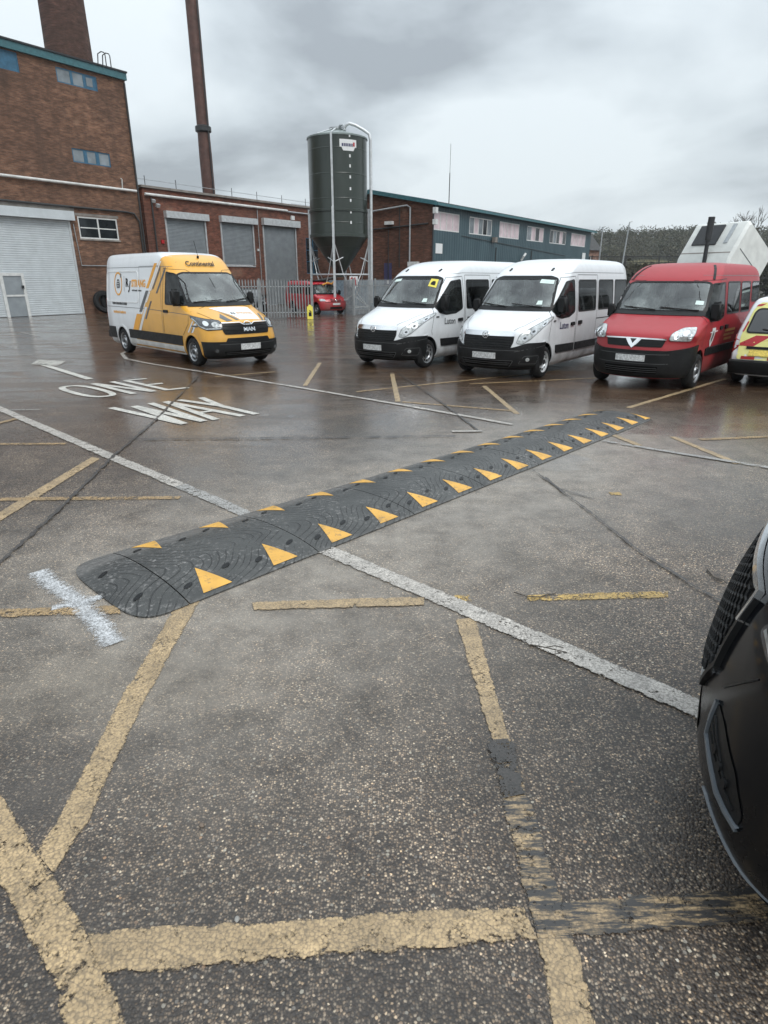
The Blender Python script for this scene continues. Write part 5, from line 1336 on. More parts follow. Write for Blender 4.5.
def make_panel_van():
    root = empty('panel_van'); FA = 1.0; WB = 4.15; sh = Shape(TGE)
    cab = [(-1.22, 1.42), (-1.40, 1.62), (-1.66, 1.92), (-1.95, 2.15), (-2.20, 2.19), (-2.27, 1.43)]
    ws = [(-.88, 1.47), (.88, 1.47), (.86, 1.60), (.78, 2.12), (.64, 2.17), (-.64, 2.17), (-.78, 2.12), (-.86, 1.60)]
    # colour break runs down and back over the flank
    p0, p1 = (-2.36, 2.66), (-4.05, .70); d = Vector((p1[0]-p0[0], p1[1]-p0[1])).normalized(); nrm = (-d.y, d.x)
    van_body(root, sh, [M['p_white'], M['p_orange']], [cab], [(ws, -2.2)], (-FA, -FA - WB), -1.1, -2.55, split=(p0, nrm), cav_top=2.3)
    fr = sh.front; L_, R_ = (lambda x, z: sh.side(x, z, 1)), (lambda x, z: sh.side(x, z, -1))
    wsb = patch('windscreen', ws, fr, M['glass'], root, .004, r=.05, grid=.12); strip('seal', round_poly(ws, .05, 4), fr, M['black_ink'], wsb, .05, .008, closed=True)
    for sg in (1, -1):
        fn = L_ if sg > 0 else R_
        glaze(root, sh, cab, sg)
        strip('door_seam', [(-1.42, .72), (-1.10, 1.0), (-1.04, 1.35), (-1.60, 1.98), (-1.92, 2.24), (-2.34, 2.28), (-2.42, 1.3), (-2.44, .45)], fn, M['black_ink'], root, .012, .003)
        strip('door_seam', [(-2.50, .45), (-2.50, 2.34), (-3.78, 2.34), (-3.78, .45)], fn, M['grey_ink'], root, .010, .003)
        strip('waist_crease', [(-1.0, 1.21), (-3.3, 1.28), (-6.1, 1.28)], fn, M['grey_ink'], root, .012, .003)
        strip('roof_seam', [(-2.1, 2.32), (-6.0, 2.32)], fn, M['grey_ink'], root, .010, .003)
        rec = [(-3.86, 1.42), (-3.86, 2.22), (-5.95, 2.22), (-6.02, 1.42)]
        strip('panel_crease', round_poly(rec, .12, 4), fn, M['white_ink'], root, .03, .009, closed=True, depth=.012)
        # black flank protection with the pale sill below
        patch('flank_cladding', [(-1.50, .46), (-1.47, .70), (-2.6, .70), (-3.8, .70), (-4.66, .70), (-4.68, .46)], fn, M['black_plastic'], root, .014, r=.02, depth=.02)
        patch('flank_cladding', [(-5.62, .40), (-5.62, .72), (-6.12, .72), (-6.12, .40)], fn, M['black_plastic'], root, .014, r=.02, depth=.02)
        patch('sill', [(-1.50, .235), (-1.50, .44), (-4.68, .44), (-4.68, .235)], fn, M['pipe_white'], root, .010, r=.02, depth=.02)
        patch('door_handle', [(-2.14, 1.22), (-2.14, 1.29), (-2.36, 1.29), (-2.36, 1.22)], fn, M['black_plastic'], root, .03, r=.02, depth=.03)
        mirror(root, -1.50, .98, 1.60, sg, 1.15)
        fnc = lambda a, b, s=sg: sh.corner(s * a, b)
        hp = [(.36, .90), (.40, 1.10), (.62, 1.13), (.93, 1.20), (.97, 1.14), (.90, .96), (.70, .88)]
        h = patch('headlight', hp, fnc, M['lens_dark'], root, .012, r=.03, depth=.03, grid=.06)
        for (a, b, rr, mm) in ((.50, 1.0, .075, 'lens'), (.69, 1.03, .065, 'chrome')): patch('reflector', [(a + rr*math.cos(t), b + rr*.85*math.sin(t)) for t in [2*math.pi*k/14 for k in range(14)]], fnc, M[mm], h, .018, grid=.2)
        strip('daytime_lamp', [(.42, .92), (.72, .91), (.88, .98), (.94, 1.14)], fnc, M['lens'], h, .025, .018)
        strip('headlight_rim', round_poly(hp, .03, 3), fnc, M['black_ink'], h, .014, .012, closed=True)
        patch('fog_lamp', [(.58 + .04*math.cos(t), .42 + .04*math.sin(t)) for t in [2*math.pi*k/12 for k in range(12)]], fnc, M['lens_dark'], root, .034, grid=.2, depth=.01)
        # slanted stripes along the colour break
        def sl(t, s_): # t along the break from top (0) to bottom (1), s_ across it forwards
            return (p0[0] + (p1[0]-p0[0]) * t + s_, p0[1] + (p1[1]-p0[1]) * t)
        def stripe(t0, t1, s0, s1, m): patch('livery_stripe', [sl(t0, s0), sl(t0, s1), sl(t1, s1), sl(t1, s0)], fn, M[m], root, .0045, grid=.15)
        stripe(.13, .44, -.26, -.10, 'orange_ink'); stripe(.47, .75, -.22, -.05, 'grey_ink'); stripe(.78, 1.0, -.34, .0, 'orange_ink')
        stripe(.05, .47, .03, .10, 'white_ink'); stripe(.18, .45, .13, .20, 'grey_ink'); stripe(.48, .62, .02, .08, 'white_ink'); stripe(.68, 1.0, .05, .19, 'white_ink')
        stripe(.60, .84, .26, .35, 'grey_ink'); stripe(.12, .50, .42, .51, 'grey_ink')
        for k, (a, b) in enumerate(((-.84, -.78), (-.70, -.58))):
            patch('livery_stripe', [(a + .0, 1.13), (b + .0, 1.13), (b - .32, .80), (a - .32, .80)], fn, M['white_ink'], root, .0045, grid=.15)
        patch('livery_stripe', [(-.76, 1.06), (-.72, 1.06), (-1.02, .76), (-1.06, .76)], fn, M['grey_ink'], root, .0050, grid=.15); patch('livery_stripe', [(-.92, .98), (-.62, .98), (-.66, .94), (-.96, .94)], fn, M['grey_ink'], root, .0055, grid=.15)
    def small_print(x, z, w, h, m, n):     # a line too small and blurred to read in the photograph
        rn = random.Random(n); mb = MB()
        for k in range(n):
            a = x + w * k / n; b = a + w / n * rn.uniform(.55, .8); t_ = z + h * rn.uniform(.3, .5); q = [(a, z - h/2), (b, z - h/2), (b, t_), (a, t_)]
            mb.add([R_(*p) + normal(R_, *p) * .006 for p in q], [(0, 1, 2, 3)])
        mb.build('small_print', M[m], root)
    # lettering on the visible flank (reads towards the front of the van)
    ring = MB(); c = (-5.17, 1.90)
    rg = strip('logo_ring', [(c[0] + .25*math.cos(t), c[1] + .29*math.sin(t)) for t in [2*math.pi*k/32 for k in range(32)]], R_, M['orange_ink'], root, .045, .007, closed=True, step=.2)
    patch('logo_mark', [(c[0] - .10, c[1] - .12), (c[0] + .10, c[1] - .12), (c[0] + .12, c[1] - .02), (c[0] + .06, c[1] + .12), (c[0] - .06, c[1] + .12), (c[0] - .12, c[1] - .02)], R_, M['grey_ink'], rg, .007, r=.03)
    for z in (-.06, .0, .06): strip('logo_mark', [(c[0] - .08, c[1] + z), (c[0] + .08, c[1] + z)], R_, M['white_ink'], rg, .014, .010)
    patch('logo_mark', [(c[0] + .16, c[1] + .16), (c[0] + .22, c[1] + .16), (c[0] + .22, c[1] + .27), (c[0] + .16, c[1] + .27)], R_, M['grey_ink'], rg, .012)
    strip('divider', [(-4.76, 1.70), (-4.76, 2.10)], R_, M['grey_ink'], root, .014, .006)
    text('side_lettering', 'R', R_, (-4.66, 1.83), .30, M['black_ink'], root, bold=.012)
    text('side_lettering', 'J', R_, (-4.45, 1.76), .30, M['black_ink'], root, shear=.3, bold=.012)
    text('side_lettering', 'STRANG', R_, (-4.27, 1.83), .25, M['orange_ink'], root, bold=.010, sx=.92)
    small_print(-4.24, 1.735, 0.62, 0.045, 'black_ink', 9)
    small_print(-5.62, 1.375, 1.0, 0.07, 'black_ink', 13)
    small_print(-5.6, 1.14, 0.86, 0.07, 'orange_ink', 10)
    text('header_lettering', 'Continental', fr, (-.46, 2.325), .15, M['black_ink'], root, shear=.15, bold=.003, off=.03, sx=1.1)
    rear_t = None
    # bonnet: white wedge with dark curved bands
    top = lambda x, y: sh.top(x, y, 1.0, 1.385)
    patch('bonnet_panel', [(-.98, -.50), (-.98, .62), (-.20, .46), (-.20, -.10), (-.45, -.18)], top, M['white_ink'], root, .005)
    patch('bonnet_stripe', [(-.60, -.42), (-.30, -.38), (-.19, -.32), (-.19, -.48), (-.40, -.55)], top, M['grey_ink'], root, .006); patch('bonnet_stripe', [(-.75, -.40), (-.35, -.20), (-.19, -.14), (-.19, -.22), (-.40, -.28)], top, M['grey_ink'], root, .007)
    patch('bonnet_stripe', [(-.60, .64), (-.60, .70), (-.19, .56), (-.19, .50)], top, M['grey_ink'], root, .006)
    strip('bonnet_seam', [(-.20, -.60), (-.45, -.74), (-.9, -.86)], top, M['black_ink'], root, .012, .004); strip('bonnet_seam', [(-.20, .60), (-.45, .74), (-.9, .86)], top, M['black_ink'], root, .012, .004)
    text('bonnet_lettering', 'RJ', top, (-.52, -.14), .13, M['black_ink'], root, dx=(0, 1), dy=(-1, 0), off=.009, bold=.003); text('bonnet_lettering', 'STRANG', top, (-.52, .02), .13, M['orange_ink'], root, dx=(0, 1), dy=(-1, 0), off=.009, bold=.002, sx=.9)
    gr = [(-.60, .78), (.60, .78), (.64, .88), (.62, 1.03), (-.62, 1.03), (-.64, .88)]
    gp = patch('grille', gr, fr, M['black_ink'], root, .016, r=.03, depth=.03)
    for z in (.83, .89, .98): strip('grille_bar', [(-.60, z), (.60, z)], fr, M['black_plastic'], gp, .025, .030, depth=.02)
    strip('chrome_bar', [(-.62, 1.035), (-.2, 1.04), (-.10, .99), (.10, .99), (.2, 1.04), (.62, 1.035)], fr, M['chrome'], gp, .022, .030)
    text('grille_letters', 'MAN', fr, (-.145, .845), .115, M['chrome'], gp, off=.045, bold=.006, sx=1.25)
    strip('grille_lion', [(-.10, 1.01), (-.05, 1.05), (.02, 1.055), (.07, 1.04), (.10, 1.0)], fr, M['chrome'], gp, .02, .034)
    band('bumper', sh, .24, .62, -1.0, 1.0, M['black_plastic'], root, .024, .03, 60)
    band('bumper_lip', sh, .21, .27, -.9, .9, M['black_ink'], root, .036, .02, 50)
    patch('intake', [(-.62, .60), (.62, .60), (.56, .70), (-.56, .70)], fr, M['black_ink'], root, .012, r=.02)
    li = patch('lower_intake', [(-.62, .30), (.62, .30), (.66, .40), (-.66, .40)], fr, M['deep_black'], root, .028, r=.02)
    for zz in (.335, .37): strip('intake_bar', [(-.62, zz), (.62, zz)], fr, M['dark_trim'], li, .010, .034)
    strip('bumper_step', [(-.86, .56), (.86, .56)], fr, M['dark_trim'], root, .012, .030)
    patch('number_plate', [(-.27, .43), (.27, .43), (.27, .56), (-.27, .56)], fr, M['plate'], root, .050, depth=.02)
    patch('scuttle', [(-.90, 1.385), (.90, 1.385), (.88, 1.46), (-.88, 1.46)], fr, M['black_plastic'], root, .012, r=.02)
    wiper(root, fr, -.74, 1.48, -.02, 1.52); wiper(root, fr, .10, 1.48, .78, 1.54)
    MB().tube([fr(-.0, 2.52) + Vector((-.02, 0, 0)), fr(-.0, 2.52) + Vector((.0, 0, .06))], .03, 8).tube([fr(0, 2.52) + Vector((0, 0, .05)), fr(0, 2.52) + Vector((-.14, 0, .42))], .006, 6).build('roof_aerial', M['black_ink'], root)
    d = MB(); d.box(-1.62, -1.12, -.88, .88, .98, 1.34); d.build('dashboard', M['interior'], root)
    MB().box(-1.55, -1.35, -.66, -.36, 1.345, 1.352).build('papers', M['white_ink'], root)
    s = MB(); s.lathe([(.185, -.012), (.20, 0), (.185, .012), (.172, 0)], 'x', 28, closed=True); s.obox((0, 0, 0), .02, .34, .04); sw = s.build('steering_wheel', M['black_ink'], root, 40); sw.location = (-1.66, -.45, 1.34); sw.rotation_euler = (0, R(-30), 0)
    for y in (-.5, .25, .66): seat(root, -2.05, y, .55)
    for x in (-FA, -FA - WB):
        for sg in (-1, 1): wheel(root, x, sg * .90, .345, .22)
    arch_lips(root, sh, (-FA,), .425, M['p_orange'], w=.05, off=.012); arch_lips(root, sh, (-FA - WB,), .425, M['p_white'], w=.06, off=.014)
    rr = sh.rear
    for sg in (-1, 1): patch('rear_lamp', [(sg*.99, .95), (sg*.88, .95), (sg*.88, 1.5), (sg*.96, 1.5)], rr, M['red_lens'], root, .012, r=.02, depth=.01)
    strip('door_seam', [(0, .5), (0, 2.5)], rr, M['black_ink'], root, .015, .004)
    b = MB(); b.box(-6.34, -6.14, -.97, .97, .38, .58); b.build('rear_bumper', M['black_plastic'], root)
    MB().box(-5.9, -.6, -.80, .80, .26, .42).build('underbody', M['black_ink'], root)
    return root
pv = make_panel_van(); tag(pv, 'orange and white liveried panel van facing right on the far left side of the yard', 'van')
place(pv, (-3.98, 16.3), 314, 1.0)

# ------------------------------------------------------------------ things behind and beside the yard
def palisade(p0, p1, label, name='palisade_fence', post_ends=(True, True), hgt=1.98, group='palisade fencing by the silo'):
    a, b = Vector((*p0, 0)), Vector((*p1, 0)); L = (b - a).length; rz = math.atan2((b-a).y, (b-a).x)
    r = empty(name, a, rz); tag(r, label, 'fence', group)
    nb = max(1, round(L / 2.75)); bw = L / nb
    for k in range(nb + 1):
        if (k == 0 and not post_ends[0]) or (k == nb and not post_ends[1]): continue
        m = MB(); m.box(k*bw - .04, k*bw + .04, .02, .12, 0, hgt + .05); m.build('post', M['fence_steel'], r)
    for k in range(nb):
        m = MB(); m.box(k*bw + .042, (k+1)*bw - .042, .03, .07, .28, .33); m.build('rail', M['galv'], r); m = MB(); m.box(k*bw + .042, (k+1)*bw - .042, .03, .07, 1.60, 1.65); m.build('rail', M['galv'], r)
        m = MB(); n = int(bw / .155)
        for i in range(n):
            x = k*bw + (i + .5) * bw / n; z0, z1 = .05, hgt
            m.add([(x-.034, .0, z0), (x-.012, -.022, z0), (x+.012, -.022, z0), (x+.034, .0, z0), (x-.034, .0, z1-.09), (x-.012, -.022, z1), (x+.012, -.022, z1), (x+.034, .0, z1-.09), (x+.01, .005, z0), (x-.01, .005, z0), (x+.01, .005, z1-.05), (x-.01, .005, z1-.05)],
                  [(0,1,5,4),(1,2,6,5),(2,3,7,6),(3,8,10,7),(8,9,11,10),(9,0,4,11),(4,5,6,7,10,11)])
        m.build('pale_panel', M['fence_steel'], r)
    return r
palisade((-9.4, 34.35), (-3.86, 35.15), 'galvanised palisade fence running from behind the orange van to the gate opening')
palisade((-1.72, 37.7), (.75, 42.1), 'galvanised palisade fence between the open gate and the brick gable of the hall', post_ends=(True, True))
palisade((-2.45, 39.9), (-1.8, 37.75), 'open gate leaf of grey palisade standing beside the small red van', name='fence_gate')

SMALL = [(.22, -.12, -4.60, .82, .45), (.32, -.03, -4.66, .88, .5), (.50, .0, -4.70, .91, .52), (.70, -.02, -4.72, .92, .55), (.86, -.10, -4.72, .92, .58), (.95, -.28, -4.72, .918, .55), (1.05, -.62, -4.71, .915, .5), (1.12, -.88, -4.70, .91, .42),
         (1.30, -1.05, -4.68, .89, .36), (1.62, -1.38, -4.64, .84, .32), (1.74, -1.55, -4.60, .81, .3), (1.84, -1.85, -4.54, .74, .28), (1.90, -2.2, -4.40, .60, .26)]
def make_small_van():
    root = empty('small_van'); sh = Shape(SMALL, 2.5); FA = .85
    ws = [(-.76, 1.18), (.76, 1.18), (.68, 1.62), (.60, 1.67), (-.60, 1.67), (-.68, 1.62)]; cab = [(-1.05, 1.14), (-1.30, 1.50), (-1.50, 1.66), (-2.05, 1.68), (-2.08, 1.10)]
    van_body(root, sh, [M['p_red2']], [cab], [(ws, -1.7)], (-FA, -FA - 2.9), -.9, -2.3, floor=.78, dash_x=-.92, arch_r=.37, cav_top=1.74)
    fr = sh.front; w = patch('windscreen', ws, fr, M['glass'], root, .004, r=.05, grid=.12); strip('seal', round_poly(ws, .05, 4), fr, M['black_ink'], w, .05, .008, closed=True)
    for sg in (-1, 1):
        glaze(root, sh, cab, sg); fnc = lambda a, b, s=sg: sh.corner(s * a, b)
        h = patch('headlight', [(.44, .76), (.84, .76), (.84, .88), (.50, .88)], fnc, M['lens'], root, .014, r=.03, depth=.02); patch('indicator', [(.85, .77), (.93, .77), (.93, .87), (.85, .87)], fnc, M['amber'], root, .014, depth=.02)
        mirror(root, -1.15, .86, 1.22, sg, .8)
        patch('side_window', [(-2.3, 1.14), (-2.3, 1.66), (-4.2, 1.66), (-4.2, 1.14)], lambda a, b, s=sg: sh.side(a, b, s), M['glass_dark'], root, .006, r=.05)
        strip('door_seam', [(-1.0, .4), (-1.0, 1.1)], lambda a, b, s=sg: sh.side(a, b, s), M['black_ink'], root, .012, .003); strip('door_seam', [(-2.15, .4), (-2.15, 1.72)], lambda a, b, s=sg: sh.side(a, b, s), M['black_ink'], root, .012, .003)
        for x in (-FA, -FA - 2.9): wheel(root, x, sg * .80, .30, .19)
    g_ = patch('grille', [(-.36, .74), (.36, .74), (.36, .88), (-.36, .88)], fr, M['black_ink'], root, .010, r=.02); strip('grille_bar', [(-.36, .81), (.36, .81)], fr, M['p_red2'], g_, .03, .014)
    em = MB(); c = fr(0, .81) + Vector((.03, 0, 0)); em.lathe([(.055, -.006), (.068, 0), (.055, .008), (.045, 0)], 'x', 20, c, closed=True); em.tube([c + Vector((0, -.04, .035)), c + Vector((0, -.018, -.04)), c + Vector((0, 0, 0)), c + Vector((0, .018, -.04)), c + Vector((0, .04, .035))], .006, 6); em.build('emblem', M['chrome'], g_)
    patch('number_plate', [(-.26, .54), (.26, .54), (.26, .65), (-.26, .65)], fr, M['plate'], root, .03, depth=.02)
    strip('bumper_crease', [(-.7, .70), (.7, .70)], fr, M['black_ink'], root, .02, .01); patch('intake', [(-.42, .32), (.42, .32), (.42, .44), (-.42, .44)], fr, M['black_ink'], root, .012)
    patch('scuttle', [(-.78, 1.11), (.78, 1.11), (.76, 1.16), (-.76, 1.16)], fr, M['black_plastic'], root, .012)
    top = MB(); top.box(-4.45, -1.75, -.62, .62, 1.88, 1.915); top.build('roof_panel', M['black_ink'], root)
    d = MB(); d.box(-1.4, -.98, -.8, .8, .80, 1.06); d.build('dashboard', M['interior'], root)
    for y in (-.4, .4): seat(root, -1.8, y, .38)
    MB().box(-4.4, -.5, -.72, .72, .24, .38).build('underbody', M['black_ink'], root)
    return root
sv = make_small_van(); tag(sv, 'small bright red van with a black roof standing in the open gate by the silo', 'van')
place(sv, (-3.35, 39.5), 307, .85)

CAR = [(.18, -.20, -4.05, .74, .60), (.26, -.06, -4.14, .82, .68), (.40, .0, -4.18, .87, .72), (.55, -.01, -4.20, .885, .72), (.68, -.06, -4.20, .885, .70), (.76, -.16, -4.19, .88, .66), (.84, -.42, -4.17, .875, .6), (.92, -.84, -4.14, .87, .5),
       (.97, -1.02, -4.11, .86, .42), (1.15, -1.28, -4.02, .81, .34), (1.34, -1.58, -3.88, .74, .3), (1.42, -1.80, -3.74, .68, .28), (1.47, -2.15, -3.45, .54, .26)]
def make_small_car(mat_, label):
    root = empty('hatchback_car'); sh = Shape(CAR, 2.3); FA = .82; tag(root, label, 'car')
    b = sh.solid(.08).build('body', [M[mat_]], root); w = MB()
    for x in (-FA, -FA - 2.5):
        for sg in (-1, 1): w.lathe([(.0005, sg*.55), (.36, sg*.55), (.36, sg*1.2), (.0005, sg*1.2)], 'y', 32, (x, 0, .30))
    carve(b, [(w, M['black_ink'])]); fr = sh.front
    patch('windscreen', [(-.74, 1.0), (.74, 1.0), (.62, 1.36), (-.62, 1.36)], fr, M['glass_dark'], root, .006, r=.05)
    patch('rear_window', [(-.66, 1.02), (.66, 1.02), (.55, 1.32), (-.55, 1.32)], sh.rear, M['glass_dark'], root, .006, r=.05)
    for sg in (-1, 1):
        fn = lambda a, c, s=sg: sh.side(a, c, s); fnc = lambda a, c, s=sg: sh.corner(s * a, c)
        patch('side_window', [(-1.35, .99), (-1.72, 1.33), (-2.35, 1.36), (-2.35, .99)], fn, M['glass_dark'], root, .006, r=.03); patch('side_window', [(-2.43, .99), (-2.43, 1.36), (-3.1, 1.33), (-3.45, 1.0)], fn, M['glass_dark'], root, .006, r=.03)
        patch('headlight', [(.44, .60), (.80, .62), (.86, .74), (.5, .70)], fnc, M['lens'], root, .010, r=.03, depth=.02); mirror(root, -1.35, .84, 1.02, sg, .6)
        for x in (-FA, -FA - 2.5): wheel(root, x, sg * .78, .30, .19)
        strip('door_seam', [(-2.39, .3), (-2.39, 1.38)], fn, M['black_ink'], root, .012, .003); strip('door_seam', [(-1.22, .3), (-1.22, .97)], fn, M['black_ink'], root, .012, .003)
    patch('grille', [(-.36, .48), (.36, .48), (.40, .60), (-.40, .60)], fr, M['black_ink'], root, .01, r=.02); patch('number_plate', [(-.26, .32), (.26, .32), (.26, .42), (-.26, .42)], fr, M['plate'], root, .02, depth=.01)
    MB().box(-3.9, -.5, -.66, .66, .20, .34).build('underbody', M['black_ink'], root)
    return root
c1 = make_small_car('p_black', 'dark hatchback car half hidden between the fence and the low brick range'); place(c1, (-7.9, 38.6), 290, .82)

def make_floor_sign():
    r = empty('floor_sign', (-3.92, 34.2, 0), R(10)); tag(r, 'yellow folding floor sign standing against the fence end beside the gate opening', 'floor sign')
    for sg in (-1, 1):
        m = MB(); rt = Matrix.Rotation(R(sg * 9), 3, 'X'); m.obox((0, sg*.09, .33), .30, .025, .64, rt); m.obox((0, sg*.035, .68), .16, .03, .06, rt); m.build('panel', M['yellow_ink'], r)
    m = MB(); m.obox((0, -.12, .26), .15, .006, .20, Matrix.Rotation(R(-9), 3, 'X')); m.tube([(-.04, -.115, .45), (.02, -.11, .42), (.06, -.115, .38)], .02, 6); m.build('slipping_figure', M['black_ink'], r)
    MB().tube([(-.05, 0, .70), (0, 0, .74), (.05, 0, .70)], .012, 6).build('handle', M['yellow_ink'], r)
make_floor_sign()

def make_tyres():
    o = Vector((-15.5, 43.5, 0)); a = Vector((.578, .816, 0)); d = Vector((-.816, .578, 0))
    for k, (x, r, y, lean, lb) in enumerate(((-3.75, .66, -.42, 14, 'big black tyre leaning on the brown brick wall beside the shutter, in front of another'), (-3.15, .64, -.16, 8, 'big black tyre closest to the brown brick wall, half behind the first one'))):
        p = o + a * x + d * y; e = empty('scrap_tyre_casing', (p.x, p.y, 0), WALL_A); tag(e, lb, 'tyre', 'tyres leaning on the brick wall')
        m = MB(); m.lathe([(r*.58, -.10), (r*.75, -.15), (r*.95, -.13), (r, -.09), (r, .09), (r*.95, .13), (r*.75, .15), (r*.58, .10), (r*.62, 0)], 'y', 44, closed=True); t_ = m.build('tyre_casing', M['rubber'], e, 40)
        t_.location = (0, 0, r * math.cos(R(lean)) + .03); t_.rotation_euler = (R(-lean), 0, 0)
make_tyres()

def make_tipped_lorry():
    h = R(209); r = empty('lorry', (12.3, 24.4, 0), h); tag(r, 'white lorry with its cab tilted forward, dark roof hatch showing, behind the red minibus', 'lorry')
    white = plain('cream_lorry_paint', (.66, .67, .64), .4, var=.12, scale=2.5)
    # cab outline from the side (x forward, z up), tilted about its front lower edge
    prof = [(0, 0), (.02, .75), (-.10, 1.15), (-.50, 1.92), (-.80, 2.04), (-2.16, 2.0), (-2.26, 1.9), (-2.26, .1), (-2.16, 0)]
    th = R(58); hz = .98; W = 1.06
    def T(x, y, z): return Vector((x*math.cos(th) + z*math.sin(th) - .35, y, -x*math.sin(th) + z*math.cos(th) + hz))
    m = MB(); n = len(prof); ins = []
    c = Vector((-.9, 1.0))
    for y, k in ((-W, .93), (-W + .10, 1), (W - .10, 1), (W, .93)):
        ins.append([T(c.x + (x - c.x) * k, y, c.y + (z - c.y) * k) for x, z in prof])
    vs = [v for g_ in ins for v in g_]; fs = [tuple(range(n)), tuple(range(4*n-1, 3*n-1, -1))]
    for j in range(3):
        for i in range(n): fs.append((j*n+i, j*n+(i+1) % n, (j+1)*n+(i+1) % n, (j+1)*n+i))
    cab_ = m.add(vs, fs).build('cab', white, r, 30)
    def quad(name, pts, mt, off, parent=cab_):
        q = [T(*p) for p in pts]; nn = (q[1]-q[0]).cross(q[2]-q[0]).normalized()
        ctr = T(-.9, 0, 1.0)
        if nn.dot(q[0] - ctr) < 0: nn = -nn
        mb = MB(); mb.add([p + nn*off for p in q] + [p - nn*.01 for p in q], [(0,1,2,3),(7,6,5,4),(0,4,5,1),(1,5,6,2),(2,6,7,3),(3,7,4,0)]); return mb.build(name, mt, parent)
    zr = lambda x: 2.04 + (x + .80) * (2.04 - 2.0) / 1.36
    quad('roof_hatch', [(-2.08, -.72, zr(-2.08)), (-2.08, .22, zr(-2.08)), (-1.30, .22, zr(-1.30)), (-1.30, -.72, zr(-1.30))], M['dark_steel'], .05)
    quad('roof_vent', [(-2.10, .50, zr(-2.10)), (-2.10, .64, zr(-2.10)), (-1.35, .64, zr(-1.35)), (-1.35, .50, zr(-1.35))], M['galv'], .03)
    quad('windscreen', [(-.13, -.95, 1.20), (-.13, .95, 1.20), (-.53, .90, 1.88), (-.53, -.90, 1.88)], M['glass_dark'], .012)
    for sg in (-1, 1):
        quad('side_window', [(-.22, sg*W, 1.12), (-.80, sg*W, 1.12), (-.80, sg*W, 1.62), (-.46, sg*W, 1.62)], M['glass_dark'], .012)
        quad('door_seam', [(-1.25, sg*W, .3), (-1.28, sg*W, .3), (-1.28, sg*W, 1.8), (-1.25, sg*W, 1.8)], M['grey_ink'], .006)
    quad('roof_seam', [(-1.0, -.98, zr(-1.0)), (-1.0, .95, zr(-1.0)), (-.96, .95, zr(-.96)), (-.96, -.98, zr(-.96))], M['concrete'], .006)
    MB().box(-7.2, .2, -.45, .45, .62, .92).build('chassis', M['dark_steel'], r)
    e = MB(); e.box(-1.7, -.2, -.5, .5, .92, 1.6); e.build('engine', M['dark_steel'], r)
    MB().tube([(1.0, .12, .6), (1.0, .12, 3.6)], .07, 14).tube([(1.0, .12, 3.3), (.99, .12, 4.05)], .11, 14).tube([(1.0, .12, .75), (.1, .12, .72)], .07, 8).build('exhaust_stack', M['dark_steel'], r, 40)
    MB().box(-1.5, -1.0, -1.15, -.7, .9, 2.3).build('air_intake', M['black_plastic'], r)
    bd = MB(); bd.box(-7.3, -2.4, -1.2, 1.2, 1.0, 1.12); 
    bd.build('load_bed', M['dark_steel'], r)
    for x in (-.6, -5.6):
        for sg in (-1, 1): wheel(r, x, sg * .98, .48, .28, cap=False)
    MB().box(.05, .28, -1.15, 1.15, .45, .85).build('bumper', M['black_plastic'], r)
make_tipped_lorry()

bus3 = copy_tree(bus2)
for ch in [x for x in COL.objects if x.parent is bus3 and x.name.startswith('door_lettering')]: bpy.data.objects.remove(ch)
tag(bus3, 'white minibus furthest back at the right edge, behind the striped estate car', 'minibus', 'white minibuses')
place(bus3, (11.75, 17.9), 228, .87)

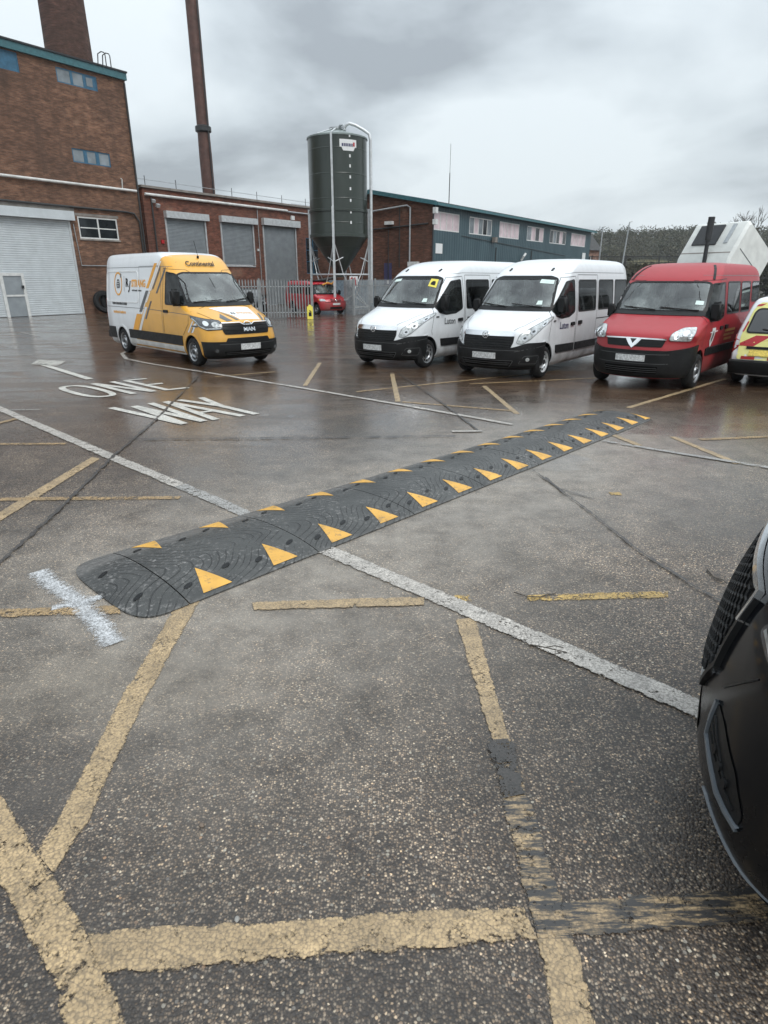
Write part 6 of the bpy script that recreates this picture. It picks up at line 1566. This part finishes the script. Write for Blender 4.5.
# car with red and yellow chevrons on its tail
EST = [(.22, -.20, -4.20, .76, .60), (.30, -.06, -4.30, .83, .66), (.44, .0, -4.34, .86, .70), (.58, -.02, -4.34, .87, .70), (.72, -.10, -4.27, .87, .66), (.82, -.30, -4.25, .868, .6), (.92, -.70, -4.22, .865, .5), (1.0, -1.0, -4.19, .855, .42),
       (1.10, -1.15, -4.15, .835, .36), (1.40, -1.60, -4.03, .755, .3), (1.58, -1.90, -3.94, .70, .26), (1.66, -2.15, -3.88, .64, .22), (1.70, -2.45, -3.78, .54, .2)]
def make_estate():
    root = empty('estate_car'); tag(root, 'white estate car with red and yellow chevrons on its tailgate at the right edge', 'car')
    sh = Shape(EST, 2.3, .12, 3.0); FA = .85; WB = 2.65
    b = sh.solid(.07).build('body', [M['p_white']], root); w = MB()
    for x in (-FA, -FA - WB):
        for sg in (-1, 1): w.lathe([(.0005, sg*.55), (.36, sg*.55), (.36, sg*1.2), (.0005, sg*1.2)], 'y', 32, (x, 0, .30))
    carve(b, [(w, M['black_ink'])]); fr, rr = sh.front, sh.rear
    patch('windscreen', [(-.74, 1.02), (.74, 1.02), (.60, 1.52), (-.60, 1.52)], fr, M['glass_dark'], root, .006, r=.05)
    pan = patch('tailgate_panel', [(-.76, .54), (.76, .54), (.77, .98), (.66, 1.46), (.56, 1.60), (-.56, 1.60), (-.66, 1.46), (-.77, .98)], rr, M['fluor'], root, .006, grid=.1, r=.04)
    def chev(y0, y1, z0, z1, sk): patch('chevron', [(y0, z0), (y1, z0), (y1 + sk, z1), (y0 + sk, z1)], rr, M['red_ink'], pan, .010, grid=.1)
    # stripes rise towards the middle
    for sg in (-1, 1):
        patch('chevron', [(sg*.755, .79), (sg*.51, .79), (sg*.24, .99), (sg*.50, .99), (sg*.755, .84)], rr, M['red_ink'], pan, .010, grid=.1)
        patch('chevron', [(sg*.24, .79), (sg*.02, .79), (sg*.02, .95), (sg*.04, .95)], rr, M['red_ink'], pan, .010, grid=.1)
        chev(sg * .68, sg * .44, .545, .60, 0); chev(sg * .22, sg * .02, .545, .60, 0)
        patch('chevron', [(sg*.765, 1.05), (sg*.735, 1.05), (sg*.68, 1.24), (sg*.71, 1.24)], rr, M['red_ink'], pan, .010); patch('chevron', [(sg*.63, 1.52), (sg*.60, 1.56), (sg*.46, 1.58), (sg*.54, 1.53)], rr, M['red_ink'], pan, .010)
    wd = [(-.69, 1.04), (.69, 1.04), (.61, 1.42), (.55, 1.48), (-.55, 1.48), (-.61, 1.42)]
    patch('rear_window', wd, rr, M['glass_dark'], root, .014, r=.06, depth=.01); strip('seal', round_poly(wd, .06, 4), rr, M['black_ink'], root, .03, .016, closed=True)
    wl = MB(); wl.tube([rr(0, 1.06) + Vector((-.04, 0, 0)), rr(.42, 1.12) + Vector((-.04, 0, 0))], .012, 6); wl.build('wiper', M['wiper'], root)
    patch('plate_light_bar', [(-.62, .735), (.62, .735), (.62, .785), (-.62, .785)], rr, M['black_plastic'], root, .03, depth=.03)
    patch('number_plate', [(-.56, .61), (.0, .61), (.0, .72), (-.56, .72)], rr, M['plate_y'], root, .020, depth=.01); patch('number_plate', [(.04, .61), (.56, .61), (.56, .72), (.04, .72)], rr, M['plate_y'], root, .020, depth=.01)
    for sg in (-1, 1):
        fn = lambda a, c, s=sg: sh.side(a, c, s)
        patch('rear_lamp', [(-4.02, .66), (-4.22, .66), (-4.22, .96), (-4.08, 1.0), (-4.0, .96)], fn, M['red_lens'], root, .012, depth=.02, r=.02)
        patch('side_window', [(-1.45, 1.04), (-1.80, 1.50), (-2.4, 1.54), (-2.4, 1.04)], fn, M['glass_dark'], root, .006, r=.04); patch('side_window', [(-2.48, 1.04), (-2.48, 1.54), (-3.2, 1.54), (-3.2, 1.04)], fn, M['glass_dark'], root, .006, r=.04)
        patch('side_window', [(-3.28, 1.06), (-3.28, 1.52), (-3.65, 1.48), (-3.85, 1.08)], fn, M['glass_dark'], root, .006, r=.04)
        patch('headlight', [(.44, .64), (.82, .66), (.86, .78), (.5, .74)], lambda a, c, s=sg: sh.corner(s * a, c), M['lens'], root, .010, r=.03, depth=.02); mirror(root, -1.35, .84, 1.06, sg, .6)
        for x in (-FA, -FA - WB): wheel(root, x, sg * .78, .31, .20)
        strip('door_seam', [(-2.44, .3), (-2.44, 1.58)], fn, M['black_ink'], root, .012, .003); strip('roof_rail', [(-2.3, 1.64), (-3.7, 1.62)], fn, M['black_ink'], root, .02, .02, depth=.02)
    bp = MB(); vs = []; fs = []
    zs = [(.24, -.02), (.26, .05), (.40, .06), (.50, .06), (.53, .0)]; ys = [-.90 + 1.8 * k / 24 for k in range(25)]
    for z, o in zs:
        for y in ys:
            p = rr(y / .90 * sh.W(z) * .985, z); vs.append((p.x - o, y if abs(y) < .86 else math.copysign(.885, y), z))
    for i in range(4):
        for k in range(24): fs.append((i*25+k, i*25+k+1, (i+1)*25+k+1, (i+1)*25+k))
    bp.add(vs, fs).build('bumper', M['black_plastic'], root, 40)
    q = MB(); q.box(-3.86, -3.75, -.40, -.34, 1.69, 1.78); q.box(-3.90, -3.70, -.10, .10, 1.69, 1.77); q.build('roof_beacon', M['white_ink'], root)
    MB().box(-4.1, -.5, -.66, .66, .22, .36).build('underbody', M['black_ink'], root)
    return root
est = make_estate()
h = R(53); cx, cy = 7.66, 12.15
est.location = (cx + math.cos(h) * 4.3, cy + math.sin(h) * 4.3, 0); est.rotation_euler = (0, 0, h)

# ------------------------------------------------------------------ the black car close by on the right
NOSE = [(.15, -.26, -4.25, .80, .26), (.19, -.12, -4.32, .87, .29), (.26, -.04, -4.36, .915, .32), (.36, .0, -4.38, .93, .34), (.50, .0, -4.38, .935, .35), (.64, -.015, -4.38, .935, .35), (.79, -.05, -4.37, .935, .35), (.92, -.10, -4.36, .93, .36), (1.02, -.20, -4.34, .925, .36),
        (1.08, -.38, -4.32, .92, .36), (1.12, -.72, -4.30, .915, .35), (1.145, -1.06, -4.28, .91, .34), (1.18, -1.26, -4.25, .90, .34), (1.39, -1.62, -4.10, .83, .32), (1.54, -1.92, -3.95, .76, .30), (1.61, -2.15, -3.82, .70, .28), (1.66, -2.5, -3.6, .56, .26)]
def make_black_car():
    root = empty('suv_car'); tag(root, 'glossy black car whose front corner shows close by at the right edge', 'car')
    sh = Shape(NOSE, 2.15, .14, 3.0); FA = .90; WB = 2.65
    b = sh.solid(.03).build('body', [M['p_black']], root); w = MB()
    for x in (-FA, -FA - WB):
        for sg in (-1, 1): w.lathe([(.0005, sg*.60), (.39, sg*.60), (.39, sg*1.2), (.0005, sg*1.2)], 'y', 48, (x, 0, .345))
    # pockets for the corner intakes and the grille
    q = MB()
    carve(b, [(w, M['black_ink'])]); fr = sh.front
    gr = [(-.34, .50), (.34, .50), (.46, .64), (.43, .88), (-.43, .88), (-.46, .64)]
    gp = patch('grille', gr, fr, M['black_ink'], root, .004, r=.04, grid=.05)
    # honeycomb mesh
    hm = MB(); s_ = .030
    for i in range(-14, 15):
        for j in range(0, 11):
            cy_, cz = i * s_ * 1.5, .52 + j * s_ * 1.732 * .72 + (s_ * .62 if i % 2 else 0)
            lim = .33 + min(1, (cz - .50) / .12) * .09
            if abs(cy_) > lim or cz > .86: continue
            pts = [fr(cy_ + s_ * .95 * math.cos(R(60*k)), cz + s_ * .66 * math.sin(R(60*k))) for k in range(7)]
            hm.tube([p + Vector((.016, 0, 0)) for p in pts[:4]], .0055, 4, cap=False)
    hm.build('grille_mesh', M['black_plastic'], gp)
    strip('grille_surround', [(-.45, .88), (-.475, .64), (-.36, .49)], fr, M['black_plastic'], gp, .022, .018, depth=.02); strip('grille_surround', [(.45, .88), (.475, .64), (.36, .49)], fr, M['black_plastic'], gp, .022, .018, depth=.02)
    strip('chrome_surround', [(-.46, .80), (-.44, .90), (.44, .90), (.46, .80)], fr, M['chrome'], gp, .020, .022, depth=.02)
    for sg in (-1, 1):
        fnc = lambda a, c, s=sg: sh.corner(s * a, c)
        fy = lambda a, c, s=sg: fr(s * a, c)
        hp = [(.42, .86), (.56, .83), (.85, .86), (1.10, .93), (.95, .96), (.62, .955), (.46, .93)]
        h_ = patch('headlight', hp, fnc, M['lens_dark'], root, .008, r=.03, depth=.02, grid=.04)
        for (a, c, rr_) in ((.54, .885, .03), (.68, .90, .03)): patch('reflector', [(a + rr_*.9*math.cos(t), c + rr_*math.sin(t)) for t in [2*math.pi*k/16 for k in range(16)]], fnc, M['lens'], h_, .012, grid=.2)
        strip('daytime_lamp', [(.45, .875), (.56, .845), (.80, .865)], fnc, M['lens'], h_, .012, .012)
        # corner intake with slats and small lamps
        ip = [(.44, .48), (.60, .42), (.735, .40), (.745, .44), (.66, .53), (.52, .59), (.44, .60)]
        it = patch('corner_intake', ip, fnc, M['black_ink'], root, .003, r=.015, grid=.03)
        strip('intake_surround', [(.435, .60), (.435, .475), (.60, .41), (.745, .395)], fnc, M['grey_satin'], it, .014, .012, depth=.02)
        for k in range(3): strip('intake_slat', [(.46, .505 + k*.03), (.70 - k*.06, .43 + k*.035)], fnc, M['black_plastic'], it, .006, .008, depth=.006)
        for k in range(3): patch('fog_lamp', [(.53 + k*.05 + .014*math.cos(t), .505 - k*.018 + .014*math.sin(t)) for t in [2*math.pi*i/12 for i in range(12)]], fnc, M['black_plastic'], it, .012, grid=.2, depth=.01)
        strip('marker_lamp', [(.22, .70), (.27, .63)], fnc, M['chrome'], root, .022, .012, depth=.01)
        patch('corner_lip', [(.47, .25), (.60, .19), (.86, .17), (.88, .20), (.76, .235), (.63, .29), (.53, .335), (.48, .32)], fnc, M['grey_satin'], root, .008, r=.01, depth=.03, grid=.04)
        strip('marker_lamp', [(.40, .655), (.47, .60)], fy, M['chrome'], root, .022, .012, depth=.01)
        strip('bumper_crease', [(.42, .64), (.55, .78)], fnc, M['black_ink'], root, .006, .002)
        strip('wing_seam', [(1.12, .86), (1.0, .66), (1.0, .62)], fnc, M['black_ink'], root, .006, .003)
        fn = lambda a, c, s=sg: sh.side(a, c, s)
        patch('side_window', [(-1.50, 1.19), (-1.95, 1.52), (-2.5, 1.55), (-2.5, 1.19)], fn, M['glass_dark'], root, .006, r=.04); patch('side_window', [(-2.58, 1.19), (-2.58, 1.55), (-3.3, 1.52), (-3.7, 1.20)], fn, M['glass_dark'], root, .006, r=.04)
        for a in (-1.30, -2.54, -3.45): strip('door_seam', [(a, .35), (a, 1.08)], fn, M['black_ink'], root, .008, .003)
        patch('door_handle', [(-2.25, .93), (-2.25, .96), (-2.45, .96), (-2.45, .93)], fn, M['chrome'], root, .03, depth=.03); mirror(root, -1.45, .90, 1.14, sg, .75)
        for x in (-FA, -FA - WB): wheel(root, x, sg * .84, .345, .22, spokes=5)
        arch_lips(root, sh, (-FA, -FA - WB), .40, M['black_plastic'], w=.05, off=.010, sides=(sg,))
    band('splitter', sh, .165, .20, -.98, .98, M['black_plastic'], root, .016, .02, 60)
    band('lower_lip', sh, .15, .17, -.9, .9, M['black_ink'], root, .02, .02, 40)
    patch('lower_intake', [(-.46, .26), (.46, .26), (.42, .40), (-.42, .40)], fr, M['black_ink'], root, .004, r=.03)
    patch('number_plate', [(-.26, .455), (.26, .455), (.26, .565), (-.26, .565)], fr, M['plate'], root, .014, depth=.015)
    patch('windscreen', [(-.80, 1.19), (.80, 1.19), (.66, 1.54), (-.66, 1.54)], fr, M['glass_dark'], root, .006, r=.05); patch('rear_window', [(-.70, 1.14), (.70, 1.14), (.60, 1.50), (-.60, 1.50)], sh.rear, M['glass_dark'], root, .006, r=.05)
    top = lambda x, y: sh.top(x, y, .94, 1.17)
    for sg in (-1, 1): strip('bonnet_seam', [(-.26, sg*.60), (-.6, sg*.78), (-1.0, sg*.84)], top, M['black_ink'], root, .008, .003)
    patch('rear_lamp', [(-.84, .85), (-.60, .85), (-.60, 1.0), (-.82, 1.0)], sh.rear, M['red_lens'], root, .01); patch('rear_lamp', [(.84, .85), (.60, .85), (.60, 1.0), (.82, 1.0)], sh.rear, M['red_lens'], root, .01)
    MB().box(-4.1, -.55, -.70, .70, .17, .36).build('underbody', M['black_ink'], root)
    return root
bc = make_black_car(); bc.location = (1.48, 2.372, 0); bc.rotation_euler = (0, 0, R(144.8)); bc.scale = (1.15, 1.15, 1.15)

# ------------------------------------------------------------------ the far side: boundary, poles, house, hill
def leafy(n, pos, size, seed=1):
    rnd = random.Random(seed); mb = MB(); vs = []; fs = []
    for _ in range(n):
        c = pos(rnd); s_ = size * rnd.uniform(.5, 1.4)
        a = Vector((rnd.gauss(0, 1), rnd.gauss(0, 1), rnd.gauss(0, 1))).normalized(); b_ = a.orthogonal().normalized(); c2 = a.cross(b_)
        k = len(vs); ang = rnd.uniform(0, 6.28)
        for t in range(4):
            u, v = ((-1,-.6),(1,-.5),(.8,.7),(-.7,.5))[t]; vs.append(tuple(c + (b_ * u + c2 * v) * s_))
        fs.append((k, k+1, k+2, k+3))
    mb.add(vs, fs); return mb
def foliage(name, c1, c2):
    t = NT(name); oi = t.N.new('ShaderNodeNewGeometry').outputs['Random Per Island']
    c = t.mix(oi, c1, c2); c = t.mix(t.ramp(t.noise(.05, 3, t.geo()), [(.4, 0), (.6, .6)]), c, (.090, .078, .056)); c = t.mix(1, c, t.ramp(t.noise(.13, 2, t.geo()), [(.35, .7), (.65, 1.25)]), 'MULTIPLY'); return t.done(t.bsdf(Base_Color=c, Roughness=.9, Specular_IOR_Level=.1))
M['wood'] = foliage('winter_woodland', (.058, .062, .040), (.092, .092, .060))
M['hedge'] = foliage('dark_hedge_leaves', (.018, .025, .014), (.050, .055, .030))
def hill_z(x, y):
    rx = .5 + .5 * math.tanh((x - 40) / 45); ry = math.exp(-((y - 345) / 75) ** 2) if y < 345 else 1
    base = 22.5 - 4.5 * max(0, (x - 150) / 60) + 1.6 * math.sin(x / 23.0) + .9 * math.sin(x / 9.0 + 1)
    return max(-.5, base * rx * ry)
def make_hill():
    mb = MB(); nx, ny = 90, 40; X = [-60 + 560 * i / nx for i in range(nx + 1)]; Y = [150 + 320 * j / ny for j in range(ny + 1)]
    t = NT('hill_grass'); n = t.noise(.018, 5, t.geo()); n2 = t.noise(.2, 5, t.geo())
    dn = t.N.new('ShaderNodeVectorMath'); dn.operation = 'DISTANCE'; t.L.new(t.map(t.geo(), (1/14, 1/16, 0)), dn.inputs[0]); dn.inputs[1].default_value = (108/14, 262/16, 0)
    c = t.mix(t.step(dn.outputs['Value'], 1.15, .85), (.040, .040, .028), t.mix(t.ramp(n, [(.42, 0), (.55, 1)]), (.085, .085, .045), (.13, .115, .06))); c = t.mix(1, c, t.ramp(n2, [(.3, .7), (.7, 1.3)]), 'MULTIPLY')
    m_ = t.done(t.bsdf(Base_Color=c, Roughness=.95, Specular_IOR_Level=.1))
    mb.add([(x, y, hill_z(x, y)) for y in Y for x in X], [(j*(nx+1)+i, j*(nx+1)+i+1, (j+1)*(nx+1)+i+1, (j+1)*(nx+1)+i) for j in range(ny) for i in range(nx)])
    tag(mb.build('hill', m_, None, 60), kind='structure')
    cent = []
    rnd = random.Random(5)
    while len(cent) < 2300:
        x, y = rnd.uniform(60, 330), rnd.uniform(215, 365)
        # a clearing on the slope
        if ((x - 108) / 13) ** 2 + ((y - 262) / 15) ** 2 < 1: continue
        cent.append((x, y, rnd.choice((1.8, 2.2, 2.8, 3.4)) * rnd.uniform(.8, 1.2)))
    def pos(r):
        x, y, s_ = cent[r.randrange(len(cent))]; a = Vector((r.gauss(0, 1), r.gauss(0, 1), r.gauss(0, 1))).normalized() * r.uniform(.1, 1) ** .6
        return Vector((x + a.x * s_, y + a.y * s_, hill_z(x, y) + s_ * .75 + a.z * s_ * .85))
    tag(leafy(150000, pos, .30, 3).build('woodland', M['wood'], None, None, fix=False), kind='stuff')
    rnd = random.Random(9)
    tag(leafy(9000, lambda r: Vector((r.uniform(14, 75), 80 + r.uniform(-1.2, 1.2), abs(r.gauss(0, 1.0)) * .25 + r.uniform(0, 3.3))), .28, 4).build('hedge', M['hedge'], None, None, fix=False), kind='stuff')
make_hill()
def make_boundary():
    r = empty('boundary_fence', (15, 71, 0)); tag(r, 'high dark mesh boundary fence running across behind the parked vehicles', 'fence')
    for k in range(16):
        MB().box(k*3.6 - .05, k*3.6 + .05, -.05, .05, 0, 4.3).build('post', M['dark_steel'], r)
    for k in range(15):
        m = MB(); a, b = k*3.6 + .052, (k+1)*3.6 - .052
        for z in (.2, 2.0, 3.55, 4.15): m.box(a, b, -.03, .03, z, z + .07)
        for i in range(23): x = a + (b - a) * (i + .5) / 23; m.box(x - .014, x + .014, -.012, .012, .27, 4.15)
        m.build('mesh_panel', M['dark_steel'], r)
    for i, (px, yt, ly, lb) in enumerate(((603, 227, 70, 'left hand thin grey pole beyond the boundary fence, beside the end of the hall'), (626, 222, 66, 'taller right hand thin grey pole beyond the boundary fence, leaning slightly'))):
        u, fw, d_ = ray(px, yt); t = ly / fw; e = empty('pole', (u * t, ly, 0)); tag(e, lb, 'pole', 'poles beyond the fence'); z1 = EYE - d_ * t
        MB().tube([(0, 0, 0), (.12 * i * 3, 0, z1)], .09, 8, r1=.06).build('shaft', M['galv'], e); MB().tube([(.12*i*3, 0, z1), (.12*i*3 + .25, 0, z1 + .05)], .05, 6).build('lamp_arm', M['galv'], e)
make_boundary()
def make_house():
    r = empty('brick_house', (28.3, 104, 0), R(20)); tag(r, 'distant brick house with a chimney just past the end of the long hall', 'house')
    MB().box(-4, 4, -3, 3, 0, 6.2).build('wall', brick('pale_red_brick', (.30, .16, .12), (.24, .12, .09), (.3, .25, .2), .2), r)
    m = MB(); m.add([(-4.3, -3.4, 6.0), (4.3, -3.4, 6.0), (4.3, 3.4, 6.0), (-4.3, 3.4, 6.0), (-4.3, 0, 8.6), (4.3, 0, 8.6)], [(0,1,5,4), (3,4,5,2), (0,4,3), (1,2,5), (0,3,2,1)]); ro = m.build('roof', M['roofing'], r)
    MB().box(-3.2, -2.4, -.4, .4, 7.6, 9.6).build('chimney', M['brick_tower'], ro)
    for x in (-2.2, 1.8): f = MB().box(x - .7, x + .7, -3.06, -3.003, 3.8, 5.2).build('window', M['white_paint'], r); MB().box(x - .6, x + .6, -3.08, -3.062, 3.9, 5.1).build('pane', M['win_dark'], f)
make_house()

def bare_tree(x, y, h, seed, label, spread=.42):
    r = empty('bare_tree', (x, y, 0)); tag(r, label, 'tree', None); rnd = random.Random(seed)
    bark = M.setdefault('bark', plain('grey_bark', (.07, .06, .05), .9, var=.3))
    tr = MB(); tr.tube([(0, 0, 0), (.1, 0, h*.25), (0, .1, h*.45)], .22, 8, r1=.13); tr.build('trunk', bark, r, 40)
    m = MB()
    def grow(p, d, L, rad, k):
        q = p + d * L; m.tube([p, p + d * L * .5 + Vector((rnd.gauss(0, .04), rnd.gauss(0, .04), 0)) * L, q], rad, 4 if k > 1 else 6, cap=False, r1=rad * .6)
        if k == 4: return
        for _ in range(3 if k < 3 else 4):
            nd = (d + Vector((rnd.gauss(0, spread), rnd.gauss(0, spread), rnd.uniform(-.05, .3)))).normalized(); grow(q if rnd.random() < .6 else p.lerp(q, .6), nd, L * rnd.uniform(.6, .8), rad * .6, k + 1)
    for _ in range(4): grow(Vector((0, .1, h*.42)), Vector((rnd.gauss(0, .4), rnd.gauss(0, .4), 1)).normalized(), h * .18, .10, 0)
    m.build('branches', bark, r)
bare_tree(33.5, 62, 8.6, 3, 'bare tree rising above the tilted lorry cab')

# ------------------------------------------------------------------ litter on the asphalt
def twig(px, label, w=.004, z=.01, seed=1, fork=True):
    rnd = random.Random(seed); p = [G(*q) for q in px]; c = sum(p, Vector()) / len(p); r = empty('twig', (c.x, c.y, 0)); tag(r, label, 'twig', 'twigs fallen on the asphalt')
    pts = [Vector((q.x - c.x, q.y - c.y, z + .004 * rnd.random())) for q in p]; m = MB(); m.tube(pts, w, 6, r1=w*.5)
    m.build('stem', M['bark'], r)
    if fork: a = pts[len(pts)//2]; d = (pts[-1] - pts[0]).normalized(); n = Vector((-d.y, d.x, 0)); MB().tube([a, a + (d + n*.8) * .05, a + (d + n*.4) * .10], w*.6, 5).build('side_shoot', M['bark'], r)
twig([(514, 594), (526, 598), (541, 598), (556, 594)], 'thin dark twig lying across the broken yellow line near the middle', .004, seed=2)
twig([(530, 646), (545, 649), (567, 654)], 'small twig lying beside the long white line', .0035, seed=3)
twig([(707, 571), (713, 578), (722, 583)], 'dark forked twig on the bare asphalt close to the black car', .006, seed=4)
def pebble(px, s_, mat_, lb, name='pebble'):
    p = G(*px); m = MB(); rnd = random.Random(int(px[0])); prof = [(.001, -.5), (.7, -.4), (1, -.05), (.8, .35), (.4, .55), (.001, .6)]
    m.lathe([(a * s_, b * s_ * .7 + s_ * .3) for a, b in prof], 'z', 10)
    for i, v in enumerate(m.v): m.v[i] = (v[0] * (1 + rnd.uniform(-.15, .15)), v[1] * .7 * (1 + rnd.uniform(-.15, .15)), max(.001, v[2]))
    o = m.build(name, mat_, None, 50); o.location = (p.x, p.y, .001); o.rotation_euler = (0, 0, rnd.uniform(0, 3)); tag(o, lb, 'pebble', 'loose pebbles on the asphalt')
pebble((202, 826), .014, plain('brown_stone', (.16, .12, .09), .7), 'brown pebble lying alone in the middle of the hatched bay')
pebble((237, 920), .012, plain('white_stone', (.28, .27, .25), .8), 'white pebble just above the lower yellow line')
pebble((728, 608), .012, plain('dark_stone', (.03, .03, .03), .7), 'dark pebble at the end of the crack near the black car')


# ------------------------------------------------------------------ damp air over the far side
def make_haze():
    mb = MB(); mb.box(-420, 560, -60, 480, -1.5, 45); t = NT('haze')
    v = t.N.new('ShaderNodeVolumePrincipled'); t.set(v.inputs['Color'], (.86, .90, .93)); v.inputs['Density'].default_value = .00032; v.inputs['Anisotropy'].default_value = .2
    t.L.new(v.outputs[0], t.out.inputs['Volume']); tag(mb.build('haze', t.m), kind='stuff')
make_haze()
